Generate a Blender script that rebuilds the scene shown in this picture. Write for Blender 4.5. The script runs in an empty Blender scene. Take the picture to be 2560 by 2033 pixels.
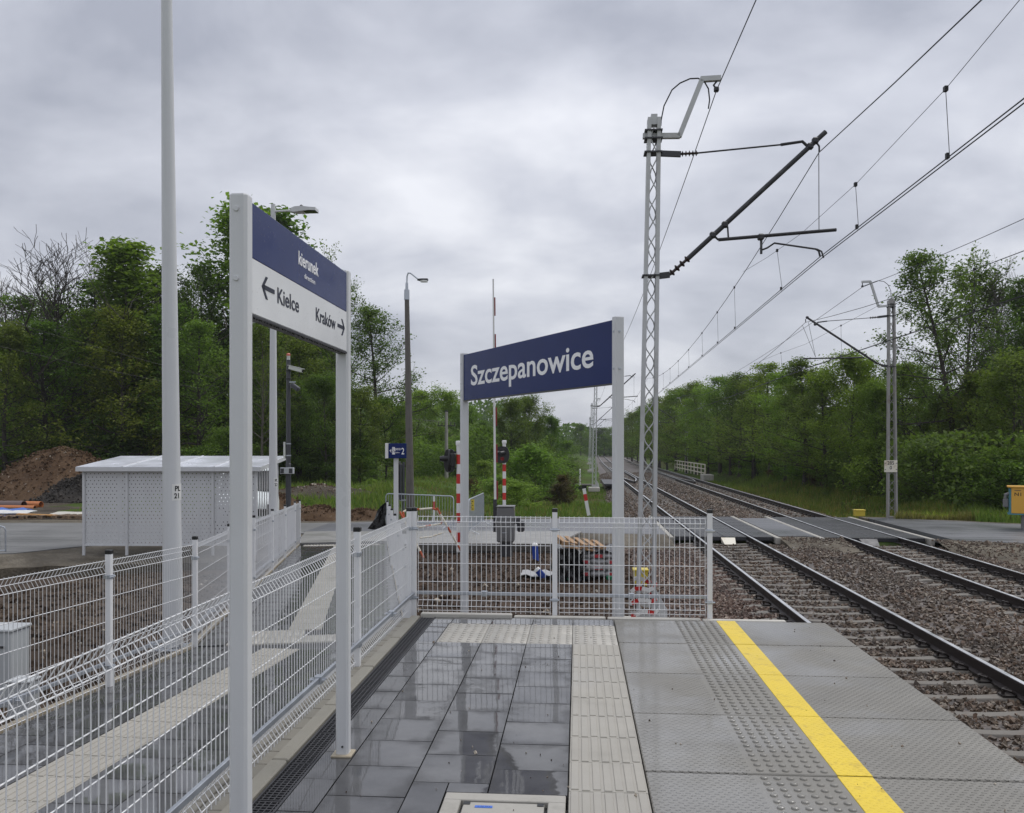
import bpy, math, random
import numpy as np
from mathutils import Vector, Matrix

# ------------------------------------------------------------------ camera
SC = bpy.context.scene
COL = SC.collection
FPX, CX0, HOR = 2160.0, 1280.0, 1112.0          # focal length, centre and horizon of the 2560 x 2033 frame
YAW = math.atan(165.0 / FPX)                     # camera looks slightly left of the track direction (+Y)
SN, CS = math.sin(YAW), math.cos(YAW)
EYE = 1.74
cam_d = bpy.data.cameras.new('camera')
cam = bpy.data.objects.new('camera', cam_d)
COL.objects.link(cam)
cam.location = (0, 0, EYE)
cam.rotation_euler = (math.pi / 2, 0, YAW)
cam_d.sensor_width = 36
cam_d.lens = 36 * FPX / 2560
cam_d.shift_y = (HOR - 1016.5) / 2560
cam_d.clip_start = 0.05
cam_d.clip_end = 3000
SC.camera = cam

# ------------------------------------------------------------------ light
SC.view_settings.view_transform = 'Standard'
SC.view_settings.look = 'None'
SC.view_settings.exposure = 0.14
SC.view_settings.gamma = 1.0
SC.view_settings.use_curve_mapping = False
SC.render.engine = 'CYCLES'
SC.cycles.use_denoising = True
SC.cycles.max_bounces = 6
SC.cycles.diffuse_bounces = 3
SC.cycles.glossy_bounces = 3
SC.cycles.transparent_max_bounces = 8
SUN_EL, SUN_AZ = math.radians(56), math.radians(48)   # azimuth clockwise from +Y

wld = bpy.data.worlds.new('World')
SC.world = wld
wld.use_nodes = True
nt = wld.node_tree
nt.nodes.clear()
def wn(t, **k):
    n = nt.nodes.new(t)
    for a, b in k.items():
        setattr(n, a, b)
    return n
def wl(a, b):
    nt.links.new(a, b)
out = wn('ShaderNodeOutputWorld')
bg = wn('ShaderNodeBackground')
wl(bg.outputs[0], out.inputs[0])
sky = wn('ShaderNodeTexSky', sky_type='NISHITA')
sky.sun_disc = False
sky.sun_elevation = SUN_EL
sky.sun_rotation = SUN_AZ
tc = wn('ShaderNodeTexCoord')
sep = wn('ShaderNodeSeparateXYZ')
wl(tc.outputs['Generated'], sep.inputs[0])
def wm(op, a, b=None, c=None):
    n = wn('ShaderNodeMath', operation=op)
    for i, x in enumerate((a, b, c)):
        if x is None: continue
        if isinstance(x, (int, float)): n.inputs[i].default_value = x
        else: wl(x, n.inputs[i])
    return n.outputs[0]
zz = wm('MAXIMUM', sep.outputs[2], 0.0)
den = wm('ADD', zz, 0.42)
cxn = wm('DIVIDE', sep.outputs[0], den)
cyn = wm('DIVIDE', sep.outputs[1], den)
cmb = wn('ShaderNodeCombineXYZ')
wl(cxn, cmb.inputs[0]); wl(cyn, cmb.inputs[1])
mp = wn('ShaderNodeMapping')
mp.inputs['Location'].default_value = (2.0, 7.5, 0)
mp.inputs['Rotation'].default_value = (0, 0, 0.08)
mp.inputs['Scale'].default_value = (0.75, 1.0, 1)
wl(cmb.outputs[0], mp.inputs[0])
n1 = wn('ShaderNodeTexNoise'); n1.inputs['Scale'].default_value = 1.25; n1.inputs['Detail'].default_value = 6; n1.inputs['Roughness'].default_value = 0.52; n1.inputs['Distortion'].default_value = 0.15
n2 = wn('ShaderNodeTexNoise'); n2.inputs['Scale'].default_value = 3.6; n2.inputs['Detail'].default_value = 8; n2.inputs['Roughness'].default_value = 0.52; n2.inputs['Distortion'].default_value = 0.25
wl(mp.outputs[0], n1.inputs[0]); wl(mp.outputs[0], n2.inputs[0])
cl = wm('ADD', wm('MULTIPLY', n1.outputs[0], 0.60), wm('MULTIPLY', n2.outputs[0], 0.40))
ramp = wn('ShaderNodeValToRGB')
wl(cl, ramp.inputs[0])
cr = ramp.color_ramp
cr.elements[0].position = 0.385; cr.elements[0].color = (0.365, 0.384, 0.450, 1)
cr.elements[1].position = 0.60; cr.elements[1].color = (0.830, 0.842, 0.890, 1)
e = cr.elements.new(0.50); e.color = (0.590, 0.608, 0.675, 1)
# an overcast dome brightens evenly towards the zenith
gain = wm('ADD', wm('MULTIPLY', zz, 0.55), 0.88)
vm = wn('ShaderNodeVectorMath', operation='SCALE')
wl(ramp.outputs[0], vm.inputs[0]); wl(gain, vm.inputs['Scale'])
sv = wn('ShaderNodeVectorMath', operation='SCALE')
sv.inputs['Scale'].default_value = 0.10
wl(sky.outputs[0], sv.inputs[0])
mix = wn('ShaderNodeMix', data_type='RGBA')
mix.inputs[0].default_value = 0.93
wl(sv.outputs[0], mix.inputs[6]); wl(vm.outputs[0], mix.inputs[7])
wl(mix.outputs[2], bg.inputs[0])
bg.inputs[1].default_value = 1.0

sun_d = bpy.data.lights.new('sun', 'SUN')
sun_d.energy = 1.5
sun_d.angle = math.radians(25)
sun_d.color = (1.0, 0.97, 0.93)
sun = bpy.data.objects.new('sun', sun_d)
COL.objects.link(sun)
_d = Vector((math.sin(SUN_AZ) * math.cos(SUN_EL), math.cos(SUN_AZ) * math.cos(SUN_EL), math.sin(SUN_EL)))
sun.rotation_euler = (-_d).to_track_quat('-Z', 'Y').to_euler()
sun.location = _d * 60

# ------------------------------------------------------------------ survey helpers: sight line of a frame position -> point in the place
def W(u, v, d):
    xc = (u - CX0) * d / FPX
    return Vector((xc * CS - d * SN, xc * SN + d * CS, EYE - (v - HOR) * d / FPX))
def WG(u, v, z):
    return W(u, v, FPX * (EYE - z) / (v - HOR))
def WY(u, v, y):
    return W(u, v, y / ((u - CX0) / FPX * SN + CS))

# ------------------------------------------------------------------ mesh helpers
random.seed(7)
class MB:
    def __init__(s):
        s.v = []; s.f = []
    def add(s, vs, fs):
        o = len(s.v)
        s.v += [tuple(x) for x in vs]
        s.f += [tuple(i + o for i in f) for f in fs]
        return s
    def box(s, c, d, rz=0.0, ch=0.0, m=None):
        hx, hy, hz = d[0] / 2, d[1] / 2, d[2] / 2
        if ch:
            vs = []; fs = []
            ch = min(ch, hx * .9, hy * .9, hz * .9)
            def ring(a, b, z):
                return [(-a, -b + ch, z), (-a + ch, -b, z), (a - ch, -b, z), (a, -b + ch, z), (a, b - ch, z), (a - ch, b, z), (-a + ch, b, z), (-a, b - ch, z)]
            def ins(a, b, z):
                return [(-a + ch, -b + ch, z), (-a + ch, -b + ch, z), (a - ch, -b + ch, z), (a - ch, -b + ch, z), (a - ch, b - ch, z), (a - ch, b - ch, z), (-a + ch, b - ch, z), (-a + ch, b - ch, z)]
            k = ch * .5
            vs = [(-hx + ch, -hy + ch, -hz), (hx - ch, -hy + ch, -hz), (hx - ch, hy - ch, -hz), (-hx + ch, hy - ch, -hz)]
            r1 = ring(hx, hy, -hz + ch); r2 = ring(hx, hy, hz - ch)
            vs += r1 + r2
            vs += [(-hx + ch, -hy + ch, hz), (hx - ch, -hy + ch, hz), (hx - ch, hy - ch, hz), (-hx + ch, hy - ch, hz)]
            fs = [(3, 2, 1, 0), (20, 21, 22, 23)]
            for i in range(8):
                j = (i + 1) % 8
                fs.append((4 + i, 4 + j, 12 + j, 12 + i))
            q = [0, 0, 1, 1, 2, 2, 3, 3]
            for i in range(8):
                j = (i + 1) % 8
                if q[i] == q[j]:
                    fs.append((q[i], 4 + j, 4 + i)); fs.append((20 + q[i], 12 + i, 12 + j))
                else:
                    fs.append((q[i], q[j], 4 + j, 4 + i)); fs.append((20 + q[i], 12 + i, 12 + j, 20 + q[j]))
        else:
            vs = [(x, y, z) for z in (-hz, hz) for y in (-hy, hy) for x in (-hx, hx)]
            fs = [(0, 2, 3, 1), (4, 5, 7, 6), (0, 1, 5, 4), (1, 3, 7, 5), (3, 2, 6, 7), (2, 0, 4, 6)]
        M = Matrix.Translation(Vector(c)) @ (m if m is not None else Matrix.Rotation(rz, 4, 'Z'))
        return s.add([M @ Vector(p) for p in vs], fs)
    def bar(s, a, b, w, h, up=(0, 0, 1), ch=0.0):
        a = Vector(a); b = Vector(b)
        y = (b - a); L = y.length
        if L < 1e-6: return s
        y /= L
        up = Vector(up)
        x = y.cross(up)
        if x.length < 1e-4: x = y.cross(Vector((1, 0, 0)))
        x.normalize(); z = x.cross(y)
        m = Matrix((x, y, z)).transposed().to_4x4()
        return s.box((a + b) / 2, (w, L, h), m=m, ch=ch)
    def tube(s, pts, r, n=6, cap=True):
        pts = [Vector(p) for p in pts]
        k = len(pts)
        rs = r if isinstance(r, (list, tuple)) else [r] * k
        vs = []; fs = []
        t0 = (pts[1] - pts[0]).normalized()
        up = Vector((0, 0, 1)) if abs(t0.z) < .9 else Vector((1, 0, 0))
        nx = t0.cross(up).normalized()
        for i, p in enumerate(pts):
            if i == 0: t = t0
            elif i == k - 1: t = (pts[-1] - pts[-2]).normalized()
            else: t = ((pts[i + 1] - p).normalized() + (p - pts[i - 1]).normalized())
            if t.length < 1e-6: t = t0
            t = t.normalized()
            nx = (nx - t * nx.dot(t))
            if nx.length < 1e-5: nx = t.orthogonal()
            nx.normalize()
            ny = t.cross(nx)
            for j in range(n):
                a = 2 * math.pi * j / n
                vs.append(p + (nx * math.cos(a) + ny * math.sin(a)) * rs[i])
        for i in range(k - 1):
            for j in range(n):
                j2 = (j + 1) % n
                fs.append((i * n + j, i * n + j2, (i + 1) * n + j2, (i + 1) * n + j))
        if cap:
            fs.append(tuple(range(n - 1, -1, -1)))
            fs.append(tuple((k - 1) * n + j for j in range(n)))
        return s.add(vs, fs)
    def prism(s, poly, z0, z1):
        n = len(poly)
        vs = [(x, y, z0) for x, y in poly] + [(x, y, z1) for x, y in poly]
        fs = [tuple(range(n - 1, -1, -1)), tuple(range(n, 2 * n))]
        fs += [(i, (i + 1) % n, n + (i + 1) % n, n + i) for i in range(n)]
        return s.add(vs, fs)
    def loft(s, rings, cap=True):
        n = len(rings[0]); vs = []; fs = []
        for r in rings: vs += list(r)
        for i in range(len(rings) - 1):
            for j in range(n):
                j2 = (j + 1) % n
                fs.append((i * n + j, i * n + j2, (i + 1) * n + j2, (i + 1) * n + j))
        if cap:
            fs.append(tuple(range(n - 1, -1, -1)))
            fs.append(tuple((len(rings) - 1) * n + j for j in range(n)))
        return s.add(vs, fs)
    def lathe(s, prof, c, n=16):
        c = Vector(c)
        rings = [[c + Vector((r * math.cos(2 * math.pi * j / n), r * math.sin(2 * math.pi * j / n), z)) for j in range(n)] for r, z in prof]
        return s.loft(rings)
    def ball(s, c, r, n=10, m=6, sc=(1, 1, 1)):
        prof = [(max(1e-4, math.sin(math.pi * i / m)) * r, -math.cos(math.pi * i / m) * r) for i in range(m + 1)]
        c = Vector(c)
        rings = [[c + Vector((q * math.cos(2 * math.pi * j / n) * sc[0], q * math.sin(2 * math.pi * j / n) * sc[1], z * sc[2])) for j in range(n)] for q, z in prof]
        return s.loft(rings)
    def mesh(s, name, mat, smooth=0.6, org=(0, 0, 0)):
        me = bpy.data.meshes.new(name)
        ox, oy, oz = org
        me.from_pydata([(a - ox, b - oy, c - oz) for a, b, c in s.v], [], s.f)
        if mat: me.materials.append(mat)
        if smooth:
            me.polygons.foreach_set('use_smooth', [True] * len(me.polygons))
            me.set_sharp_from_angle(angle=smooth)
        me.update()
        return me
    def build(s, name, mat, parent=None, org=None, smooth=0.6):
        if org is None:
            org = ORG.get(root_of(parent).name, (0, 0, 0)) if parent else (0, 0, 0)
        return obj(name, s.mesh(name, mat, smooth, org), parent)
ORG = {}
def root_of(o):
    while o.parent: o = o.parent
    return o
def obj(name, me, parent=None, loc=(0, 0, 0), rz=0.0, rot=None, scale=None):
    o = bpy.data.objects.new(name, me)
    COL.objects.link(o)
    o.location = loc
    if rot is not None: o.rotation_euler = rot
    elif rz: o.rotation_euler = (0, 0, rz)
    if scale: o.scale = scale
    if parent: o.parent = parent
    return o
def tag(o, label, cat, group=None):
    o['label'] = label; o['category'] = cat
    if group: o['group'] = group
    return o
def thing(name, label, cat, loc=(0, 0, 0), rz=0.0, group=None):
    o = bpy.data.objects.new(name, None)
    COL.objects.link(o)
    o.empty_display_size = .2
    o.location = loc
    if rz: o.rotation_euler = (0, 0, rz)
    ORG[o.name] = tuple(loc)
    return tag(o, label, cat, group)
def struct(name, parent=None):
    o = bpy.data.objects.new(name, None)
    COL.objects.link(o)
    o['kind'] = 'structure'
    return o
def kind(o, k):
    o['kind'] = k
    return o
def copy_tree(o, parent=None):
    c = o.copy(); COL.objects.link(c)
    if parent is not None:
        c.parent = parent
    for ch in [x for x in o.children]:
        copy_tree(ch, c)
    return c
def npmesh(name, V, F, mat, smooth=False):
    me = bpy.data.meshes.new(name)
    V = np.asarray(V, dtype=np.float32).reshape(-1, 3); F = np.asarray(F, dtype=np.int32)
    k = F.shape[1]
    me.vertices.add(len(V)); me.vertices.foreach_set('co', V.ravel())
    me.loops.add(F.size); me.loops.foreach_set('vertex_index', F.ravel())
    me.polygons.add(len(F))
    me.polygons.foreach_set('loop_start', np.arange(0, F.size, k, dtype=np.int32))
    me.polygons.foreach_set('loop_total', np.full(len(F), k, dtype=np.int32))
    me.materials.append(mat)
    me.polygons.foreach_set('use_smooth', np.full(len(F), bool(smooth)))
    me.update(calc_edges=True)
    return me
def text_mb(txt, size, sx=1.0, weight=0.0, align='LEFT', depth=0.0015, spacing=1.0):
    cu = bpy.data.curves.new('lettering', 'FONT')
    cu.body = txt; cu.size = size; cu.align_x = align
    cu.offset = weight; cu.extrude = depth; cu.resolution_u = 4
    cu.space_character = spacing
    o = bpy.data.objects.new('lettering', cu)
    COL.objects.link(o)
    bpy.context.view_layer.update()
    me = o.to_mesh()
    mb = MB()
    mb.v = [(p.co.x * sx, p.co.y, p.co.z) for p in me.vertices]
    mb.f = [tuple(p.vertices) for p in me.polygons]
    o.to_mesh_clear()
    bpy.data.objects.remove(o); bpy.data.curves.remove(cu)
    return mb
def place(mb, M):
    mb.v = [tuple(M @ Vector(p)) for p in mb.v]
    return mb
def frame(o, x, y):
    x = Vector(x).normalized(); y = Vector(y).normalized(); z = x.cross(y)
    m = Matrix((x, y, z)).transposed().to_4x4()
    m.translation = Vector(o)
    return m

# ------------------------------------------------------------------ materials
class NT:
    def __init__(s, name):
        s.m = bpy.data.materials.new(name); s.m.use_nodes = True
        s.t = s.m.node_tree; s.t.nodes.clear()
        s.o = s.t.nodes.new('ShaderNodeOutputMaterial')
        s.p = s.t.nodes.new('ShaderNodeBsdfPrincipled')
        s.t.links.new(s.p.outputs[0], s.o.inputs[0])
    def n(s, t, **k):
        x = s.t.nodes.new(t)
        for a, b in k.items(): setattr(x, a, b)
        return x
    def l(s, a, b): s.t.links.new(a, b)
    def coord(s, kind='Object'):
        if kind == 'World':
            return s.n('ShaderNodeNewGeometry').outputs['Position']
        return s.n('ShaderNodeTexCoord').outputs[kind]
    def noise(s, co, scale, detail=4, rough=.55, dist=0):
        x = s.n('ShaderNodeTexNoise'); s.l(co, x.inputs[0])
        x.inputs['Scale'].default_value = scale; x.inputs['Detail'].default_value = detail
        x.inputs['Roughness'].default_value = rough; x.inputs['Distortion'].default_value = dist
        return x.outputs[0]
    def voro(s, co, scale, out='Distance', feature='F1', rnd=1.0):
        x = s.n('ShaderNodeTexVoronoi', feature=feature); s.l(co, x.inputs[0])
        x.inputs['Scale'].default_value = scale; x.inputs['Randomness'].default_value = rnd
        return x.outputs[out]
    def math(s, op, a, b=None, c=None, clamp=False):
        x = s.n('ShaderNodeMath', operation=op, use_clamp=clamp)
        for i, q in enumerate((a, b, c)):
            if q is None: continue
            if isinstance(q, (int, float)): x.inputs[i].default_value = q
            else: s.l(q, x.inputs[i])
        return x.outputs[0]
    def ramp(s, f, stops):
        x = s.n('ShaderNodeValToRGB'); s.l(f, x.inputs[0])
        r = x.color_ramp
        while len(r.elements) < len(stops): r.elements.new(.5)
        for e, (p, c) in zip(r.elements, stops):
            e.position = p
            e.color = (*c, 1) if not isinstance(c, (int, float)) else (c, c, c, 1)
        return x.outputs[0]
    def map(s, f, a, b, lo, hi):
        x = s.n('ShaderNodeMapRange'); s.l(f, x.inputs[0])
        for i, q in enumerate((a, b, lo, hi)): x.inputs[1 + i].default_value = q
        return x.outputs[0]
    def mix(s, f, a, b, mode='MIX'):
        x = s.n('ShaderNodeMix', data_type='RGBA', blend_type=mode)
        if isinstance(f, (int, float)): x.inputs[0].default_value = f
        else: s.l(f, x.inputs[0])
        for i, q in ((6, a), (7, b)):
            if isinstance(q, tuple): x.inputs[i].default_value = (*q, 1)
            else: s.l(q, x.inputs[i])
        return x.outputs[2]
    def col(s, c):
        if isinstance(c, tuple): s.p.inputs['Base Color'].default_value = (*c, 1)
        else: s.l(c, s.p.inputs['Base Color'])
    def rough(s, r):
        if isinstance(r, (int, float)): s.p.inputs['Roughness'].default_value = r
        else: s.l(r, s.p.inputs['Roughness'])
    def metal(s, m): s.p.inputs['Metallic'].default_value = m
    def bump(s, h, strength=.3, dist=.01):
        b = s.n('ShaderNodeBump'); b.inputs['Strength'].default_value = strength; b.inputs['Distance'].default_value = dist
        s.l(h, b.inputs['Height']); s.l(b.outputs[0], s.p.inputs['Normal'])
    def island(s): return s.n('ShaderNodeNewGeometry').outputs['Random Per Island']
    def orand(s): return s.n('ShaderNodeObjectInfo').outputs['Random']
def mul(c, k): return tuple(x * k for x in c)
def simple(name, c, rough=.5, metal=0.0, var=.12, vs=4.0, bump=0.0, bs=80.0, world=False, bd=.004, dirt=None):
    t = NT(name)
    co = t.coord('World' if world else 'Object')
    f = t.noise(co, vs, 5)
    cc = t.mix(f, mul(c, 1 - var), mul(c, 1 + var))
    if dirt:
        f2 = t.map(t.noise(co, vs * .6, 6, .65), .52, .72, 0, 1)
        cc = t.mix(f2, cc, dirt)
    t.col(cc)
    t.rough(t.map(f, .3, .7, max(0.03, rough - .08), min(1, rough + .08)))
    t.metal(metal)
    if bump: t.bump(t.noise(co, bs, 3), bump, bd)
    return t.m

M = {}
M['white_paint'] = simple('white_paint', (.74, .745, .75), .32, var=.04, vs=3, bump=.10, bs=260, bd=.002)
def m_drip_paint(name, c):
    t = NT(name); co = t.coord('World')
    f = t.noise(co, 2.5, 5)
    cc = t.mix(f, mul(c, .94), mul(c, 1.05))
    st = t.n('ShaderNodeMapping'); st.inputs['Scale'].default_value = (14, 14, .5); t.l(co, st.inputs[0])
    run = t.map(t.noise(st.outputs[0], 1.0, 4, .6), .52, .75, 0, .28)
    cc = t.mix(run, cc, mul(c, .72))
    d = t.voro(co, 110)
    gate = t.map(t.noise(co, 7, 3), .48, .62, 0, 1)
    dr = t.math('MULTIPLY', t.map(d, .10, .20, 1, 0), gate)
    cc = t.mix(t.math('MULTIPLY', dr, .45), cc, (.82, .83, .85))
    t.col(cc); t.rough(t.map(f, .3, .7, .26, .42))
    t.bump(t.math('ADD', dr, t.math('MULTIPLY', t.noise(co, 220, 2), .4)), .25, .002)
    return t.m
M['grey_paint'] = m_drip_paint('grey_paint', (.60, .61, .62))
M['mast_paint'] = simple('mast_paint', (.52, .53, .53), .45, var=.08, vs=2, bump=.08, bs=60, dirt=(.36, .35, .32))
M['old_galv'] = simple('old_galv', (.30, .29, .28), .55, .2, var=.15, vs=3, dirt=(.17, .13, .10))
M['galv'] = simple('galv', (.44, .47, .51), .38, .75, var=.18, vs=9, bump=.05, bs=60)
M['steel_dark'] = simple('steel_dark', (.055, .055, .06), .5, .4, var=.25, vs=8)
M['wire'] = simple('wire', (.018, .018, .02), .5, .3, var=.1)
M['arm_steel'] = simple('arm_steel', (.040, .040, .044), .5, .4, var=.4, vs=5, dirt=(.09, .09, .09))
M['black_plastic'] = simple('black_plastic', (.012, .012, .013), .35, var=.2)
M['black_film'] = simple('black_film', (.010, .010, .011), .18, var=.3, vs=8, bump=.8, bs=9, bd=.05)
M['porcelain'] = simple('porcelain', (.035, .022, .018), .2, var=.2)
M['concrete'] = simple('concrete', (.36, .345, .31), .75, var=.16, vs=6, bump=.25, bs=120, dirt=(.25, .24, .21))
M['concrete_light'] = simple('concrete_light', (.50, .48, .43), .6, var=.12, vs=5, bump=.2, bs=150, dirt=(.40, .37, .32))
M['concrete_old'] = simple('concrete_old', (.120, .110, .098), .85, var=.25, vs=3, bump=.3, bs=50, dirt=(.075, .070, .062))
M['red_paint'] = simple('red_paint', (.52, .025, .02), .4, var=.12)
M['boom_red'] = simple('boom_red', (.24, .02, .018), .5, var=.12)
M['white_gloss'] = simple('white_gloss', (.74, .74, .72), .35, var=.06)
M['cream'] = simple('cream', (.70, .66, .55), .45, var=.12, dirt=(.42, .30, .18))
M['orange_rust'] = simple('orange_rust', (.42, .075, .02), .5, var=.2)
M['yellow_box'] = simple('yellow_box', (.66, .36, .05), .45, var=.06, vs=2)
M['yellow_plastic'] = simple('yellow_plastic', (.60, .47, .05), .4, var=.12)
M['teal_paint'] = simple('teal_paint', (.07, .22, .27), .5, var=.15)
M['blue_paint'] = simple('blue_paint', (.02, .06, .33), .35, var=.12)
M['blue_tape'] = simple('blue_tape', (.04, .14, .55), .45, var=.15, vs=30)
M['tarp_blue'] = simple('tarp_blue', (.05, .14, .48), .4, var=.3)
M['ink'] = simple('ink', (.012, .016, .035), .5, var=.1)
M['black_ink'] = simple('black_ink', (.01, .01, .01), .5, var=.1)
M['wood'] = simple('wood', (.33, .20, .10), .7, var=.3, vs=12, bump=.3, bs=40)
M['wood_old'] = simple('wood_old', (.16, .11, .07), .8, var=.35, vs=10)
M['wood_orange'] = simple('wood_orange', (.42, .22, .07), .7, var=.3, vs=8)
M['pipe_brown'] = simple('pipe_brown', (.13, .09, .085), .5, var=.15)
M['pipe_orange'] = simple('pipe_orange', (.50, .17, .05), .45, var=.15)
M['grey_plastic'] = simple('grey_plastic', (.42, .44, .45), .5, var=.05)
M['machine_grey'] = simple('machine_grey', (.15, .15, .15), .35, var=.1, vs=4)
M['anthracite'] = simple('anthracite', (.05, .052, .06), .4, var=.15)
M['bag'] = simple('bag', (.34, .34, .345), .4, var=.2, vs=6, bump=.4, bs=12, bd=.02)
M['bag_red'] = simple('bag_red', (.42, .04, .05), .4, var=.2)
M['green_plastic'] = simple('green_plastic', (.02, .16, .08), .4, var=.2)
M['van_white'] = simple('van_white', (.66, .70, .69), .2, var=.03)
M['dark_glass'] = simple('dark_glass', (.012, .013, .015), .06, var=.1)
M['lens_red'] = simple('lens_red', (.20, .01, .01), .2, var=.1)
M['beacon'] = simple('beacon', (.50, .12, .08), .3, var=.1)
M['roof_sheet'] = simple('roof_sheet', (.72, .74, .80), .22, .1, var=.05, vs=1.5, bump=.05, bs=120)
M['camera_white'] = simple('camera_white', (.58, .60, .55), .45, var=.05)

def m_sign(name, c):
    t = NT(name); co = t.coord()
    t.col(t.mix(t.noise(co, 3, 3), mul(c, .88), mul(c, 1.12)))
    d = t.voro(co, 46)
    drops = t.map(d, .10, .22, 1, 0)
    gate = t.map(t.noise(co, 9, 2), .50, .60, 0, 1)
    t.rough(t.map(t.noise(co, 4, 3), .3, .7, .12, .24))
    t.p.inputs['Specular IOR Level'].default_value = .14
    t.bump(t.math('MULTIPLY', drops, gate), .35, .003)
    return t.m
M['sign_blue'] = m_sign('sign_blue', (.011, .024, .115))
M['sign_white'] = m_sign('sign_white', (.70, .71, .72))
M['letter_white'] = simple('letter_white', (.86, .86, .87), .4, var=.03)

def m_tile():
    t = NT('wet_dark_tile')
    wp = t.coord('World')
    oi = t.n('ShaderNodeObjectInfo').outputs['Random']
    f = t.noise(wp, 5, 6, .6)
    base = t.mix(t.map(f, .3, .7, 0, 1), (.030, .030, .032), (.068, .068, .070))
    v = t.map(oi, 0, 1, .86, 1.16)
    sc = t.n('ShaderNodeVectorMath', operation='SCALE'); t.l(base, sc.inputs[0]); t.l(v, sc.inputs['Scale'])
    fine = t.noise(wp, 320, 2)
    spk = t.map(fine, .62, .72, 0, 1)
    t.col(t.mix(t.math('MULTIPLY', spk, .25), sc.outputs[0], (.22, .21, .20)))
    wet = t.noise(wp, 1.9, 5, .6, .4)
    film = t.noise(wp, 7.5, 4, .6)
    lo = t.coord('Object'); sp = t.n('ShaderNodeSeparateXYZ'); t.l(lo, sp.inputs[0])
    ex = t.math('MAXIMUM', t.math('ABSOLUTE', sp.outputs[0]), t.math('ABSOLUTE', sp.outputs[1]))
    ctr = t.map(t.math('ADD', ex, t.math('MULTIPLY', t.math('SUBTRACT', film, .5), .16)), .09, .20, 0, 1)
    k = t.math('ADD', t.math('ADD', t.math('MULTIPLY', wet, .60), t.math('MULTIPLY', film, .25)), t.math('MULTIPLY', ctr, .26))
    t.l(t.ramp(k, [(.42, 1.0), (.56, .92), (.66, .62), (.78, .34)]), t.p.inputs['Coat Weight'])
    t.p.inputs['Coat Roughness'].default_value = .025
    t.p.inputs['Coat IOR'].default_value = 1.5
    t.rough(.55)
    t.p.inputs['Specular IOR Level'].default_value = .22
    rip = t.noise(wp, 60, 3)
    h = t.math('ADD', t.math('MULTIPLY', fine, .35), t.math('ADD', t.math('MULTIPLY', rip, .25), t.math('MULTIPLY', t.noise(wp, 4, 2), 2.2)))
    b1 = t.n('ShaderNodeBump'); b1.inputs['Strength'].default_value = .12; b1.inputs['Distance'].default_value = .004
    t.l(h, b1.inputs['Height'])
    r2 = t.math('ADD', t.math('MULTIPLY', sp.outputs[0], sp.outputs[0]), t.math('MULTIPLY', sp.outputs[1], sp.outputs[1]))
    b2 = t.n('ShaderNodeBump'); b2.inputs['Strength'].default_value = 1.0; b2.inputs['Distance'].default_value = 1.0
    t.l(t.math('MULTIPLY', r2, t.map(oi, 0, 1, .03, .09)), b2.inputs['Height']); t.l(b1.outputs[0], b2.inputs['Normal'])
    t.l(b2.outputs[0], t.p.inputs['Normal'])
    b3 = t.n('ShaderNodeBump'); b3.inputs['Strength'].default_value = .10; b3.inputs['Distance'].default_value = .004
    t.l(t.noise(wp, 5, 2), b3.inputs['Height'])
    b4 = t.n('ShaderNodeBump'); b4.inputs['Strength'].default_value = 1.0; b4.inputs['Distance'].default_value = 1.0
    t.l(t.math('MULTIPLY', r2, t.map(oi, 0, 1, .01, .05)), b4.inputs['Height']); t.l(b3.outputs[0], b4.inputs['Normal'])
    t.l(b4.outputs[0], t.p.inputs['Coat Normal'])
    return t.m
M['tile'] = m_tile()
def m_pale_tile(name, c, wetness=.5):
    t = NT(name); wp = t.coord('World')
    f = t.noise(wp, 4, 6, .6); g = t.noise(wp, 210, 2)
    cc = t.mix(f, mul(c, .84), mul(c, 1.10))
    oi = t.n('ShaderNodeObjectInfo').outputs['Random']
    cc = t.mix(t.math('MULTIPLY', oi, .20), cc, mul(c, .72))
    stain = t.map(t.noise(wp, 1.6, 6, .7), .55, .75, 0, .5)
    cc = t.mix(stain, cc, mul(c, .62))
    spot = t.map(t.voro(wp, 7), .025, .05, .8, 0)
    gate = t.map(t.noise(wp, 2.2, 2), .50, .62, 0, 1)
    cc = t.mix(t.math('MULTIPLY', spot, gate), cc, (.03, .03, .03))
    t.col(cc)
    t.rough(t.map(t.noise(wp, 1.3, 4), .35, .65, .28, .62 - .1 * wetness))
    t.bump(g, .18, .002)
    return t.m
M['pale_tile'] = m_pale_tile('pale_tile', (.42, .40, .355))
M['rib_tile'] = m_pale_tile('rib_tile', (.365, .345, .30))
M['kerb'] = m_pale_tile('kerb_concrete', (.25, .235, .195))
M['paver'] = m_pale_tile('beige_paver', (.215, .20, .165))
M['edging'] = m_pale_tile('edging', (.40, .345, .25))
M['block_paving'] = m_pale_tile('block_paving', (.27, .265, .25))

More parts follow.
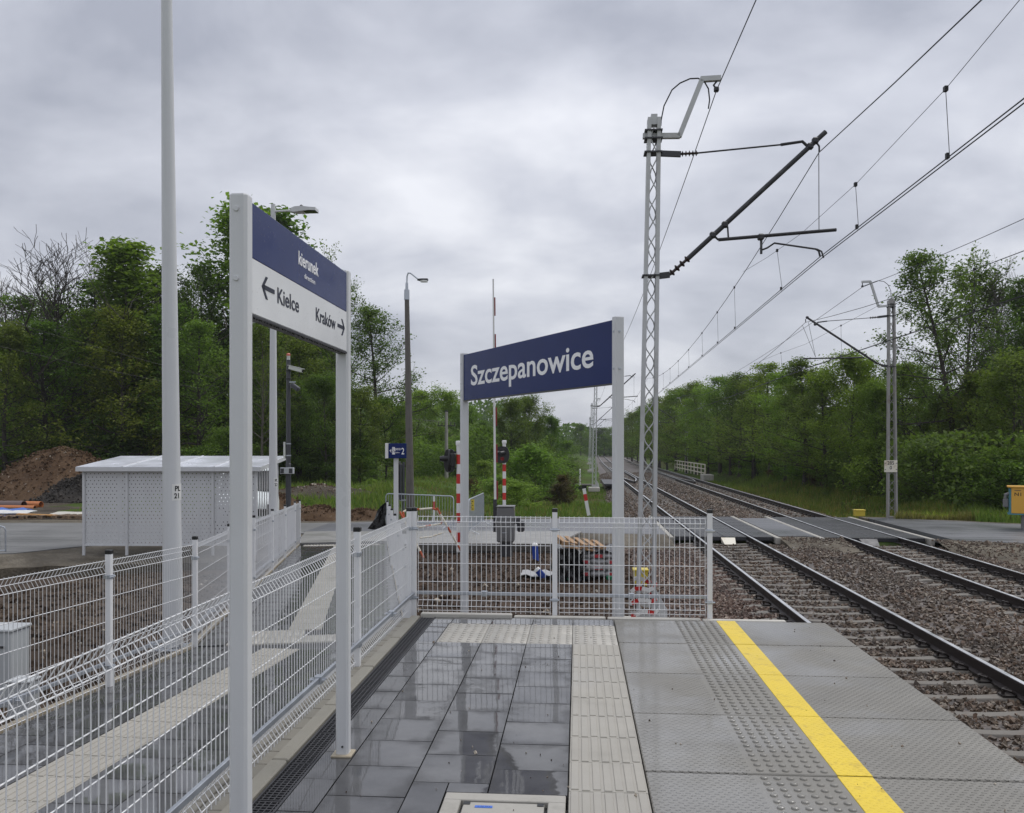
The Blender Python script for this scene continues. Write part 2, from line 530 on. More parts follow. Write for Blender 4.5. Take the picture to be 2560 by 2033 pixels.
def m_slab(name, c, yellow=False):
    t = NT(name); wp = t.coord('World')
    f = t.noise(wp, 3.2, 6, .62)
    cc = t.mix(f, mul(c, .86), mul(c, 1.10))
    g = t.noise(wp, 260, 2)
    cc = t.mix(t.map(g, .35, .65, 0, .25), cc, mul(c, .72))
    if yellow:
        dirt = t.map(t.noise(wp, 9, 7, .75), .54, .72, 0, .60)
        cc = t.mix(dirt, cc, (.22, .13, .05))
    else:
        st = t.map(t.noise(wp, 1.1, 7, .72), .46, .70, 0, .6)
        cc = t.mix(st, cc, mul(c, .60))
        oi = t.n('ShaderNodeObjectInfo').outputs['Random']
        cc = t.mix(t.math('MULTIPLY', oi, .22), cc, mul(c, .62))
    spot = t.map(t.voro(wp, 5), .02, .04, .85, 0)
    gate = t.map(t.noise(wp, 1.7, 2), .52, .62, 0, 1)
    cc = t.mix(t.math('MULTIPLY', spot, gate), cc, (.03, .03, .03))
    t.col(cc)
    # tear plate relief: staggered ellipses turned left and right in turn
    sp = t.n('ShaderNodeSeparateXYZ'); t.l(wp, sp.inputs[0])
    px = t.math('MULTIPLY', sp.outputs[0], 21.0); py = t.math('MULTIPLY', sp.outputs[1], 34.0)
    row = t.math('FLOOR', py)
    par = t.math('MODULO', t.math('ABSOLUTE', row), 2.0)
    px2 = t.math('ADD', px, t.math('MULTIPLY', par, .5))
    fx = t.math('SUBTRACT', t.math('FRACT', px2), .5); fy = t.math('SUBTRACT', t.math('FRACT', py), .5)
    sg = t.math('SUBTRACT', t.math('MULTIPLY', par, 2.0), 1.0)
    a = t.math('ADD', fx, t.math('MULTIPLY', t.math('MULTIPLY', fy, sg), .75))
    b = t.math('SUBTRACT', fy, t.math('MULTIPLY', t.math('MULTIPLY', fx, sg), .75))
    e = t.math('ADD', t.math('MULTIPLY', t.math('MULTIPLY', a, a), 6.0), t.math('MULTIPLY', t.math('MULTIPLY', b, b), 22.0))
    bmp = t.map(e, .35, 1.0, 1, 0)
    if not yellow:
        # the dome strip beside the yellow line is flat between its domes
        gate2 = t.math('SUBTRACT', 1.0, t.math('MULTIPLY', t.math('GREATER_THAN', sp.outputs[0], .915), t.math('LESS_THAN', sp.outputs[0], 1.37)))
        bmp = t.math('MULTIPLY', bmp, gate2)
    wet = t.noise(wp, .9, 5, .6)
    side = t.map(sp.outputs[0], .45, 1.5, .10, -.05)
    t.rough(t.ramp(t.math('SUBTRACT', wet, side), [(.30, .25), (.44, .34), (.60, .5)]))
    if not yellow:
        t.l(t.ramp(t.math('SUBTRACT', wet, side), [(.34, .9), (.44, .5), (.54, 0)]), t.p.inputs['Coat Weight']); t.p.inputs['Coat Roughness'].default_value = .10
    t.bump(t.math('ADD', t.math('MULTIPLY', bmp, 1.0), t.math('MULTIPLY', g, .08)), .45 if yellow else 1.0, .018)
    t.p.inputs['Specular IOR Level'].default_value = .4
    return t.m
M['slab'] = m_slab('platform_slab', (.235, .224, .198))
M['yellow_line'] = m_slab('yellow_line', (.78, .57, .04), True)

def m_soil(name, c, c2, scale=1.0, rough=.85, speck=True):
    t = NT(name); wp = t.coord('World')
    f = t.noise(wp, .9 * scale, 8, .65); g = t.noise(wp, 14 * scale, 5, .7); h = t.noise(wp, 70 * scale, 3, .6)
    k = t.math('ADD', t.math('MULTIPLY', f, .55), t.math('MULTIPLY', g, .45))
    cc = t.ramp(k, [(.34, mul(c, .55)), (.48, c), (.62, c2), (.75, mul(c2, 1.5))])
    if speck:
        vc = t.n('ShaderNodeTexVoronoi'); t.l(wp, vc.inputs[0]); vc.inputs['Scale'].default_value = 16 * scale
        d = t.map(vc.outputs['Distance'], .12, .2, 1, 0)
        gate = t.map(t.noise(wp, 3 * scale, 3), .54, .6, 0, 1)
        cc = t.mix(t.math('MULTIPLY', t.math('MULTIPLY', d, gate), .7), cc, (.33, .30, .25))
    t.col(cc)
    t.rough(t.map(g, .3, .7, rough - .3, min(1, rough + .1)))
    t.p.inputs['Specular IOR Level'].default_value = .18
    t.bump(t.math('ADD', t.math('MULTIPLY', g, .7), t.math('MULTIPLY', h, .3)), .9, .05)
    return t.m
M['soil'] = m_soil('soil', (.044, .027, .017), (.080, .052, .034))
M['soil_left'] = m_soil('soil_left', (.050, .033, .021), (.098, .070, .047))
M['mound_soil'] = m_soil('mound_soil', (.080, .046, .024), (.135, .088, .052), .55, .95)
M['gravel_dark'] = m_soil('gravel_dark', (.030, .026, .022), (.062, .054, .046), 1.2, .7)
M['dirt_edge'] = m_soil('dirt_edge', (.10, .085, .062), (.20, .175, .135), 1.2, .8)

def m_asphalt(name, c, wet=.3):
    t = NT(name); wp = t.coord('World')
    f = t.noise(wp, .35, 7, .6); g = t.noise(wp, 90, 2)
    st = t.n('ShaderNodeMapping'); st.inputs['Scale'].default_value = (.16, 2.2, 1); t.l(wp, st.inputs[0])
    lanes = t.noise(st.outputs[0], 1.0, 4, .6)
    k = t.math('ADD', t.math('MULTIPLY', f, .5), t.math('MULTIPLY', lanes, .5))
    cc = t.ramp(k, [(.33, mul(c, .62)), (.5, c), (.68, mul(c, 1.45))])
    cc = t.mix(t.map(g, .55, .7, 0, .5), cc, mul(c, 2.2))
    t.col(cc)
    t.rough(t.map(k, .38, .62, .22 + .2 * (1 - wet), .6))
    t.bump(g, .3, .006)
    return t.m
M['asphalt'] = m_asphalt('asphalt', (.105, .108, .118), .75)
M['asphalt_yard'] = m_asphalt('asphalt_yard', (.15, .15, .148), .2)
M['rubber'] = m_asphalt('rubber_panel', (.028, .029, .033), .8)

def m_ground():
    t = NT('ground_cover'); wp = t.coord('World')
    f = t.noise(wp, .10, 7, .62); g = t.noise(wp, 1.3, 6, .7); h = t.noise(wp, 11, 4, .7)
    k = t.math('ADD', t.math('MULTIPLY', f, .45), t.math('ADD', t.math('MULTIPLY', g, .35), t.math('MULTIPLY', h, .2)))
    cc = t.ramp(k, [(.34, (.070, .048, .030)), (.43, (.068, .066, .024)), (.50, (.062, .098, .022)), (.60, (.085, .150, .030)), (.72, (.120, .150, .045))])
    t.col(cc); t.rough(.95); t.p.inputs['Specular IOR Level'].default_value = .08
    t.bump(t.math('ADD', h, g), .8, .12)
    return t.m
M['ground'] = m_ground()

def m_rock(name, stops, rough=.55):
    t = NT(name)
    i = t.island(); wp = t.coord('World')
    cc = t.ramp(i, stops)
    cc = t.mix(t.noise(wp, 45, 4, .7), mul((.5, .5, .5), .5), (1, 1, 1), 'MIX') if False else cc
    n = t.noise(wp, 40, 4, .7)
    cc2 = t.mix(1.0, cc, t.ramp(n, [(.3, .55), (.7, 1.25)]), 'MULTIPLY')
    zone = t.noise(wp, .55, 3)
    cc3 = t.mix(1.0, cc2, t.ramp(zone, [(.35, (.82, .83, .82)), (.65, (1.12, 1.04, .95))]), 'MULTIPLY')
    t.col(cc3); t.rough(t.map(n, .3, .7, rough - .15, rough + .2))
    return t.m
M['ballast'] = m_rock('ballast', [(.0, (.056, .041, .031)), (.25, (.094, .069, .050)), (.5, (.126, .095, .068)), (.72, (.136, .088, .060)), (.9, (.165, .132, .098)), (1.0, (.25, .215, .175))])
M['ballast_red'] = m_rock('ballast_red', [(.0, (.058, .037, .030)), (.3, (.108, .068, .052)), (.6, (.146, .092, .070)), (.85, (.175, .125, .098)), (1.0, (.27, .23, .19))])
def m_ballast_bed():
    t = NT('ballast_bed'); wp = t.coord('World')
    v = t.n('ShaderNodeTexVoronoi'); t.l(wp, v.inputs[0]); v.inputs['Scale'].default_value = 17
    hsv = t.n('ShaderNodeSeparateColor'); t.l(v.outputs['Color'], hsv.inputs[0])
    cc = t.ramp(hsv.outputs[0], [(.0, (.030, .023, .020)), (.35, (.068, .050, .042)), (.7, (.105, .080, .066)), (1.0, (.18, .155, .13))])
    edge = t.map(v.outputs['Distance'], .02, .055, 1, 0)
    cc = t.mix(t.map(v.outputs['Distance'], .5, .95, 0, .9), cc, (.015, .012, .011))
    t.col(cc); t.rough(.6)
    t.bump(v.outputs['Distance'], -1.0, .05)
    return t.m
M['ballast_bed'] = m_ballast_bed()
M['sleeper'] = simple('sleeper', (.140, .127, .108), .62, var=.2, vs=4, bump=.2, bs=90, world=True, dirt=(.11, .085, .065))
M['rail'] = simple('rail_web', (.034, .026, .024), .48, .35, var=.3, vs=6, world=True)
M['rail_top'] = simple('rail_top', (.62, .63, .65), .36, .85, var=.08, vs=3, world=True)
M['clip'] = simple('rail_clip', (.030, .024, .022), .5, .4, var=.3)

def m_leaf(name, a, b, c, hue=.0):
    t = NT(name)
    i = t.island(); wp = t.coord('World'); oi = t.orand()
    zone = t.noise(wp, .33, 3)
    k = t.math('ADD', t.math('MULTIPLY', i, .5), t.math('MULTIPLY', zone, .5))
    cc = t.ramp(k, [(.22, a), (.50, b), (.78, c)])
    cc = t.mix(1.0, cc, t.ramp(oi, [(0, (.72, .80, .72)), (.5, (1, 1, 1)), (1, (1.22, 1.08, .9))]), 'MULTIPLY')
    t.col(cc); t.rough(.6)
    t.p.inputs['Specular IOR Level'].default_value = .12
    tr = t.n('ShaderNodeBsdfTranslucent')
    bright = t.mix(1.0, cc, (1.35, 1.5, .75), 'MULTIPLY')
    t.l(bright, tr.inputs[0])
    ms = t.n('ShaderNodeMixShader'); ms.inputs[0].default_value = .40
    t.l(t.p.outputs[0], ms.inputs[1]); t.l(tr.outputs[0], ms.inputs[2]); t.l(ms.outputs[0], t.o.inputs[0])
    return t.m
M['leaf'] = m_leaf('leaf_green', (.072, .120, .022), (.128, .205, .040), (.190, .275, .062))
M['leaf_bright'] = m_leaf('leaf_bright', (.095, .170, .026), (.165, .265, .046), (.230, .325, .075))
M['leaf_olive'] = m_leaf('leaf_olive', (.072, .104, .022), (.128, .174, .040), (.185, .228, .060))
M['leaf_dark'] = m_leaf('leaf_dark', (.054, .090, .022), (.096, .150, .036), (.145, .205, .052))
M['leaf_brown'] = m_leaf('leaf_brown', (.055, .040, .018), (.090, .066, .030), (.125, .095, .045))
M['grass'] = m_leaf('grass_blade', (.070, .115, .024), (.120, .188, .042), (.195, .245, .072))
M['grass_dry'] = m_leaf('grass_dry', (.11, .105, .035), (.19, .17, .065), (.30, .26, .12))
M['bark'] = simple('bark', (.050, .042, .036), .9, var=.4, vs=6, bump=.5, bs=14, bd=.03)
M['bark_pale'] = simple('bark_pale', (.10, .088, .075), .9, var=.4, vs=5, bump=.5, bs=14, bd=.03)
M['hill_green'] = simple('hill_green', (.10, .19, .045), .9, var=.3, vs=.05, world=True)

# ================================================================== the setting
def sstep(a, b, x):
    t = np.clip((x - a) / (b - a), 0, 1)
    return t * t * (3 - 2 * t)
def curve(y):
    d = max(0.0, y - 20.0)
    return 4.5e-5 * d * d
def tx1(y): return 4.19 + curve(y)
def tx2(y): return 8.25 + .0065 * y + curve(y)
def tz(y): return -0.91 - .0033 * min(max(0.0, y - 34.0), 110.0)       # top of rail

rng = np.random.default_rng(5)
def bumps(x, y, k=1.0, seed=0):
    r = np.random.default_rng(100 + seed)
    z = np.zeros_like(x)
    for i in range(14):
        f = k * (0.35 + 0.42 * i); a = r.uniform(0, 6.28); p = r.uniform(0, 6.28)
        z += np.sin((x * math.cos(a) + y * math.sin(a)) * f + p) / (1.2 + .55 * i)
    return z * .3
# ---- ground: one sheet to the horizon
def ground_z(x, y):
    z = np.full_like(x, -1.42)
    far = sstep(30.5, 33, y)
    z = z + far * .43 * (1 - .0 * x)
    cor = sstep(-.8, .6, x - curve_v(y)) * (1 - sstep(12.6, 14.2, x - curve_v(y)))
    z = z - cor * .45 * sstep(30, 33, y) - cor * .15
    bank = sstep(32, 44, y) * (1 - sstep(52, 70, y)) * (1 - sstep(-9, -4, x)) * sstep(-24, -17, x)
    z = z + bank * (.55 + .35 * bumps(x, y, 1.0, 1))
    mead = sstep(34, 48, y) * (1 - sstep(75, 110, y)) * sstep(-9, -4, x) * (1 - sstep(-1.5, .8, x))
    z = z - mead * .75
    hill = sstep(80, 230, y) * (1 - sstep(-34, -3, x - curve_v(y)))
    z = z + hill * (9.5 + 1.5 * bumps(x, y, .03, 3))
    hillr = sstep(90, 300, y) * sstep(40, 120, x)
    z = z + hillr * 8
    z = z + sstep(33, 45, y) * .10 * bumps(x, y, .8, 2)
    far2 = sstep(330, 600, y)
    z = z + far2 * 6
    return z
def curve_v(y):
    d = np.maximum(0.0, np.minimum(y, 300) - 20.0)
    return 4.5e-5 * d * d
def grid_mesh(name, xs, ys, zf, mat, smooth=True):
    X, Y = np.meshgrid(xs, ys)
    Z = zf(X, Y)
    V = np.stack([X, Y, Z], -1).reshape(-1, 3)
    nx, ny = len(xs), len(ys)
    i = np.arange(nx - 1)[None, :] + nx * np.arange(ny - 1)[:, None]
    F = np.stack([i, i + 1, i + 1 + nx, i + nx], -1).reshape(-1, 4)
    return npmesh(name, V, F, mat, smooth)
xs = np.concatenate([np.linspace(-900, -80, 14)[:-1], np.linspace(-80, -22, 30)[:-1], np.linspace(-22, 20, 71)[:-1], np.linspace(20, 80, 25)[:-1], np.linspace(80, 900, 14)])
ys = np.concatenate([np.linspace(-200, -10, 8)[:-1], np.linspace(-10, 30, 21)[:-1], np.linspace(30, 80, 72)[:-1], np.linspace(80, 300, 60)[:-1], np.linspace(300, 1600, 20)])
kind(obj('ground', grid_mesh('ground', xs, ys, ground_z, M['ground'])), 'structure')

# ---- roads
def strip(name, near, far, z, mat, n=60, thick=0.0, zn=None, zfar=None):
    x0 = max(near[0][0], far[0][0]); x1 = min(near[-1][0], far[-1][0])
    X = np.linspace(x0, x1, n)
    a = np.interp(X, [p[0] for p in near], [p[1] for p in near]) + .05 * np.sin(X * 5.1) + .03 * np.sin(X * 13.7)
    b = np.interp(X, [p[0] for p in far], [p[1] for p in far]) + .05 * np.sin(X * 4.3 + 1) + .03 * np.sin(X * 11.1)
    mb = MB()
    vs = []; fs = []
    m = 6
    for i in range(n):
        for j in range(m):
            t = j / (m - 1)
            zz_ = z
            if zn is not None and t < .75: zz_ = z + (zn - z) * (1 - t / .75) ** 1.2 + .018 * math.sin(X[i] * 7 + t * 9) * (1 - t)
            if zfar is not None and t > .25: zz_ = z + (zfar - z) * ((t - .25) / .75) ** 1.2
            vs.append((X[i], a[i] * (1 - t) + b[i] * t, zz_))
    for i in range(n - 1):
        for j in range(m - 1):
            fs.append((i * m + j, (i + 1) * m + j, (i + 1) * m + j + 1, i * m + j + 1))
    mb.add(vs, fs)
    if thick:
        k = len(mb.v)
        vs2 = [(x, y, zz - thick) for x, y, zz in mb.v]
        rim = [i * m for i in range(n)] + [(n - 1) * m + j for j in range(1, m)] + [i * m + m - 1 for i in range(n - 2, -1, -1)] + [j for j in range(m - 2, 0, -1)]
        mb.v += vs2
        for q in range(len(rim)):
            p, r2 = rim[q], rim[(q + 1) % len(rim)]
            mb.f.append((p, p + k, r2 + k, r2))
    return kind(obj(name, mb.mesh(name, mat, .6)), 'structure')
strip('road', [(-70, 12), (-14, 20.1), (-12.6, 22.4), (-8, 25.7), (-2, 26.25), (2.66, 26.0)],
      [(-70, 27.2), (-18.4, 28.2), (-8.8, 28.9), (-2.1, 31.0), (2.66, 31.7)], -.93, M['asphalt_yard'], 120, .2)
strip('road', [(-8.4, 25.9), (-2, 26.3), (2.655, 26.05)], [(-8.4, 28.7), (-2.1, 30.9), (2.655, 31.6)], -.926, M['asphalt'], 70)
strip('road_shoulder', [(.0, 24.2), (2.66, 23.4)], [(.0, 26.35), (2.66, 26.1)], -.935, M['dirt_edge'], 20, .2, -1.10)
strip('road', [(10.52, 25.0), (12, 24.4), (34, 16)], [(10.52, 32.5), (11.5, 32.4), (14.8, 30.1), (34, 23)], -.93, M['asphalt'], 60, .2)
strip('road', [(5.83, 25.8), (7.42, 25.6)], [(5.83, 31.9), (7.42, 32.1)], -.925, M['asphalt'], 12, .25)
strip('road_shoulder', [(-34, 12.0), (-14.2, 17.8), (-12.9, 19.3), (-6.9, 20.9)], [(-34, 17.2), (-14, 20.5), (-12.6, 22.7), (-6.9, 26.2)], -.95, M['dirt_edge'], 80, .45, -1.12)
strip('road_shoulder', [(-40, 28.0), (-18.4, 28.0), (-8.8, 28.7), (-2.1, 30.8), (1.6, 31.3)], [(-40, 30.2), (-18.4, 29.6), (-8.8, 29.7), (-2.1, 31.5), (1.6, 32.0)], -.945, M['dirt_edge'], 80, .3)
strip('road_shoulder', [(10.3, 22.3), (12, 21.8), (34, 13)], [(10.3, 25.3), (12, 24.7), (34, 16.3)], -.942, M['dirt_edge'], 40, .3, -1.22)
strip('road_shoulder', [(10.45, 32.2), (11.5, 32.2), (14.8, 29.9), (34, 22.8)], [(10.45, 33.1), (11.5, 33.0), (14.8, 30.8), (34, 23.9)], -.945, M['dirt_edge'], 40, .3)
strip('road_shoulder', [(5.75, 23.4), (7.5, 23.3)], [(5.75, 25.85), (7.5, 25.7)], -.945, M['dirt_edge'], 14, .2, -1.09)

M['yard_soil'] = m_soil('yard_soil', (.050, .040, .030), (.105, .088, .066), .8)
# ---- soil beds
def soil_z(x, y):
    b = bumps(x, y, 2.2, 7) * .05 + bumps(x, y, 7.0, 8) * .018
    return -1.07 + b - .04 * sstep(16, 23, y) + .05 * sstep(.0, .9, x) - .22 * sstep(1.0, 1.7, x)
xs = np.linspace(-6.6, 2.4, 150); ys = np.linspace(8.3, 25.5, 240)
kind(obj('soil', grid_mesh('soil', xs, ys, soil_z, M['soil'])), 'structure')
def soil2_z(x, y):
    b = bumps(x, y, 1.7, 17) * .09 + bumps(x, y, 6.0, 18) * .03
    return -.74 - .035 * (y - 6) * sstep(6, 12, y) + b + .12 * sstep(-5.4, -7, x) - .22 * sstep(11, 19, y) - .1 * sstep(-9, -16, x)
xs = np.linspace(-30, -4.16, 200); ys = np.linspace(1.5, 21.4, 220)
kind(obj('soil', grid_mesh('soil', xs, ys, lambda x, y: soil2_z(x, y), M['soil_left'])), 'structure')

def soil3_z(x, y):
    return -1.0 + .05 * sstep(29, 33, y) + bumps(x, y, 1.5, 27) * .05 + bumps(x, y, 5, 28) * .02
kind(obj('soil', grid_mesh('soil', np.linspace(-48, -13.2, 120), np.linspace(28.0, 50, 90), soil3_z, M['yard_soil'])), 'structure')
# clods and stones lying on the soil
BOX = np.array([(-1, -1, -1), (1, -1, -1), (1, 1, -1), (-1, 1, -1), (-1, -1, 1), (1, -1, 1), (1, 1, 1), (-1, 1, 1)], float)
BF = np.array([(0, 3, 2, 1), (4, 5, 6, 7), (0, 1, 5, 4), (1, 2, 6, 5), (2, 3, 7, 6), (3, 0, 4, 7)])
def rocks(name, P, size, mat, flat=.7, seed=1):
    r = np.random.default_rng(seed)
    n = len(P)
    S = size[:, None] * r.uniform(.55, 1.15, (n, 3)) * np.array([1, 1, flat])
    V = BOX[None] * (1 + r.uniform(-.42, .18, (n, 8, 1))) + r.uniform(-.22, .22, (n, 8, 3))
    V = V * S[:, None, :] * .5
    q = r.normal(size=(n, 4)); q /= np.linalg.norm(q, axis=1, keepdims=True)
    w, x, y, z = q.T
    R = np.stack([1 - 2 * (y * y + z * z), 2 * (x * y - z * w), 2 * (x * z + y * w), 2 * (x * y + z * w), 1 - 2 * (x * x + z * z), 2 * (y * z - x * w), 2 * (x * z - y * w), 2 * (y * z + x * w), 1 - 2 * (x * x + y * y)], -1).reshape(n, 3, 3)
    V = np.einsum('nij,nkj->nki', R, V) + P[:, None, :]
    F = BF[None] + 8 * np.arange(n)[:, None, None]
    return npmesh(name, V.reshape(-1, 3), F.reshape(-1, 4), mat)
n = 5200
x = rng.uniform(-4.2, 1.9, n); y = rng.uniform(9.2, 22.6, n)
z = soil_z(x, y)
ok = x > -1.9 - .262 * (y - 9)
P = np.stack([x, y, z], -1)[ok]
o = obj('soil_clods', rocks('soil_clods', P, rng.gamma(2.0, .017, len(P)) + .012, M['soil'], .7, 3)); kind(o, 'stuff')
n = 5200
x = rng.uniform(-11, -4.3, n); y = rng.uniform(5.5, 19.5, n)
P = np.stack([x, y, soil2_z(x, y)], -1)
o = obj('soil_clods', rocks('soil_clods', P, rng.gamma(2.0, .018, n) + .012, M['soil_left'], .7, 4)); kind(o, 'stuff')
M['pebble'] = m_rock('pebble', [(0, (.16, .12, .09)), (.4, (.25, .21, .16)), (.8, (.38, .34, .28)), (1, (.5, .47, .42))], .7)
n = 420
x = np.concatenate([rng.uniform(-3.6, 1.9, n // 2), rng.uniform(-10, -4.4, n // 2)]); y = np.concatenate([rng.uniform(9.5, 22.4, n // 2), rng.uniform(5.5, 19, n // 2)])
z = np.where(x > -4.3, soil_z(x, y), soil2_z(x, y)) + .012
ok = (x < -4.3) | (x > -1.9 - .262 * (y - 9))
P = np.stack([x, y, z], -1)[ok]
kind(obj('soil_pebbles', rocks('soil_pebbles', P, rng.gamma(2.2, .014, len(P)) + .012, M['pebble'], .7, 5)), 'stuff')

# ---- platform
plat = struct('platform')
PZ = 0.0
PEND = 8.65
MB().box((.215, 2.82, -.54), (4.35, 11.62, .93)).build('retaining_wall', M['concrete'], plat)
SX0, SX1 = .352, 2.41
# grey edge slabs
ysl = [PEND - 1.0 * i for i in range(9)]
slab_me = MB().box((0, 0, -.062), (SX1 - SX0 - .008, .988, .124), ch=.006).mesh('edge_slab', M['slab'], .5)
yel_me = MB().box((0, 0, -.001), (.182, .990, .006), ch=.002).mesh('yellow_line', M['yellow_line'], .5)
dome = MB()
DY = [(-.5 + (i + .5) / 13) for i in range(13)]
for i in range(6):
    for j in range(13):
        dome.lathe([(.0200, 0), (.0190, .0050), (.0135, .0085), (.0005, .0092)], (-.168 + .067 * i, DY[j] * .97 + (.0 if i % 2 == 0 else .0), 0), 9)
dome_me = dome.mesh('dome_field', M['slab'], 1.2)
for y1 in ysl:
    s = obj('edge_slab', slab_me, plat, ((SX0 + SX1) / 2 + .002, y1 - .5, rng.uniform(-.0012, .0012)))
    obj('yellow_line', yel_me, s, (1.355 + .091 - (SX0 + SX1) / 2 + rng.uniform(-.006, .006), 0, .002))
    obj('dome_field', dome_me, s, (1.135 - (SX0 + SX1) / 2, 0, 0))
# guidance strip and domed tiles
rib = MB().box((0, 0, -.03), (.396, .396, .06), ch=.003)
for i in range(7):
    rib.box((-.168 + .056 * i, .006 * (-1) ** i, .0015), (.040, .374, .007), ch=.002)
rib_me = rib.mesh('guidance_tile', M['rib_tile'], .5)
dom = MB().box((0, 0, -.03), (.396, .396, .06), ch=.003)
for i in range(5):
    for j in range(5):
        dom.lathe([(.0190, -.001), (.0180, .0050), (.0135, .0080), (.0004, .0085)], (-.16 + .08 * i, -.16 + .08 * j, 0), 8)
dom_me = dom.mesh('domed_tile', M['pale_tile'], 1.0)
y = 7.55
while y > .6:
    obj('guidance_tile', rib_me, plat, (.152, y - .2, rng.uniform(-.001, .001)), rng.uniform(-.002, .002))
    y -= .4
for i in range(4):
    for j in range(2):
        obj('domed_tile', dom_me, plat, (-1.05 + .4 * i, 7.75 + .4 * j, rng.uniform(-.001, .001)))
# dark paving tiles, columns half a tile out of step
tile_cache = {}
def tile_mesh(w, l):
    k = (round(w, 3), round(l, 3))
    if k not in tile_cache:
        tile_cache[k] = MB().box((0, 0, -.03), (w - .007, l - .007, .06)).mesh('paving_tile', M['tile'], 0)
    return tile_cache[k]
def tile(parent, x0, x1, y0, y1, z=0.0, tilt=None):
    o = obj('paving_tile', tile_mesh(x1 - x0, y1 - y0), parent, ((x0 + x1) / 2, (y0 + y1) / 2, z + rng.uniform(-.0008, .0008)))
    o.rotation_euler = (rng.uniform(-.004, .004), rng.uniform(-.004, .004), 0)
    return o
MAN = (-.662, -.055, 3.55, 4.29)
cols = [(-1.43, -1.25, .0), (-1.25, -.85, .2), (-.85, -.45, .2), (-.45, -.05, .0)]
for ci, (xa, xb, off) in enumerate(cols):
    if ci == 2: off = .0
    if ci == 3: off = .2
    y = 7.55
    first = {0: .34, 1: .14, 2: .34, 3: .14}[ci]
    L = first
    while y > .8:
        ya = y - L
        if ci in (2, 3) and ya < MAN[3] and y > MAN[2]:
            # cut round the inspection chamber
            if y > MAN[3] + .02:
                if ci == 2:
                    tile(plat, xa, -.662, ya, y); tile(plat, -.662, xb, MAN[3], y)
                else:
                    tile(plat, xa, xb, MAN[3], y)
            elif ci == 2:
                tile(plat, xa, -.662, ya, y)
        else:
            tile(plat, xa, xb, ya, y)
        y = ya; L = .4
for x0, x1 in ((-1.43, -1.24), (-1.24, -.84), (-.84, -.44), (-.44, -.05), (-.05, .35)):
    tile(plat, x0, x1, 8.35, 8.64)
tile(plat, -1.43, -1.25, 7.95, 8.35); tile(plat, -1.43, -1.25, 7.55, 7.95)
# kerb blocks, beige pavers, grated drain
kb_me = MB().box((0, 0, -.06), (.094, .985, .13), ch=.008).mesh('kerb_block', M['kerb'], .5)
for i in range(9):
    obj('kerb_block', kb_me, plat, (-1.632, 8.62 - .5 - i, .012 + rng.uniform(-.002, .002)), rng.uniform(-.002, .002))
pv_me = MB().box((0, 0, -.03), (.127, .194, .06), ch=.006).mesh('beige_paver', M['paver'], .5)
for c in range(2):
    for i in range(40):
        y = 8.5 - i * .2 - (.1 if c else 0)
        if y > .6:
            obj('beige_paver', pv_me, plat, (-1.748 - c * .132, y, -.004 + rng.uniform(-.002, .002)), rng.uniform(-.012, .012))
dr = MB()
dr.box((-1.505, 4.6, -.06), (.148, 8.1, .02))
dr.box((-1.572, 4.6, -.025), (.012, 8.1, .052)); dr.box((-1.438, 4.6, -.025), (.012, 8.1, .052))
ch = dr.build('drain_channel', M['steel_dark'], plat)
gr = MB()
for k in (-.045, -.015, .015, .045):
    gr.box((k, 0, -.006), (.006, .49, .012))
for k in range(17):
    gr.box((0, -.24 + .03 * k, -.006), (.116, .009, .011))
gr_me = gr.mesh('drain_grate', M['steel_dark'], 0)
for i in range(16):
    obj('drain_grate', gr_me, plat, (-1.505, 8.38 - .5 * i, -.004 + rng.uniform(-.001, .001)))
# edging at the platform end
for x0, x1, zt in ((-1.60, -.66, .030), (-.65, .28, .012), (.29, 1.22, .010), (1.23, 2.05, .004)):
    MB().box(((x0 + x1) / 2, 8.715, -.10 + zt), (x1 - x0 - .01, .075, .2), ch=.008).build('edging_block', M['concrete_light'], plat)
# inspection chamber in the paving
ch = thing('inspection_chamber', 'concrete inspection chamber lid set in dark platform paving', 'chamber', (-.36, 3.92, 0))
fr = MB()
x0, x1, y0, y1 = MAN
fr.box(((x0 + x1) / 2, y1 - .045, -.03), (x1 - x0 - .01, .085, .064), ch=.004)
fr.box(((x0 + x1) / 2, y0 + .045, -.03), (x1 - x0 - .01, .085, .064), ch=.004)
fr.box((x0 + .048, (y0 + y1) / 2, -.03), (.085, y1 - y0 - .175, .064), ch=.004)
fr.box((x1 - .048, (y0 + y1) / 2, -.03), (.085, y1 - y0 - .175, .064), ch=.004)
fr.build('frame', M['concrete'], ch)
MB().box(((x0 + x1) / 2, (y0 + y1) / 2, -.05), (x1 - x0 - .19, y1 - y0 - .19, .05)).build('recess', M['black_plastic'], ch)
lid = MB().box(((x0 + x1) / 2, (y0 + y1) / 2, -.015), (x1 - x0 - .215, y1 - y0 - .215, .030), ch=.004).build('lid', M['concrete'], ch)
for sx in (x0 + .125, x1 - .125):
    MB().box((sx, y1 - .125, .0012), (.032, .032, .003)).build('lift_hole', M['black_plastic'], lid)
tp = tag(MB().box((-.452, 4.128, .0015), (.085, .024, .0015)).build('tape_strip', M['blue_tape'], None), 'blue tape strip with scribbled ink stuck on the chamber lid', 'tape')
sc = MB()
for i, (dx, h) in enumerate(((-.026, .008), (-.012, .011), (-.004, .008), (.010, .012), (.018, .007), (.028, .009))):
    sc.tube([(-.452 + dx - .003, 4.128 - h * .6, .0026), (-.452 + dx + .002, 4.128 + h * .2, .0026), (-.452 + dx + .004, 4.128 - h * .2, .0026), (-.452 + dx, 4.128 + h * .6, .0026)], .0008, 3)
sc.build('handwriting', M['ink'], tp)

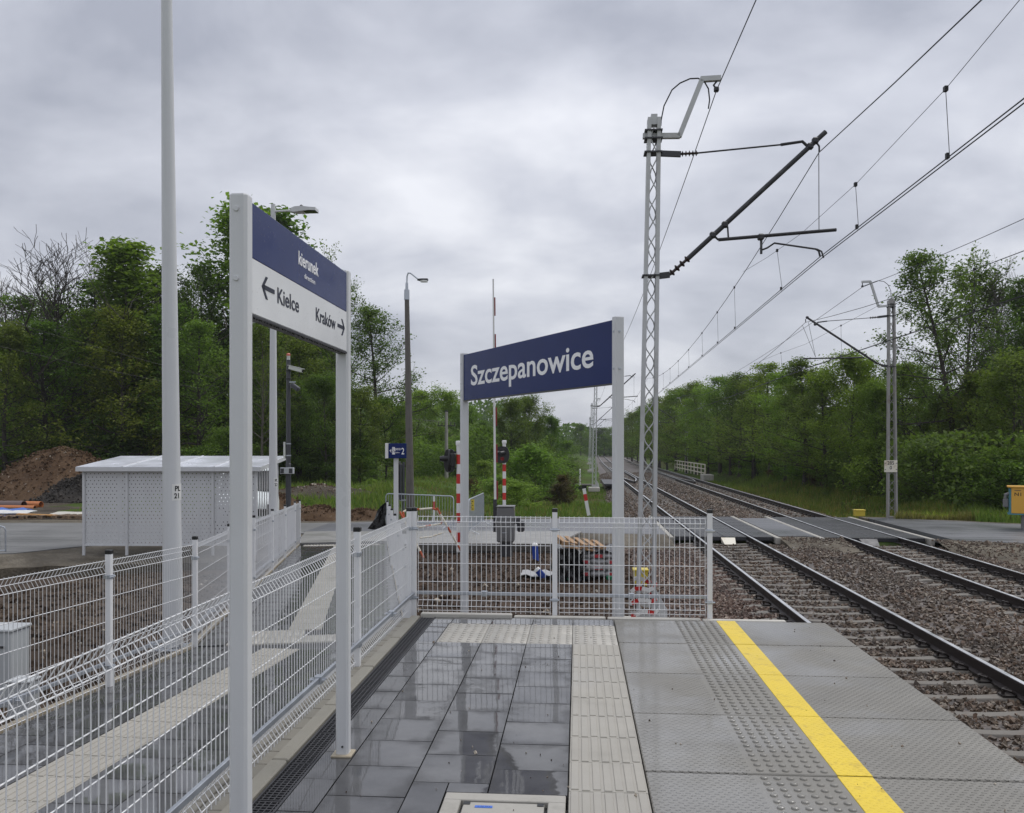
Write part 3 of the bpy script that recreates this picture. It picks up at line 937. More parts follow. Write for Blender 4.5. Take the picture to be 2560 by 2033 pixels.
# grit and small stones trodden onto the platform
n = 70
x = rng.uniform(-1.42, 2.3, n); y = rng.uniform(3.6, 8.6, n)
P = np.stack([x, y, np.full(n, .004)], -1)
kind(obj('platform_grit', rocks('platform_grit', P, rng.gamma(1.6, .0035, n) + .004, M['pebble'], .6, 41)), 'stuff')
n = 45
P = np.stack([rng.uniform(-1.42, 2.3, n), rng.uniform(3.6, 8.6, n), np.full(n, .003)], -1)
kind(obj('platform_grit', rocks('platform_grit', P, rng.gamma(1.4, .003, n) + .003, M['soil'], .5, 42)), 'stuff')
# ---- ramp beside the platform
ramp = struct('ramp')
def rz_up(y): return -.11 - .038 * y
P2 = Vector((-4.17, 9.11, 0)); DIR = Vector((-.2345, .9721, 0)); RGT = Vector((.9721, .2345, 0))
WID = 2.30
SLO = .0345
def low(s, t, dz=0.0):
    p = P2 + DIR * s + RGT * t
    return Vector((p.x, p.y, rz_up(9.11) - SLO * s + dz))
bs = MB()
a = [(-4.15, -1), (-1.985, -1), (-1.985, 9.11), (-4.15, 9.11)]
bs.add([(x, y, rz_up(y) - .014) for x, y in a] + [(x, y, -1.3) for x, y in a], [(0, 1, 2, 3), (0, 4, 5, 1), (1, 5, 6, 2), (3, 2, 6, 7), (0, 3, 7, 4)])
b = [low(0, 0, -.016), low(0, WID, -.016), low(14.0, WID, -.016), low(14.0, 0, -.016)]
bs.add([*b] + [Vector((p.x, p.y, -1.3)) for p in b], [(0, 1, 2, 3), (0, 4, 5, 1), (1, 5, 6, 2), (2, 6, 7, 3), (3, 7, 4, 0)])
bs.add([(-4.15, 9.1, rz_up(9.1) - .015), (-1.985, 9.1, rz_up(9.1) - .015), low(0, WID, -.0155), low(0, 0, -.0155)], [(0, 1, 2, 3)])
bs.build('ramp_base', M['tile'], ramp)
ang = math.atan(.038)
cl = [(-4.135, -3.80), (-3.80, -3.40), (-2.98, -2.58), (-2.58, -2.18), (-2.18, -1.99)]
y = 9.08; r = 0
while y > 1.2:
    for ci, (xa, xb) in enumerate(cl):
        yy = y - (.2 if ci % 2 else 0)
        o = tile(ramp, xa, xb, yy - .4, yy, rz_up(yy - .2))
        o.rotation_euler = (-ang, 0, 0)
    o = obj('guidance_tile', rib_me, ramp, (-3.19, y - .2, rz_up(y - .2))); o.rotation_euler = (-ang, 0, 0); o.scale = (1.04, 1, 1)
    y -= .4
angl = math.atan(SLO); rzl = math.atan2(.2345, .9721)
lowt = [(0.02, .32), (.32, .72), (.72, .92), (1.32, 1.72), (1.72, 2.12), (2.12, 2.29)]
s = .02; r = 0
while s < 13.3:
    for ci, (ta, tb) in enumerate(lowt):
        if s < .7 and ci in (1, 2): continue
        o = tile(ramp, ta, tb, 0, .4)
        o.location = low(s + .2, (ta + tb) / 2)
        o.rotation_euler = (-angl, 0, rzl)
    if s > .7:
        o = obj('guidance_tile', rib_me, ramp, low(s + .2, 1.12)); o.rotation_euler = (-angl, 0, rzl)
    s += .4; r += 1
for i in range(2):
    for j in range(2):
        o = obj('domed_tile', dom_me, ramp, low(.22 + .4 * i, .53 + .4 * j, .003)); o.rotation_euler = (-angl, 0, rzl)
for j in range(1):
    o = obj('domed_tile', dom_me, ramp, low(.22, 1.33 - .2 + .2, .004)); o.rotation_euler = (-angl, 0, rzl)
for i in range(5):
    o = obj('domed_tile', dom_me, ramp, low(13.55, .22 + .4 * i + .1, .002)); o.rotation_euler = (-angl, 0, rzl)
g2 = MB()
for i in range(24):
    p = low(13.78 + .018 * i, 1.15, .002)
    g2.bar(low(13.80 + .022 * i, .05, .004), low(13.80 + .022 * i, 2.25, .004), .012, .02)
g2.build('drain_grate', M['steel_dark'], ramp)
# edging along the ramp's outer side, one stone after another
for i in range(9):
    y0 = 9.1 - i
    MB().bar((-4.185, y0 - .99, rz_up(y0 - .99) - .04), (-4.185, y0, rz_up(y0) - .04), .06, .12, ch=.006).build('edging_stone', M['edging'], ramp)
for i in range(14):
    MB().bar(low(i + .005, -.035, -.04), low(i + .995, -.035, -.04), .06, .12, ch=.006).build('edging_stone', M['edging'], ramp)
    MB().bar(low(i + .005, WID + .035, -.04), low(i + .995, WID + .035, -.04), .06, .12, ch=.006).build('edging_stone', M['edging'], ramp)
# landing of pale paving and the pavement along the road
mb = MB()
q = [low(14.2, -.1), low(14.2, WID + .1)]
mb.prism([(-7.55, 22.75), (q[1].x, q[1].y), (-4.6, 26.22), (-8.3, 25.85)], -1.3, -.905)
kind(mb.build('pavement', M['block_paving'], None), 'structure')
mb = MB()
pv = [(-4.75, 22.55), (-.62, 22.75), (-.02, 25.6), (.12, 26.30), (-4.7, 26.24)]
mb.prism(pv, -1.3, -.888)
pave = kind(mb.build('pavement', M['block_paving'], None), 'structure')
for i in range(4):
    a = Vector((-4.72 + i * 1.03, 22.50 + .05 * i, -.96)); b = a + Vector((1.02, .05, 0))
    MB().bar(a, b, .07, .20, ch=.008).build('kerb_stone', M['concrete_old'], pave)
for i in range(3):
    a = Vector((-.55 + i * .2, 22.8 + i * .96, -.96)); b = a + Vector((.2, .95, 0))
    MB().bar(a, b, .07, .20, ch=.008).build('kerb_stone', M['concrete_old'], pave)

# ---- tracks
def path(f, dx, y0=-4, y1=262):
    ys = [y0]
    while ys[-1] < y1: ys.append(ys[-1] + (1.5 if ys[-1] < 40 else 4))
    return [(f(y) + dx, y, tz(y)) for y in ys]
RP = [(-.070, -.172), (.070, -.172), (.070, -.160), (.012, -.140), (.010, -.050), (.034, -.038), (.036, -.008), (.028, 0), (-.028, 0), (-.036, -.008), (-.034, -.038), (-.010, -.050), (-.012, -.140), (-.070, -.160)]
sl = MB()
prof = [(-1.30, -.035), (-1.12, -.004), (-.92, 0), (-.58, 0), (-.34, -.012), (-.12, -.022), (.12, -.022), (.34, -.012), (.58, 0), (.92, 0), (1.12, -.004), (1.30, -.035)]
rings = []
for x, zq in prof:
    wt = .105 if abs(x) > .5 else .085
    rings.append([(x, -.14, -.22), (x, -wt, zq - .02), (x, -wt + .018, zq), (x, wt - .018, zq), (x, wt, zq - .02), (x, .14, -.22)])
sl.loft(rings)
sleeper_me = sl.mesh('sleeper', M['sleeper'], .7)
cp = MB()
cp.box((0, 0, .006), (.13, .10, .012))
cp.tube([(-.035, -.045, .018), (.005, -.05, .045), (.035, -.02, .050), (.035, .02, .050), (.005, .05, .045), (-.035, .045, .018)], .010, 5)
cp.tube([(.045, 0, 0), (.045, 0, .055)], .012, 6)
clip_me = cp.mesh('rail_clip', M['clip'], .8)
RAILZ = -.176
def clips_np():
    return np.array(cp.v), cp.f
for ti, f in enumerate((tx1, tx2)):
    trk = struct('railway_track')
    for sd in (-1, 1):
        pts = path(f, sd * .7525)
        mb = MB(); top = MB()
        mb.loft([[(x + a, y, z + b) for a, b in RP] for x, y, z in pts])
        top.loft([[(x - .030, y, z - .001), (x + .030, y, z - .001), (x + .024, y, z + .0025), (x - .024, y, z + .0025)] for x, y, z in pts])
        rl = mb.build('rail', M['rail'], trk, smooth=.5)
        top.build('running_surface', M['rail_top'], rl, smooth=.5)
    for sd in (-1, 1):                                   # guard rails over the far bridge, meeting in a point
        gp = [(f(66) + sd * .04, 66.0), (f(68) + sd * .22, 68.0), (f(71) + sd * .42, 71.0), (f(74) + sd * .50, 74.0), (f(90) + sd * .50, 90.0), (f(112) + sd * .50, 112.0)]
        g_ = MB()
        g_.loft([[(x - .035, yy, tz(yy) - .17), (x + .035, yy, tz(yy) - .17), (x + .035, yy, tz(yy) - .005), (x - .035, yy, tz(yy) - .005)] for x, yy in gp])
        g_ = g_.build('guard_rail', M['rail'], trk, smooth=.5)
        g2_ = MB()
        g2_.loft([[(x - .03, yy, tz(yy) - .004), (x + .03, yy, tz(yy) - .004), (x + .03, yy, tz(yy) + .003), (x - .03, yy, tz(yy) + .003)] for x, yy in gp])
        g2_.build('running_surface', M['rail_top'], g_, smooth=.5)
    y = 1.1 + .27 * ti
    extra = MB(); extrac = MB()
    while y < 160:
        if not (25.3 < y < 32.6):
            if y < 72:
                s = obj('sleeper', sleeper_me, trk, (f(y) + rng.uniform(-.012, .012), y + rng.uniform(-.012, .012), tz(y) + RAILZ + rng.uniform(-.004, .002)), rng.uniform(-.008, .008))
                if y < 25 and y > (3 if ti == 0 else 9.5):
                    for sd in (-1, 1):
                        for q in (-1, 1):
                            c = obj('rail_clip', clip_me, s, (sd * .7525 + q * .115, 0, .004), 0 if q > 0 else math.pi, scale=(1.45, 1.45, 1.5))
                else:
                    for sd in (-1, 1):
                        for q in (-1, 1):
                            extrac.box((f(y) + sd * .7525 + q * .1, y, tz(y) + RAILZ + .03), (.09, .09, .055))
            else:
                extra.box((f(y), y, tz(y) + RAILZ - .06), (2.6, .24, .12))
        y += .60
    if extra.v: kind(extra.build('far_sleepers', M['sleeper'], trk), 'stuff')
    if extrac.v: kind(extrac.build('far_rail_clips', M['clip'], trk), 'stuff')
# cable loops and dark boards between the rails of the far points
for (xo, f, ya, yb, sgn) in ((-.35, tx1, 52, 74, 1), (.25, tx1, 50, 62, -1), (.1, tx2, 54, 72, 1)):
    pass

# ballast sheet
def zb(x, y):
    c = curve_v(y)
    t1 = 4.19 + c; t2 = 8.25 + .0065 * y + c
    tzv = -.91 - .0033 * np.clip(y - 34, 0, 110)
    base = tzv - .216
    mid = np.exp(-((x - (t1 + t2) / 2) / .55) ** 2) * .075
    z = base + mid
    lx = x - (t1 - 1.45)
    far = sstep(31, 34, y)
    z = z + np.where(lx < 0, lx * (.02 + far * .38), 0)
    rx = x - (t2 + 1.45)
    z = z - np.where(rx > 0, rx * (.10 + .22 * far), 0)
    return z + bumps(x, y, 4, 30) * .012
xs = np.linspace(1.05, 13.6, 90)
for nm, ya, yb, nn in (('ballast_bed', 8.7, 25.2, 110), ('ballast_bed', 32.6, 262, 160)):
    ys = np.linspace(ya, yb, nn)
    X, Y = np.meshgrid(xs, ys)
    Xc = X + curve_v(Y)
    V = np.stack([Xc, Y, zb(Xc, Y)], -1).reshape(-1, 3)
    nx, ny = len(xs), len(ys)
    i = np.arange(nx - 1)[None, :] + nx * np.arange(ny - 1)[:, None]
    F = np.stack([i, i + 1, i + 1 + nx, i + nx], -1).reshape(-1, 4)
    kind(obj(nm, npmesh(nm, V, F, M['ballast_bed'], True)), 'structure')
xs2 = np.linspace(2.3, 13.6, 70); ys2 = np.linspace(-4, 8.9, 60)
kind(obj('ballast_bed', grid_mesh('ballast_bed', xs2, ys2, lambda x, y: zb(x, y) - .003, M['ballast_bed'])), 'structure')
def scatter(n, x0, x1, y0, y1, smin, smax, seed, keep=.09, pw=1.0):
    r = np.random.default_rng(seed)
    u = r.uniform(0, 1, n) ** pw
    y = y0 + (y1 - y0) * u
    x = r.uniform(x0, x1, n) + curve_v(y)
    ok = np.ones(n, bool)
    for f0, ti in ((4.19, 0), (8.25, 1)):
        c = f0 + curve_v(y) + (.0065 * y if ti else 0)
        onsl = (np.abs(((y - (1.1 + .27 * ti) + .3) % .6) - .3) < .115) & (np.abs(x - c) < 1.3)
        ok &= ~(onsl & (r.uniform(0, 1, n) > keep))
        for sd in (-.7525, .7525):
            ok &= np.abs(x - c - sd) > .10
    x = x[ok]; y = y[ok]
    s = r.uniform(smin, smax, len(x))
    z = zb(x, y) + r.uniform(-.010, .026, len(x)) + .004
    return np.stack([x, y, z], -1), s
P, S = scatter(21000, 2.55, 7.6, 4.0, 13.0, .026, .060, 11)
P2a, S2 = scatter(24000, 1.3, 12.6, 13.0, 25.0, .032, .070, 12)
P3, S3 = scatter(9000, 6.0, 12.6, 8.0, 13.0, .030, .066, 13)
PP = np.concatenate([P, P2a, P3]); SS = np.concatenate([S, S2, S3])
red = (PP[:, 0] < 3.3 + .0 * PP[:, 1])
kind(obj('ballast_stones', rocks('ballast_stones', PP[~red], SS[~red], M['ballast'], .75, 21)), 'stuff')
PR, SR = scatter(11500, 1.15, 3.42, 8.9, 24.6, .032, .070, 14)
PR2, SR2 = PP[red], SS[red]
PR = np.concatenate([PR, PR2]); SR = np.concatenate([SR, SR2])
kind(obj('ballast_stones', rocks('ballast_stones', PR, SR, M['ballast_red'], .75, 22)), 'stuff')
P4, S4 = scatter(30000, 1.2, 12.3, 32.7, 95, .050, .105, 15, .05, 1.7)
kind(obj('ballast_stones', rocks('ballast_stones', P4, S4, M['ballast'], .75, 23)), 'stuff')

n = 3800
xa = np.concatenate([r_.uniform(a, b, m) for r_, a, b, m in ((rng, 5.8, 7.5, 900), (rng, 9.9, 17, 2900))]); ya = np.concatenate([rng.uniform(23.2, 25.4, 900), rng.uniform(-2.6, .1, 2900) + np.interp(xa[900:], [9.9, 12, 34], [25.2, 24.5, 16.2])])
za = -.945 - np.clip((np.interp(xa, [5.8, 9.9, 12, 34], [25.6, 25.0, 24.4, 16.0]) - ya) - .4, 0, 3) ** 1.2 * .11 + .01
kind(obj('shoulder_gravel', rocks('shoulder_gravel', np.stack([xa, ya, za], -1), rng.gamma(2.0, .012, n) + .012, M['ballast'], .7, 43)), 'stuff')
# ---- level crossing: rubber panels, concrete beams
xing = struct('level_crossing')
def crossing(f, cx):
    y0, y1 = 25.35, 32.35
    n = 6; L = (y1 - y0) / n
    for (a, b) in ((-1.42, -.835), (-.665, 0), (0, .665), (.835, 1.42)):
        mb = MB().box((0, 0, -.06), (b - a - .012, L - .014, .12), ch=.012)
        k = int((b - a) / .11)
        for i in range(k):
            mb.box((-(b - a) / 2 + .06 + i * .11, 0, .001), (.05, L - .06, .006), ch=.002)
        me = mb.mesh('rubber_panel', M['rubber'], .5)
        for i in range(n):
            yy = y0 + L * (i + .5)
            obj('rubber_panel', me, xing, (f(yy) + (a + b) / 2, yy, -.914 + rng.uniform(-.003, .003)))
    for sd in (-1, 1):
        for i in range(3):
            ya = y0 - .25 + i * 2.5
            MB().box((f(28) + sd * 1.505, ya + 1.25, -1.005), (.13, 2.48, .19), ch=.012).build('concrete_beam', M['concrete'], xing)
crossing(tx1, 0); crossing(tx2, 0)
MB().add([(9.78, 22.9, -1.17), (10.36, 22.3, -1.24), (10.36, 25.32, -.940), (10.02, 25.1, -.955)], [(0, 1, 2, 3)]).build('dirt_wedge', M['dirt_edge'], xing)
for (x, y, w) in ((4.3, 25.0, .40), (8.2, 24.95, .5)):
    mb = MB()
    mb.add([(x - w / 2, y + .25, -.93), (x + w / 2, y + .25, -.93), (x + w * .42, y - .08, -1.09), (x - w * .36, y - .08, -1.09)], [(0, 3, 2, 1)])
    mb.add([(x - w / 2, y + .25, -.93), (x - w * .36, y - .08, -1.09), (x - w * .45, y + .25, -1.09)], [(0, 1, 2)])
    mb.add([(x + w / 2, y + .25, -.93), (x + w * .42, y - .08, -1.09), (x + w * .45, y + .25, -1.09)], [(0, 2, 1)])
    mb.build('deflector_plate', M['cream'] if x < 5 else M['steel_dark'], xing)

# ================================================================== fences
WZ = [1.02, .97, .92, .73, .54, .35, .16, .105, .055]
def vwire(nrm):
    # height, bulge of one upright wire
    return [(.03, 0), (.055, 0), (.105, .032), (.16, 0), (.92, 0), (.97, .032), (1.02, 0), (1.03, 0)]
def panel_mb(a, b, h=1.03, side=1, r=.0031, n=3, sp=.05):
    a = Vector(a); b = Vector(b)
    d = b - a; L = Vector((d.x, d.y, 0)).length
    t = d / L
    nr = Vector((t.y, -t.x, 0)).normalized() * side
    k = h / 1.03
    mb = MB()
    N = max(2, int(L / sp))
    for i in range(N + 1):
        p = a + t * (L * i / N)
        mb.tube([p + nr * q + Vector((0, 0, z * k)) for z, q in vwire(nr)], r, n, False)
    for z in WZ:
        q = .032 if z in (.97, .105) else 0
        o = nr * (q + (r * 1.6)) + Vector((0, 0, z * k))
        mb.tube([a + o, b + o], r * 1.1, 4, False)
    return mb
post_cache = {}
def post(parent, p, h, w=.05, rz=0.0):
    k = (round(h, 2), w)
    if k not in post_cache:
        post_cache[k] = (MB().box((0, 0, h / 2 - .1), (w, w, h + .2), ch=.004).mesh('post', M['white_paint'], .5),
                         MB().box((0, 0, .012), (w + .006, w + .006, .04), ch=.006).mesh('cap', M['black_plastic'], .5),
                         MB().box((0, 0, 0), (w + .012, w + .012, .035), ch=.003).tube([(-w, -w * .55, 0), (w, -w * .55, 0)], .008, 6).mesh('clamp', M['galv'], .5))
    o = ORG.get(parent.name, (0, 0, 0))
    loc = (p[0] - o[0], p[1] - o[1], p[2] - o[2])
    x = obj('post', post_cache[k][0], parent, loc, rz)
    obj('cap', post_cache[k][1], x, (0, 0, h))
    for zc in (h * .17, h * .83):
        obj('clamp', post_cache[k][2], x, (0, 0, zc))
    return x
def fence(name, label, pts, h=1.03, ph=1.08, side=1, bar=None, r=.0031, n=3, sp=.05):
    t = thing(name, label, 'fence', tuple(pts[0]))
    for i, p in enumerate(pts):
        q = pts[min(i + 1, len(pts) - 1)] if i < len(pts) - 1 else p
        o = pts[max(0, i - 1)]
        rz = math.atan2(q[1] - o[1], q[0] - o[0]) if (q != o) else 0
        post(t, p, ph, rz=rz)
    for a, b in zip(pts[:-1], pts[1:]):
        a = Vector(a); b = Vector(b); d = (b - a).normalized()
        panel_mb(a + d * .045, b - d * .045, h, side, r, n, sp).build('mesh_panel', M['white_paint'], t, smooth=0)
        if bar is not None:
            nr = Vector((d.y, -d.x, 0)).normalized() * bar
            o = nr * .045 + Vector((0, 0, .225))
            rb = MB().bar(a + o, b + o, .022, .034, ch=.003).build('steel_rail', M['galv'], t)
            m = a.lerp(b, .5) + o
            MB().bar(m - d * .03, m + d * .03, .05, .055, ch=.004).build('rail_clamp', M['galv'], rb)
            for q in (-1, 1):
                MB().tube([m + d * .018 * q - nr * .06, m + d * .018 * q + nr * .045], .007, 6).build('bolt', M['galv'], rb)
    return t
FX = -1.735
fa = [(FX, 8.80, -.02), (FX, 6.70, -.02), (FX, 4.38, -.02), (FX, 1.90, -.02)]
fence('mesh_fence', 'white wire mesh fence between wet platform and ramp, beside direction sign', fa, side=1, bar=-1, n=4)
fb = [(-1.69, 8.83, -.02), (-.235, 8.80, -.02), (1.315, 8.78, -.02)]
fence('mesh_fence', 'white wire mesh fence closing the platform end below the blue station name board', fb, side=1, bar=-1, n=4)
# outer fence of the ramp: upper run, bend, lower run
fc = [(-4.10, 2.35, rz_up(2.35) - .03), (-4.10, 4.85, rz_up(4.85) - .03), (-4.12, 7.32, rz_up(7.32) - .03), (-4.15, 9.10, rz_up(9.1) - .03)]
ctop = [low(2.45, -.01, -.03), low(4.9, -.01, -.03), low(7.6, -.01, -.03), low(10.1, -.01, -.03), low(12.6, -.01, -.03), low(14.1, -.01, -.03)]
fc += [tuple(p) for p in ctop]
fence('mesh_fence', 'white wire mesh fence on the ramp\'s far side, before the shelter', fc, h=1.15, ph=1.2, side=-1, bar=-1)
fd = [tuple(low(s, WID + .02, -.03)) for s in (1.0, 3.4, 5.8, 8.2, 10.6, 13.6)]
fd = [(-1.80, 9.0, -.5)] + fd
fence('mesh_fence', 'white wire mesh fence seen end-on along the lower ramp\'s right side', fd, h=1.12, ph=1.16, side=1, bar=1)
# black plastic sheet hanging on the far end of that fence
e = Vector(fd[-1])
mb = MB()
rings = []
for i in range(9):
    z = 1.12 - i * .085
    w = .05 + .42 * (i / 8) ** .8
    rings.append([e + Vector((-.03 - w * j / 5 + .02 * math.sin(3 * j + i), -.05 + .05 * math.sin(j * 2.1 + i * .8), z + .03 * math.sin(j * 1.3))) for j in range(6)] +
                 [e + Vector((-.03 - w * j / 5 + .02 * math.sin(3 * j + i), .02 + .05 * math.sin(j * 2.1 + i * .8), z + .03 * math.sin(j * 1.3))) for j in range(5, -1, -1)])
mb.loft(rings)
tag(mb.build('plastic_sheet', M['black_film'], None, smooth=1.0), 'black plastic sheet hanging from the far post of the ramp fence', 'sheet')

# ================================================================== signs
def steel_post(parent, p, h, w, d, rz=0.0, cut=True, name='post'):
    x, y, z = p
    mb = MB()
    c = w * .16
    ring = [(-w / 2 + c, -d / 2), (w / 2 - c, -d / 2), (w / 2, -d / 2 + c), (w / 2, d / 2 - c), (w / 2 - c, d / 2), (-w / 2 + c, d / 2), (-w / 2, d / 2 - c), (-w / 2, -d / 2 + c)]
    R = Matrix.Rotation(rz, 3, 'Z')
    ring = [R @ Vector((a, b, 0)) for a, b in ring]
    mb.loft([[Vector(p) + q for q in ring], [Vector(p) + q + Vector((0, 0, h - .006)) for q in ring], [Vector(p) + q * .93 + Vector((0, 0, h)) for q in ring]])
    return mb.build(name, M['grey_paint'], parent, smooth=.35)
def discs(parent, pts, nrm, r, mat, name='bolt_cap', t=.006):
    nrm = Vector(nrm).normalized()
    for p in pts:
        MB().tube([Vector(p), Vector(p) + nrm * t * .7, Vector(p) + nrm * t], [r, r, r * .85], 14).build(name, mat, parent, smooth=.5)
def letter(parent, txt, size, o, x, y, mat, sx=1, weight=0, align='LEFT', name='lettering', spacing=1.0, fit=None):
    mb = text_mb(txt, size, sx, weight, align, .0012, spacing)
    if fit:
        a = min(v[0] for v in mb.v); b = max(v[0] for v in mb.v)
        mb.v = [((v[0] - a) * fit / (b - a), v[1], v[2]) for v in mb.v]
    place(mb, frame(o, x, y))
    return mb.build(name, mat, parent, smooth=0)
def arrow(parent, o, x, y, L, H, t, mat, flip=1):
    # shaft and two barbs, drawn in the plane x,y; the tip is at o
    mb = MB()
    fm = frame(o, x, y)
    def q(ps):
        v = [fm @ Vector((a * flip, b, .0015)) for a, b in ps] + [fm @ Vector((a * flip, b, -.001)) for a, b in ps]
        k = len(ps)
        mb.add(v, [tuple(range(k)) if flip > 0 else tuple(range(k - 1, -1, -1)), tuple(range(2 * k - 1, k - 1, -1))] + [(i, k + i, k + (i + 1) % k, (i + 1) % k) for i in range(k)])
    q([(t * .9, -t / 2), (L, -t / 2), (L, t / 2), (t * .9, t / 2)])
    q([(0, 0), (H * .5, H / 2), (H * .5 + t * 1.25, H / 2), (t * 1.25, 0)])
    q([(0, 0), (t * 1.25, 0), (H * .5 + t * 1.25, -H / 2), (H * .5, -H / 2)])
    return mb.build('arrow', mat, parent, smooth=0)
# direction sign (runs along the track, faces the rails)
DX = -1.315
ds = thing('direction_sign', 'direction sign with blue and white panel on two tall grey posts, nearest the camera', 'sign', (DX, 4.0, 0))
for y in (3.29, 4.77):
    pp = steel_post(ds, (DX, y, 0), 2.715, .072, .072)
    if y < 4:
        discs(pp, [(DX - .004, y - .036, 2.655), (DX - .004, y - .036, 2.385)], (0, -1, 0), .011, M['grey_paint'])
    else:
        discs(pp, [(DX + .004, y - .036, .055)], (0, -1, 0), .006, M['black_plastic'], 'bolt')
    MB().box((DX, y, .004), (.115, .115, .014), ch=.004).build('mortar_collar', M['edging'], ds)
PX = DX + .030
pb = MB().box((DX + .006, 4.03, 2.590), (.045, 1.404, .218), ch=.002).build('blue_panel', M['sign_blue'], ds)
pw = MB().box((DX + .006, 4.03, 2.370), (.045, 1.404, .220), ch=.002).build('white_panel', M['sign_white'], ds)
MB().box((DX + .006, 4.03, 2.252), (.052, 1.404, .012), ch=.002).build('bottom_rail', M['steel_dark'], ds)
fx = DX + .0290
X_, Y_ = (0, 1, 0), (0, 0, 1)
letter(pb, 'kierunek', .088, (fx, 3.90, 2.575), X_, Y_, M['letter_white'], 1, .0012, fit=.305)
letter(pb, 'direction', .034, (fx, 3.985, 2.525), X_, Y_, M['letter_white'], 1, .0, fit=.165)
arrow(pw, (fx, 3.435, 2.388), X_, Y_, .148, .092, .018, M['ink'], 1)
letter(pw, 'Kielce', .095, (fx, 3.62, 2.350), X_, Y_, M['ink'], 1, .0010, fit=.285)
letter(pw, 'Kraków', .093, (fx, 4.165, 2.352), X_, Y_, M['ink'], 1, .0010, fit=.345)
arrow(pw, (fx, 4.690, 2.382), X_, Y_, .140, .088, .018, M['ink'], -1)
dp = MB()
for i in range(46):
    yy = 3.36 + 1.36 * (i + rng.uniform(-.3, .3)) / 46
    dp.ball((DX + .024 + rng.uniform(-.004, .004), yy, 2.2455), .0042, 6, 4, (1, 1, 1.3))
kind(dp.build('water_drops', M['dark_glass'], ds), 'stuff')

# station name board, turned to the track, standing behind the end fence
RP_ = W(1545, 1500, 9.1); LP_ = W(1161, 1500, 12.74)
nb = thing('station_name_board', 'long blue station name board with white lettering on two posts behind the end fence', 'sign', (RP_.x, RP_.y, -1.0))
dv = Vector((RP_.x - LP_.x, RP_.y - LP_.y, 0)); LEN = dv.length; dv.normalize()
nv = Vector((dv.y, -dv.x, 0))
rzb = math.atan2(dv.y, dv.x)
for p in (RP_, LP_):
    pp = steel_post(nb, (p.x, p.y, -1.0), 4.085, .085, .11, rzb)
    for z in (2.93, 2.54):
        discs(pp, [Vector((p.x, p.y, z)) + dv * (.044 if p is RP_ else -.044) + nv * .01], dv if p is RP_ else -dv, .014, M['galv'])
        discs(pp, [Vector((p.x, p.y, z)) + nv * .056], nv, .012, M['galv'])
mc = (RP_ + LP_) / 2
pn = MB().bar(Vector((LP_.x, LP_.y, 2.725)) + dv * .045, Vector((RP_.x, RP_.y, 2.725)) - dv * .045, .06, .67, ch=.003).build('panel', M['sign_blue'], nb)
MB().bar(Vector((LP_.x, LP_.y, 2.385)) + dv * .045, Vector((RP_.x, RP_.y, 2.385)) - dv * .045, .066, .012).build('bottom_rail', M['anthracite'], nb)
o = Vector((LP_.x, LP_.y, 2.597)) + dv * .295 + nv * .0305
tm = text_mb('Szczepanowice', .400, 1, .0055)
wd = max(v[0] for v in tm.v)
sxx = (LEN - .295 - .44) / wd
tm.v = [(a * sxx, b, c) for a, b, c in tm.v]
place(tm, frame(o, dv, (0, 0, 1)))
tm.build('lettering', M['letter_white'], pn, smooth=0)

# small platform sign by the crossing
ps = W(990, 1300, 20.0)
pt = thing('platform_sign', 'small blue platform 2 sign on a slim grey post beside the ramp foot', 'sign', (ps.x, ps.y, -1.0))
MB().box((ps.x, ps.y, .23), (.095, .095, 2.5), ch=.01).build('post', M['grey_paint'], pt)
a = W(978, 1127, 19.95); b = W(1011, 1127, 19.85)
c0 = W(965, 1127, 19.95)
pn = MB().box(((a.x + b.x) / 2 - .02, a.y, 1.60), (b.x - c0.x - .02, .10, .345), ch=.004).build('panel', M['sign_blue'], pt)
MB().box((c0.x + .03, a.y + .02, 1.60), (.07, .20, .35), ch=.004).build('side_cap', M['white_gloss'], pt)
yf = a.y - .052
lx = c0.x + .09
arrow(pn, (lx, yf, 1.60), (1, 0, 0), (0, 0, 1), .055, .075, .012, M['letter_white'], 1)
bx = MB().box((lx + .095, yf, 1.60), (.062, .003, .17)).build('pictogram', M['letter_white'], pn)
wm_ = MB()
wm_.tube([(lx + .095 + .018 * math.cos(q * .6), yf - .003, 1.575 + .026 * math.sin(q * .6)) for q in range(9)], .004, 4)
wm_.tube([(lx + .085, yf - .003, 1.65), (lx + .09, yf - .003, 1.60), (lx + .112, yf - .003, 1.598), (lx + .118, yf - .003, 1.56)], .005, 4)
wm_.ball((lx + .084, yf - .003, 1.665), .009, 6, 4)
wm_.build('wheelchair_symbol', M['ink'], bx)
letter(pn, 'peron', .095, (lx + .135, yf, 1.615), (1, 0, 0), (0, 0, 1), M['letter_white'], 1, .001, fit=.125)
letter(pn, 'platform', .05, (lx + .135, yf, 1.545), (1, 0, 0), (0, 0, 1), M['letter_white'], 1, 0, fit=.10)
letter(pn, '2', .21, (lx + .275, yf, 1.52), (1, 0, 0), (0, 0, 1), M['letter_white'], .7, .002)

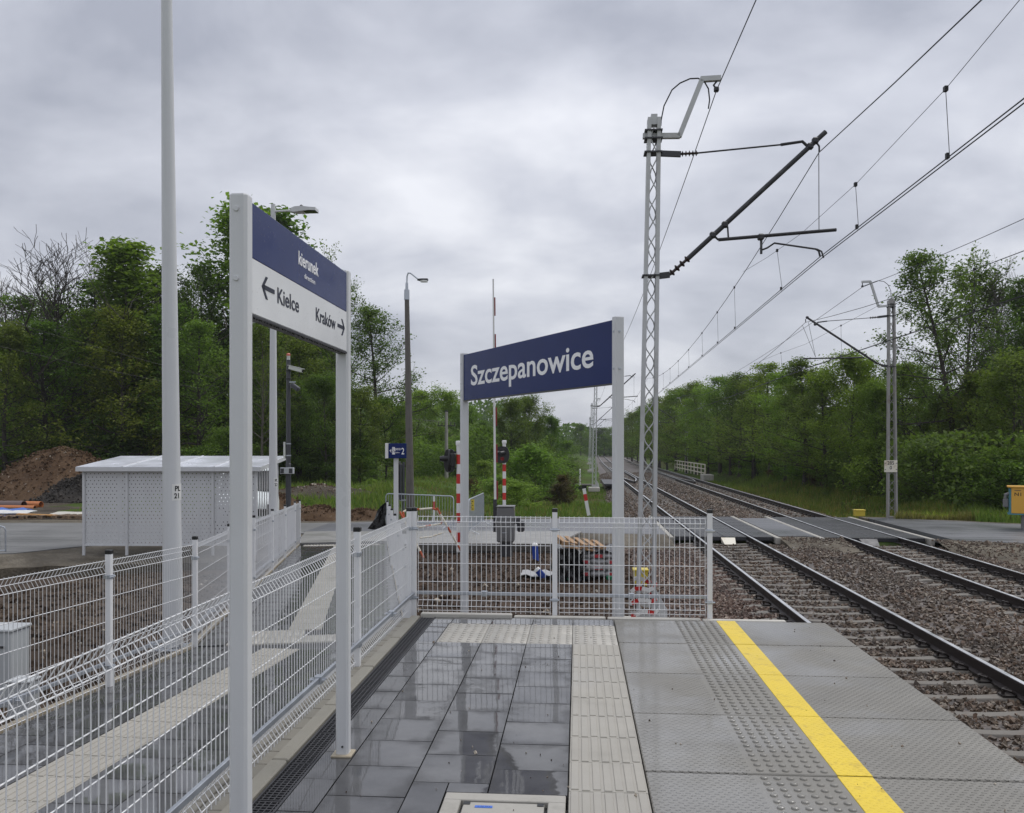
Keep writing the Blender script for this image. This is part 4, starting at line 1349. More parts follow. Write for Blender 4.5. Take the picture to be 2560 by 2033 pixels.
# ================================================================== lamp posts
def bent_plate(parent, c, r, z0, z1, a0, a1, mat, name):
    mb = MB(); n = 8
    rings = []
    for i in range(n + 1):
        a = a0 + (a1 - a0) * i / n
        rings.append([(c[0] + (r + q) * math.cos(a), c[1] + (r + q) * math.sin(a), z) for q, z in ((.001, z0), (.003, z0), (.003, z1), (.001, z1))])
    mb.loft(rings)
    return mb.build(name, mat, parent)
def bent_text(parent, txt, size, c, r, z, a0, sx, mat, weight=0):
    mb = text_mb(txt, size, sx, weight, 'LEFT', .0005)
    mb.v = [(c[0] + (r + .0042 + p[2]) * math.cos(a0 + p[0] / r), c[1] + (r + .0042 + p[2]) * math.sin(a0 + p[0] / r), z + p[1]) for p in mb.v]
    return mb.build('lettering', mat, parent, smooth=0)
def lamp_post(p, h, r0, r1, label, plate_z, big, lean=(0, 0)):
    t = thing('lamp_post', label, 'lamp post', tuple(p), group='tapered white lamp posts')
    mb = MB(); n = 20
    rings = []
    for i in range(9):
        q = i / 8
        r = r0 + (r1 - r0) * q
        rings.append([(p[0] + lean[0] * q + r * math.cos(2 * math.pi * (j + .5) / n), p[1] + lean[1] * q + r * math.sin(2 * math.pi * (j + .5) / n), p[2] + .03 + (h - .03) * q) for j in range(n)])
    mb.loft(rings)
    sh = mb.build('shaft', M['grey_paint'], t)
    bp = MB().box((p[0], p[1], p[2] + .012), (.36, .36, .022), ch=.004).build('base_plate', M['galv'], t)
    MB().box((p[0], p[1], p[2] - .12), (.40, .40, .23), ch=.02).build('foundation', M['concrete_old'], t)
    for sx in (-1, 1):
        for sy in (-1, 1):
            MB().lathe([(.022, 0), (.022, .02), (.012, .021), (.012, .06), (.002, .062)], (p[0] + sx * .14, p[1] + sy * .14, p[2] + .02), 6).build('nut', M['galv'], bp)
    return t, sh
lp = W(433, 1634, 9.5)
lp = Vector((lp.x, lp.y, -.50))
t, sh = lamp_post(lp, 8.6, .107, .048, 'tapered white lamp post with number plate beside the ramp, reaching out of the picture', 0, True, (-.09, 0))
rr = .107 - (1.80 / 8.6) * .059
cc_ = (lp.x - .018, lp.y)
pl = bent_plate(sh, cc_, rr + .001, 1.13, 1.31, math.radians(-62), math.radians(40), M['white_gloss'], 'number_plate')
bent_text(pl, 'PL', .078, cc_, rr + .001, 1.235, math.radians(-46), .9, M['black_ink'], .002)
bent_text(pl, '21', .078, cc_, rr + .001, 1.155, math.radians(-50), .9, M['black_ink'], .002)
mb = MB()
ht = lp.z + 8.6
mb.tube([(lp.x - .09, lp.y, ht - .05), (lp.x + .9, lp.y, ht + .02)], .03, 8)
mb.build('arm', M['grey_paint'], t)
MB().box((lp.x + 1.2, lp.y, ht + .03), (.62, .24, .07), ch=.02).build('lamp_head', M['grey_paint'], t)
l2 = W(683, 1400, 18.0); l2 = Vector((l2.x, l2.y, -.95))
t, sh = lamp_post(l2, 7.62, .098, .050, 'tapered white lamp post with flat lamp head seen between the direction sign posts', 0, False)
rr = .098 - (1.95 / 7.62) * .048
pl = bent_plate(sh, (l2.x, l2.y), rr, .86, 1.05, math.radians(-62), math.radians(40), M['white_gloss'], 'number_plate')
bent_text(pl, 'PL', .085, (l2.x, l2.y), rr, .97, math.radians(-50), .9, M['black_ink'], .002)
bent_text(pl, '22', .085, (l2.x, l2.y), rr, .88, math.radians(-54), .9, M['black_ink'], .002)
ht = 6.62
MB().tube([(l2.x, l2.y, ht), (l2.x, l2.y, ht + .13)], .045, 10).build('collar', M['grey_paint'], t)
MB().tube([(l2.x, l2.y, ht - .02), (l2.x + .42, l2.y, ht - .01)], .024, 8).build('arm', M['grey_paint'], t)
hd = MB()
hd.loft([[(l2.x + x, l2.y - w, ht + a), (l2.x + x, l2.y + w, ht + a), (l2.x + x, l2.y + w, ht + b), (l2.x + x, l2.y - w, ht + b)] for x, w, a, b in ((.38, .05, -.04, .03), (.48, .10, -.06, .05), (.65, .13, -.05, .05), (.80, .14, -.04, .025), (.93, .12, -.04, .02))])
hd = hd.build('lamp_head', M['grey_paint'], t)
MB().box((l2.x + .80, l2.y, ht - .045), (.26, .22, .012)).build('lens', M['dark_glass'], hd)
MB().lathe([(.035, 0), (.035, .035), (.02, .055), (.002, .06)], (l2.x + .60, l2.y, ht + .05), 10).build('sensor', M['black_plastic'], hd)

# CCTV mast
c = W(721, 1300, 22.0); c = Vector((c.x, c.y, -.95))
t = thing('camera_mast', 'dark grey surveillance mast with white camera, beside the shelter roof', 'mast', tuple(c))
MB().tube([c, c + Vector((0, 0, 2.2)), c + Vector((0, 0, 2.21)), c + Vector((0, 0, 4.85))], [.068, .068, .058, .052], 12).build('pole', M['anthracite'], t, smooth=.5)
MB().lathe([(.045, 0), (.045, .10), (.05, .11), (.002, .115)], c + Vector((0, 0, 4.84)), 10).build('beacon_base', M['camera_white'], t)
MB().lathe([(.05, 0), (.05, .045), (.03, .07), (.002, .075)], c + Vector((0, 0, 4.95)), 10).build('beacon', M['beacon'], t)
q = c + Vector((.04, -.05, 4.66))
cm = MB().bar(q, q + Vector((.36, -.05, -.10)), .10, .10, ch=.012).build('camera', M['camera_white'], t)
MB().bar(q + Vector((-.02, 0, .05)), q + Vector((.40, -.055, -.055)), .12, .012).build('sun_shield', M['camera_white'], cm)
MB().tube([q + Vector((.355, -.05, -.10)), q + Vector((.375, -.053, -.106))], .035, 10).build('lens', M['dark_glass'], cm)
q = c + Vector((.05, -.05, 4.28))
MB().bar(q, q + Vector((.16, -.03, .0)), .03, .03).build('bracket', M['galv'], t)
pz = MB(); pz.bar(q + Vector((.06, -.04, -.06)), q + Vector((.26, -.06, -.20)), .13, .11, ch=.02)
pz.build('floodlight', M['anthracite'], t)
MB().box(c + Vector((-.085, -.02, 2.55)), (.05, .09, .42), ch=.006).build('antenna', M['camera_white'], t)
spk = MB().box(c + Vector((0, -.09, 2.03)), (.34, .12, .16), ch=.01).build('loudspeaker', M['grey_plastic'], t)
MB().box(c + Vector((-.11, -.152, 2.03)), (.09, .006, .12)).build('horn', M['steel_dark'], spk)
MB().box(c + Vector((.11, -.152, 2.03)), (.09, .006, .12)).build('horn', M['steel_dark'], spk)
for z in (2.70, 2.40, 4.55, 4.35):
    MB().lathe([(.072, 0), (.072, .03)], c + Vector((0, 0, z)), 10).build('clamp', M['galv'] if z < 4 else M['black_plastic'], t)
MB().box(c + Vector((0, -.07, .98)), (.05, .012, .12)).build('sticker', M['white_gloss'], t)

# old concrete street lamp beyond the road
b = W(1026, 1290, 33.0); tp_ = W(1017, 730, 33.0)
t = thing('street_lamp', 'old tapered concrete lamp post leaning slightly beyond the road', 'lamp post', (b.x, b.y, -1.05))
b.z = -1.05
MB().tube([b, b.lerp(tp_, .5), tp_], [.165, .125, .085], 10).build('concrete_shaft', M['concrete_old'], t)
MB().tube([tp_ - Vector((0, 0, .30)), tp_ + Vector((0, 0, .08)), tp_ + Vector((0, 0, .081)), tp_ + Vector((0, 0, .35))], [.105, .10, .06, .05], 10).build('sleeve', M['galv'], t)
MB().tube([tp_ + Vector((0, 0, .3)), tp_ + Vector((.01, 0, .60)), tp_ + Vector((.06, -.02, .72)), tp_ + Vector((.16, -.05, .70)), tp_ + Vector((.55, -.2, .38))], .028, 7).build('arm', M['galv'], t)
q = tp_ + Vector((.55, -.2, .36))
MB().loft([[q + Vector((x, y * w, z)) for y, z in ((-1, .03), (1, .03), (1, .09), (-1, .09))] for x, w in ((-.10, .05), (.05, .11), (.30, .10))]).build('lamp_head', M['steel_dark'], t)
MB().loft([[q + Vector((x, y * w, z)) for y, z in ((-1, -.03), (1, -.03), (1, .029), (-1, .029))] for x, w in ((.02, .06), (.12, .11), (.28, .09))]).build('lens', M['white_gloss'], t)
# dark twin boards next to it
b = W(1004, 1285, 31.0)
t = thing('road_sign_back', 'dark edge-on traffic sign on a grey pole beside the concrete lamp post', 'sign', (b.x, b.y, -1.0))
MB().tube([(b.x + .07, b.y, -1.0), (b.x + .07, b.y, 1.12)], .045, 8).build('pole', M['anthracite'], t)
MB().box((b.x - .09, b.y, .45), (.05, .45, 1.36), ch=.01).build('board', M['steel_dark'], t)
MB().box((b.x - .02, b.y + .05, .40), (.05, .40, 1.30), ch=.01).build('board', M['anthracite'], t)
MB().box((b.x + .04, b.y, -.25), (.2, .1, .05)).build('clamp', M['galv'], t)

# ================================================================== bike shelter
t = thing('bike_shelter', 'white shelter with perforated steel panels and pale sloping roof', 'shelter', (-12.3, 20.7, -1.02))
A = Vector((-12.28, 20.66, 0)); B = Vector((-8.02, 21.02, 0))
du = (B - A).normalized(); dvv = Vector((-du.y, du.x, 0))
NP = 4; LW = (B - A).length
z0, z1 = -.78, 1.09
pm = MB()
pw_ = LW / NP - .07; phh = z1 - z0 - .06
nxh, nyh = 10, 21
cw, chh = pw_ / nxh, phh / nyh
hr = .0135
for i in range(nxh):
    for j in range(nyh):
        cx_ = -pw_ / 2 + cw * (i + .5); cz_ = cw * 0 + chh * (j + .5)
        off = (cw * .25 if j % 2 else -cw * .25)
        cor = [(cx_ - cw / 2, cz_ - chh / 2), (cx_ + cw / 2, cz_ - chh / 2), (cx_ + cw / 2, cz_ + chh / 2), (cx_ - cw / 2, cz_ + chh / 2)]
        hol = [(cx_ + off + hr * math.cos(k * math.pi / 4 + math.pi / 8 + math.pi), cz_ + hr * math.sin(k * math.pi / 4 + math.pi / 8 + math.pi)) for k in range(8)]
        vs = [(x, 0, z) for x, z in cor + hol]
        fs = [(0, 4, 5), (0, 5, 6), (0, 6, 1)[::1], (1, 6, 7), (1, 7, 8), (1, 8, 2), (2, 8, 9), (2, 9, 10), (2, 10, 3), (3, 10, 11), (3, 11, 4), (3, 4, 0)]
        pm.add(vs, fs)
pan_me = pm.mesh('perforated_panel', M['grey_paint'], 0)
pst = MB().box((0, 0, (z1 + 1.02) / 2 + -1.02 + 0), (.06, .06, z1 + 1.02), ch=.004).mesh('post', M['grey_paint'], .5)
rzs = math.atan2(du.y, du.x)
org = Vector(ORG[t.name])
for i in range(NP + 1):
    p = A + du * (LW * i / NP)
    obj('post', pst, t, p - org, rzs)
    pb_ = p + dvv * 2.0
    obj('post', pst, t, pb_ - org + Vector((0, 0, .12)), rzs) if i in (0, 2, NP) else None
for i in range(NP):
    p = A + du * (LW * (i + .5) / NP) + Vector((0, 0, z0 + .03)) + dvv * .01
    obj('perforated_panel', pan_me, t, p - org, rzs)
    for zz_ in (z0, z1 - .03):
        q0 = A + du * (LW * i / NP + .03) + Vector((0, 0, zz_ + .012)); q1 = A + du * (LW * (i + 1) / NP - .03) + Vector((0, 0, zz_ + .012))
        MB().bar(q0, q1, .05, .03).build('frame_rail', M['grey_paint'], t)
# right-hand side screen of upright bars
for i in range(9):
    p = B + dvv * (.12 + i * .22)
    MB().bar(p + Vector((0, 0, z0)), p + Vector((0, 0, z1 + .02 + .019 * i)), .022, .022).build('side_bar', M['white_paint'], t)
MB().bar(B + dvv * .05 + Vector((0, 0, z1 + .03)), B + dvv * 2.05 + Vector((0, 0, z1 + .24)), .04, .05).build('frame_rail', M['grey_paint'], t)
# roof: three sheets with standing seams, fascia all round
r0 = A - du * .14 - dvv * .12; r1 = B + du * .14 - dvv * .12
dep = 2.5
zf, zbk = 1.195, 1.43
nS = 4
for i in range(nS):
    a = r0.lerp(r1, i / nS) + du * .004; b_ = r0.lerp(r1, (i + 1) / nS) - du * .004
    vs = []
    for p in (a, b_):
        vs += [p + Vector((0, 0, zf)), p + dvv * dep + Vector((0, 0, zbk)), p + Vector((0, 0, zf - .02)), p + dvv * dep + Vector((0, 0, zbk - .02))]
    MB().add(vs, [(0, 4, 5, 1), (2, 3, 7, 6), (0, 2, 6, 4), (1, 5, 7, 3), (0, 1, 3, 2), (4, 6, 7, 5)]).build('roof_sheet', M['roof_sheet'], t, smooth=0)
    if i:
        MB().bar(a + Vector((0, 0, zf + .008)), a + dvv * dep + Vector((0, 0, zbk + .008)), .02, .02).build('roof_seam', M['grey_paint'], t)
MB().bar(r0 + Vector((0, 0, zf - .062)) - dvv * .012, r1 + Vector((0, 0, zf - .062)) - dvv * .012, .02, .105).build('fascia', M['grey_paint'], t)
for p in (r0, r1):
    MB().bar(p + Vector((0, 0, zf - .062)), p + dvv * dep + Vector((0, 0, zbk - .062)), .02, .10).build('fascia', M['grey_paint'], t)

# ================================================================== van behind the shelter
c = W(618, 1300, 27.0); c = Vector((c.x, c.y, -.93))
t = thing('van', 'white van parked behind the shelter, bonnet showing past its end', 'van', tuple(c), math.radians(21))
sec = []
for y, hw, zb_, zt_ in ((-1.0, .80, .35, .78), (-.92, .92, .22, .98), (-.55, .95, .20, 1.10), (.05, .97, .20, 1.22), (.55, .93, .20, 1.86), (1.1, .92, .20, 2.02), (3.2, .92, .20, 2.02), (3.4, .88, .25, 1.95)):
    ring = []
    for k in range(12):
        a = 2 * math.pi * k / 12 + math.pi / 12
        cx_, cz_ = math.cos(a), math.sin(a)
        px_ = hw * max(-1, min(1, cx_ * 1.25)); pz_ = (zb_ + zt_) / 2 + (zt_ - zb_) / 2 * max(-1, min(1, cz_ * 1.2))
        ring.append((c.x + px_, c.y + y, c.z + pz_))
    sec.append(ring)
body = MB().loft(sec).build('body', M['van_white'], t, smooth=.9)
MB().box((c.x, c.y - 1.0, c.z + .62), (1.35, .06, .22), ch=.03).build('grille', M['black_plastic'], t)
MB().box((c.x, c.y - 1.0, c.z + .34), (1.5, .07, .16), ch=.03).build('bumper', M['black_plastic'], t)
for sx in (-1, 1):
    MB().box((c.x + sx * .70, c.y - .95, c.z + .76), (.28, .12, .20), ch=.04).build('headlight', M['dark_glass'], t)
MB().add([(c.x - .78, c.y + .02, c.z + 1.24), (c.x + .78, c.y + .02, c.z + 1.24), (c.x + .68, c.y + .52, c.z + 1.84), (c.x - .68, c.y + .52, c.z + 1.84), (c.x - .78, c.y + .06, c.z + 1.2), (c.x + .78, c.y + .06, c.z + 1.2)], [(0, 1, 2, 3), (0, 4, 5, 1)]).build('windscreen', M['dark_glass'], t)
for sx in (-1, 1):
    for y in (-.35, 2.5):
        w = MB().tube([(c.x + sx * .80, c.y + y, c.z + .32), (c.x + sx * .98, c.y + y, c.z + .32)], .32, 18).build('wheel', M['black_plastic'], t)
        MB().tube([(c.x + sx * .97, c.y + y, c.z + .32), (c.x + sx * .99, c.y + y, c.z + .32)], .19, 14).build('rim', M['galv'], w)

# ================================================================== level-crossing equipment
def hood(parent, p, d, L, r, name='visor'):
    p = Vector(p); d = Vector(d).normalized()
    return MB().tube([p, p + d * L * .5, p + d * L], [r, r * .98, r * .72], 12).build(name, M['black_plastic'], parent, smooth=.7)
def striped(parent, x, y, z0, z1, r, first_white=True, n=11):
    L = (z1 - z0) / n
    for i in range(n):
        w = (i % 2 == 0) == first_white
        MB().tube([(x, y, z1 - L * (i + 1)), (x, y, z1 - L * i)], r, 14).build('stripe_section', M['white_gloss'] if w else M['red_paint'], parent)
def signal(p, label, facing, n=11):
    t = thing('crossing_signal', label, 'signal', tuple(p), group='crossing light signals')
    top = p.z + 2.80
    striped(t, p.x, p.y, p.z, top, .063, True, n)
    MB().lathe([(.078, 0), (.082, .03), (.082, .10), (.070, .12), (.002, .125)], (p.x, p.y, top - .02), 14).build('cap', M['white_gloss'], t)
    return t, top
s1 = W(1147, 1300, 22.6); s1.z = -1.06
t, top = signal(s1, 'nearer red and white striped crossing signal, hood pointing left beside name board post', 0)
for z in (top - .20, top - .62):
    MB().bar((s1.x - .18, s1.y, z), (s1.x + .06, s1.y, z), .04, .05).build('bracket', M['black_plastic'], t)
hc = Vector((s1.x - .24, s1.y, top - .42))
bd = MB()
ring = []
for k in range(20):
    a = 2 * math.pi * k / 20
    ring.append(Vector((.0, math.cos(a) * .20, max(-1, min(1, math.sin(a) * 1.15)) * .30)))
bd.loft([[hc + Vector((.03, 0, 0)) + q for q in ring], [hc + Vector((-.02, 0, 0)) + q for q in ring]])
bd.build('backboard', M['black_plastic'], t)
hb = MB().box(hc + Vector((.07, 0, .02)), (.16, .26, .36), ch=.03).build('housing', M['black_plastic'], t)
hood(hb, hc + Vector((-.02, 0, .06)), (-1, -.15, -.03), .24, .085)
bd2 = MB()
bd2.loft([[hc + Vector((q.y * .8, -.04, q.z)) for q in ring], [hc + Vector((q.y * .8, .03, q.z)) for q in ring]])
bd2.build('backboard', M['black_plastic'], t)
s2 = W(1260.6, 1300, 31.0); s2.z = -1.0
t, top = signal(s2, 'farther red and white striped crossing signal beyond the road, behind the barrier motor', 1)
hc = Vector((s2.x - .06, s2.y - .13, top - .42))
bd = MB()
bd.loft([[hc + Vector((q.y * 1.3, 0, q.z)) for q in ring], [hc + Vector((q.y * 1.3, .05, q.z)) for q in ring]])
bd.build('backboard', M['black_plastic'], t)
hb = MB().box(hc + Vector((.02, .09, 0)), (.22, .14, .34), ch=.03).build('housing', M['black_plastic'], t)
hood(hb, hc + Vector((-.10, 0, .07)), (-.55, -1, -.05), .26, .085)
hood(hb, hc + Vector((.06, 0, .07)), (-.55, -1, -.05), .26, .085)
MB().tube([hc + Vector((0, -.01, -.14)), hc + Vector((0, -.03, -.14))], .07, 12).build('lens', M['lens_red'], hb)
# barrier motor with raised boom
b = W(1265, 1370, 22.0); b.z = -1.1
t = thing('barrier_motor', 'grey barrier motor cabinet with its striped boom raised upright', 'barrier', tuple(b))
MB().box((b.x + .01, b.y, b.z + .16), (.30, .32, .46), ch=.02).build('pedestal', M['steel_dark'], t)
body = MB().box((b.x, b.y, b.z + .82), (.44, .44, .90), ch=.035).build('cabinet', M['machine_grey'], t)
MB().box((b.x, b.y, b.z + 1.275), (.46, .46, .03), ch=.012).build('lid', M['machine_grey'], body)
MB().box((b.x - .02, b.y - .226, b.z + .55), (.16, .02, .16), ch=.01).build('lock_cover', M['machine_grey'], body)
MB().box((b.x - .02, b.y - .235, b.z + .62), (.10, .02, .02)).build('handle', M['galv'], body)
MB().box((b.x + .20, b.y - .10, b.z + 1.19), (.05, .05, .03)).build('warning_sticker', M['yellow_plastic'], body)
arm = MB()
arm.tube([(b.x + .22, b.y, b.z + .92), (b.x + .36, b.y, b.z + .92)], .10, 12)
arm.build('crank', M['steel_dark'], t)
MB().box((b.x + .38, b.y + .02, b.z + .76), (.18, .24, .26), ch=.03).build('counterweight', M['steel_dark'], t)
MB().bar((b.x + .29, b.y, b.z + .98), (b.x + .36, b.y, b.z + .68), .06, .10).build('counterweight_arm', M['steel_dark'], t)
bm = W(1238, 1285, 22.0); bt = W(1233, 698, 22.0)
MB().bar((bm.x, bm.y, b.z + .62), (bm.x - .005, bm.y, b.z + 1.45), .07, .09).build('boom_holder', M['steel_dark'], t)
for i in range(12):
    q0 = bm.lerp(bt, i / 12); q1 = bm.lerp(bt, (i + 1) / 12)
    q0 = Vector((q0.x, q0.y, b.z + 1.45 + (bt.z - b.z - 1.45) * i / 12)); q1 = Vector((q1.x, q1.y, b.z + 1.45 + (bt.z - b.z - 1.45) * (i + 1) / 12))
    w0 = .075 - .03 * i / 12
    MB().bar(q0, q1, w0, w0 * .8).build('boom_section', M['white_gloss'], t)
    if i % 2 == 0:
        MB().bar(q0 + Vector((w0 * .5 + .008, 0, 0)), q1 + Vector((w0 * .5 + .008, 0, 0)), .018, w0 * .8).build('red_reflector', M['boom_red'], t)

# crowd-control barriers
def crowd_barrier(a, b, h, label, extra=None):
    a = Vector(a); b = Vector(b); d = (b - a).normalized(); L = (b - a).length
    t = thing('crowd_barrier', label, 'barrier', tuple(a), group='galvanised crowd barriers')
    r = .10
    up = Vector((0, 0, 1))
    pts = [a + up * .12, a + up * (h - r), a + up * (h - r * .3) + d * r * .3, a + up * h + d * r, b + up * h - d * r, b + up * (h - r * .3) - d * r * .3, b + up * (h - r), b + up * .12]
    MB().tube(pts, .019, 7).build('frame', M['galv'], t)
    MB().tube([a + up * .16, b + up * .16], .015, 6).build('bottom_rail', M['galv'], t)
    n_ = int(L / .11)
    for i in range(1, n_):
        p = a.lerp(b, i / n_)
        MB().tube([p + up * .16, p + up * h], .006, 4).build('rod', M['galv'], t)
    nr = Vector((d.y, -d.x, 0))
    for p in (a + d * .25, b - d * .25):
        MB().tube([p + nr * .28 + up * .02, p + up * .15, p - nr * .28 + up * .02], .014, 5).build('foot', M['galv'], t)
    return t
p = W(965, 1255, 28.5); q = W(1134, 1255, 27.0)
crowd_barrier((p.x, p.y, -.92), (q.x, q.y, -.92), 1.05, 'galvanised crowd barrier standing across the road edge under the concrete lamp post')
p = W(1172, 1250, 25.2); q = W(1209, 1240, 28.6)
t = crowd_barrier((p.x, p.y, -.92), (q.x, q.y, -.92), 1.06, 'galvanised crowd barrier with yellow notice, turned edgewise behind the name board')
p2 = W(1180, 1258, 25.7)
ys_ = MB().box((p2.x, p2.y - .03, -.05), (.145, .012, .33)).build('notice', M['yellow_plastic'], t)
mb = MB()
for i in range(5):
    mb.box((p2.x + (-.03 if i % 2 else .02), p2.y - .038, -.17 + .055 * i), (.05, .004, .02))
mb.build('print', M['black_ink'], ys_)
p = W(-60, 1391, 20.2); q = W(14, 1391, 20.5)
crowd_barrier((p.x - .6, p.y - .1, -.93), (q.x, q.y, -.93), .74, 'low galvanised hoop barrier at the left edge by the yard road')

# leaning striped trestle
t = thing('striped_trestle', 'rusty red and white striped tube trestle leaning behind the fence corner', 'trestle', tuple(W(1059, 1395, 20.6)))
def striped_tube(pts, r, m1, m2, step, parent, name):
    pts = [Vector(p) for p in pts]
    segs = []
    for a, b in zip(pts[:-1], pts[1:]):
        L = (b - a).length; k = max(1, round(L / step))
        for i in range(k): segs.append((a.lerp(b, i / k), a.lerp(b, (i + 1) / k)))
    for i, (a, b) in enumerate(segs):
        MB().tube([a, b + (b - a).normalized() * .004], r, 8).build(name, m1 if i % 3 else m2, parent)
striped_tube([W(1059, 1395, 20.6), W(1000, 1280, 20.9)], .026, M['cream'], M['orange_rust'], .17, t, 'leg')
striped_tube([W(1153, 1378, 21.4), W(1092, 1270, 21.2)], .026, M['cream'], M['orange_rust'], .17, t, 'leg')
striped_tube([W(1010, 1295, 20.9), W(1008, 1280, 20.95), W(1016, 1276, 21), W(1080, 1271, 21.15), W(1092, 1275, 21.2), W(1106, 1302, 21.3), W(1103, 1310, 21.3), W(1050, 1318, 21.0), W(1020, 1312, 20.9)], .024, M['cream'], M['orange_rust'], .16, t, 'top_frame')
striped_tube([W(1050, 1345, 20.8), W(1078, 1342, 21), W(1108, 1332, 21.2)], .018, M['cream'], M['cream'], .4, t, 'cross_brace')
def pole_thing(u, v0, v1, d, r, label, red, lean=0.0, z=-1.0):
    b = W(u, v1, d); tt = W(u - lean, v0, d); b.z = min(b.z, z)
    t = thing('marker_post', label, 'post', tuple(b), group='white marker posts')
    if red:
        lv = [0, .55, .8, 1.0]
        for i in range(3):
            MB().bar(b.lerp(tt, lv[i]), b.lerp(tt, lv[i + 1]), r * 2, r * 1.2, (0, 1, 0)).build('section', M['red_paint'] if i == 1 else M['white_gloss'], t)
    else:
        MB().tube([b, tt], r, 8).build('section', M['white_gloss'], t)
        MB().lathe([(r * 1.1, 0), (r * .6, .03), (.002, .04)], tt, 8).build('tip', M['white_gloss'], t)
    return t
pole_thing(1085, 1240, 1293, 30.0, .035, 'short white post with red band in front of the crowd barrier', True)
pole_thing(1472, 1222, 1286, 33.5, .065, 'leaning white marker post with red band on the grass past the road', True, 12)
pole_thing(1450, 1174, 1212, 58.0, .055, 'thin plain white post by the dark culvert mouth', False)

# blue pipe stubs and junk in the soil bed
b = W(1340, 1391, 20.9); b.z = -1.1
t = thing('blue_stub', 'upright blue pipe stub with white cap standing in the soil', 'pipe', tuple(b), group='blue pipe stubs')
MB().tube([b, b + Vector((-.03, 0, .42))], .075, 14).build('pipe', M['blue_paint'], t)
MB().lathe([(.077, 0), (.077, .03), (.05, .06), (.002, .07)], b + Vector((-.03, 0, .40)), 14).build('cap', M['white_gloss'], t)
b = W(1352, 1432, 18.3); b.z = -1.08
t = thing('blue_stub', 'short tilted blue pipe stub with white cap lying near the wrapped pallet', 'pipe', tuple(b), group='blue pipe stubs')
MB().tube([b + Vector((.08, 0, 0)), b + Vector((-.07, 0, .16))], .07, 14).build('pipe', M['blue_paint'], t)
MB().tube([b + Vector((-.065, 0, .155)), b + Vector((-.10, 0, .195))], [.074, .062], 14).build('cap', M['white_gloss'], t)
b = W(1375, 1424, 18.6)
mb = MB()
vs = []; n_ = 9
for i in range(n_):
    for j in range(4):
        vs.append((b.x - .62 + 1.0 * i / (n_ - 1), b.y - .35 + .25 * j + .04 * math.sin(i * 2), -1.03 + .025 * math.sin(i * 1.9 + j * 2.3)))
k = len(vs)
fs = [(i * 4 + j, (i + 1) * 4 + j, (i + 1) * 4 + j + 1, i * 4 + j + 1) for i in range(n_ - 1) for j in range(3)]
mb.add(vs + [(x, y, z - .012) for x, y, z in vs], fs + [tuple(k + q for q in f[::-1]) for f in fs])
tag(mb.build('flattened_sack', M['bag'], None), 'flattened grey sack on the soil beside the wrapped pallet', 'sack')
# wrapped pallet of bags
c = W(1462, 1432, 18.2); c.z = -1.06
t = thing('bag_pallet', 'pallet load of red and white bags half covered with black film', 'bags', tuple(c))
for lv in range(4):
    for k in range(3):
        x = c.x - .05 + .30 * k; z = c.z + .12 + lv * .125
        m = MB().box((0, 0, 0), (.31, .62, .12), ch=.045)
        m.v = [(x + a + .01 * math.sin(lv * 3 + k), c.y + b + .02 * math.cos(lv * 2.2 + k), z + q + .008 * math.sin(7 * a + lv)) for a, b, q in m.v]
        bg_ = m.build('bag', M['bag'], t, smooth=1.0)
        if (lv + k) % 2 == 0:
            MB().box((x + .03, c.y - .315, z), (.17, .012, .07), ch=.004).build('print', M['bag_red'], bg_)
        if k == 2:
            MB().box((x + .16, c.y - .1, z), (.012, .3, .05)).build('print', M['bag_red'], bg_)
MB().box((c.x - .3, c.y - .30, c.z + .04), (.12, .2, .10), ch=.02).build('green_sack', M['green_plastic'], t)
MB().box((c.x + .52, c.y - .30, c.z + .05), (.16, .2, .10), ch=.02).build('green_sack', M['green_plastic'], t)
fl = MB()
rings = []
for i in range(10):
    q = i / 9
    z = c.z + .64 - .66 * q
    w = .30 + .06 * math.sin(i * 1.7) + .05 * q
    rings.append([Vector((c.x - .33 + w * (j / 11 * 2 - 1) + .02 * math.sin(i * 2.1 + j * 3), c.y - .37 - .045 * math.sin(j * 2.3 + i * .7) - .04 * math.sin(j * 5 + i * 1.3) - .07 * q, z + .025 * math.sin(j * 1.9 + i))) for j in range(12)] +
                 [Vector((c.x - .33 + w * (j / 11 * 2 - 1), c.y - .25, z)) for j in range(11, -1, -1)])
fl.loft(rings)
fl.build('black_film', M['black_film'], t, smooth=1.0)
fl = MB()
rings = []
for i in range(12):
    q = i / 11
    x = c.x - .62 + 1.30 * q
    rings.append([(x, c.y - .33 - .03 * math.sin(i * 2), c.z + .60 + .03 * math.sin(i * 1.7)), (x, c.y + .32, c.z + .66 + .03 * math.sin(i * 2.7)), (x, c.y + .33, c.z + .63), (x, c.y - .33, c.z + .56)])
fl.loft(rings)
fl.build('black_film', M['black_film'], t, smooth=1.0)
def pallet(loc, rot, label, mat=None, size=(1.2, .8)):
    t = thing('pallet', label, 'pallet', tuple(loc), group='wooden pallets')
    t.rotation_euler = rot
    m = mat or M['wood']
    L, Wd = size
    for y in (-Wd / 2 + .05, 0, Wd / 2 - .05):
        for x in (-L / 2 + .07, 0, L / 2 - .07):
            MB().box((x, y, .06), (.14, .1, .08)).build('block', m, t, (0, 0, 0))
        MB().box((0, y, .010), (L, .1, .02)).build('runner', m, t, (0, 0, 0))
    for x in np.linspace(-L / 2 + .05, L / 2 - .05, 5):
        MB().box((x, 0, .111), (.12, Wd, .02)).build('deck_board', m, t, (0, 0, 0))
    return t
pallet((c.x - .12, c.y - .02, c.z + .66), (math.radians(8), math.radians(9), .35), 'broken wooden pallet lying on top of the black-wrapped bags', M['wood'], (.95, .62))
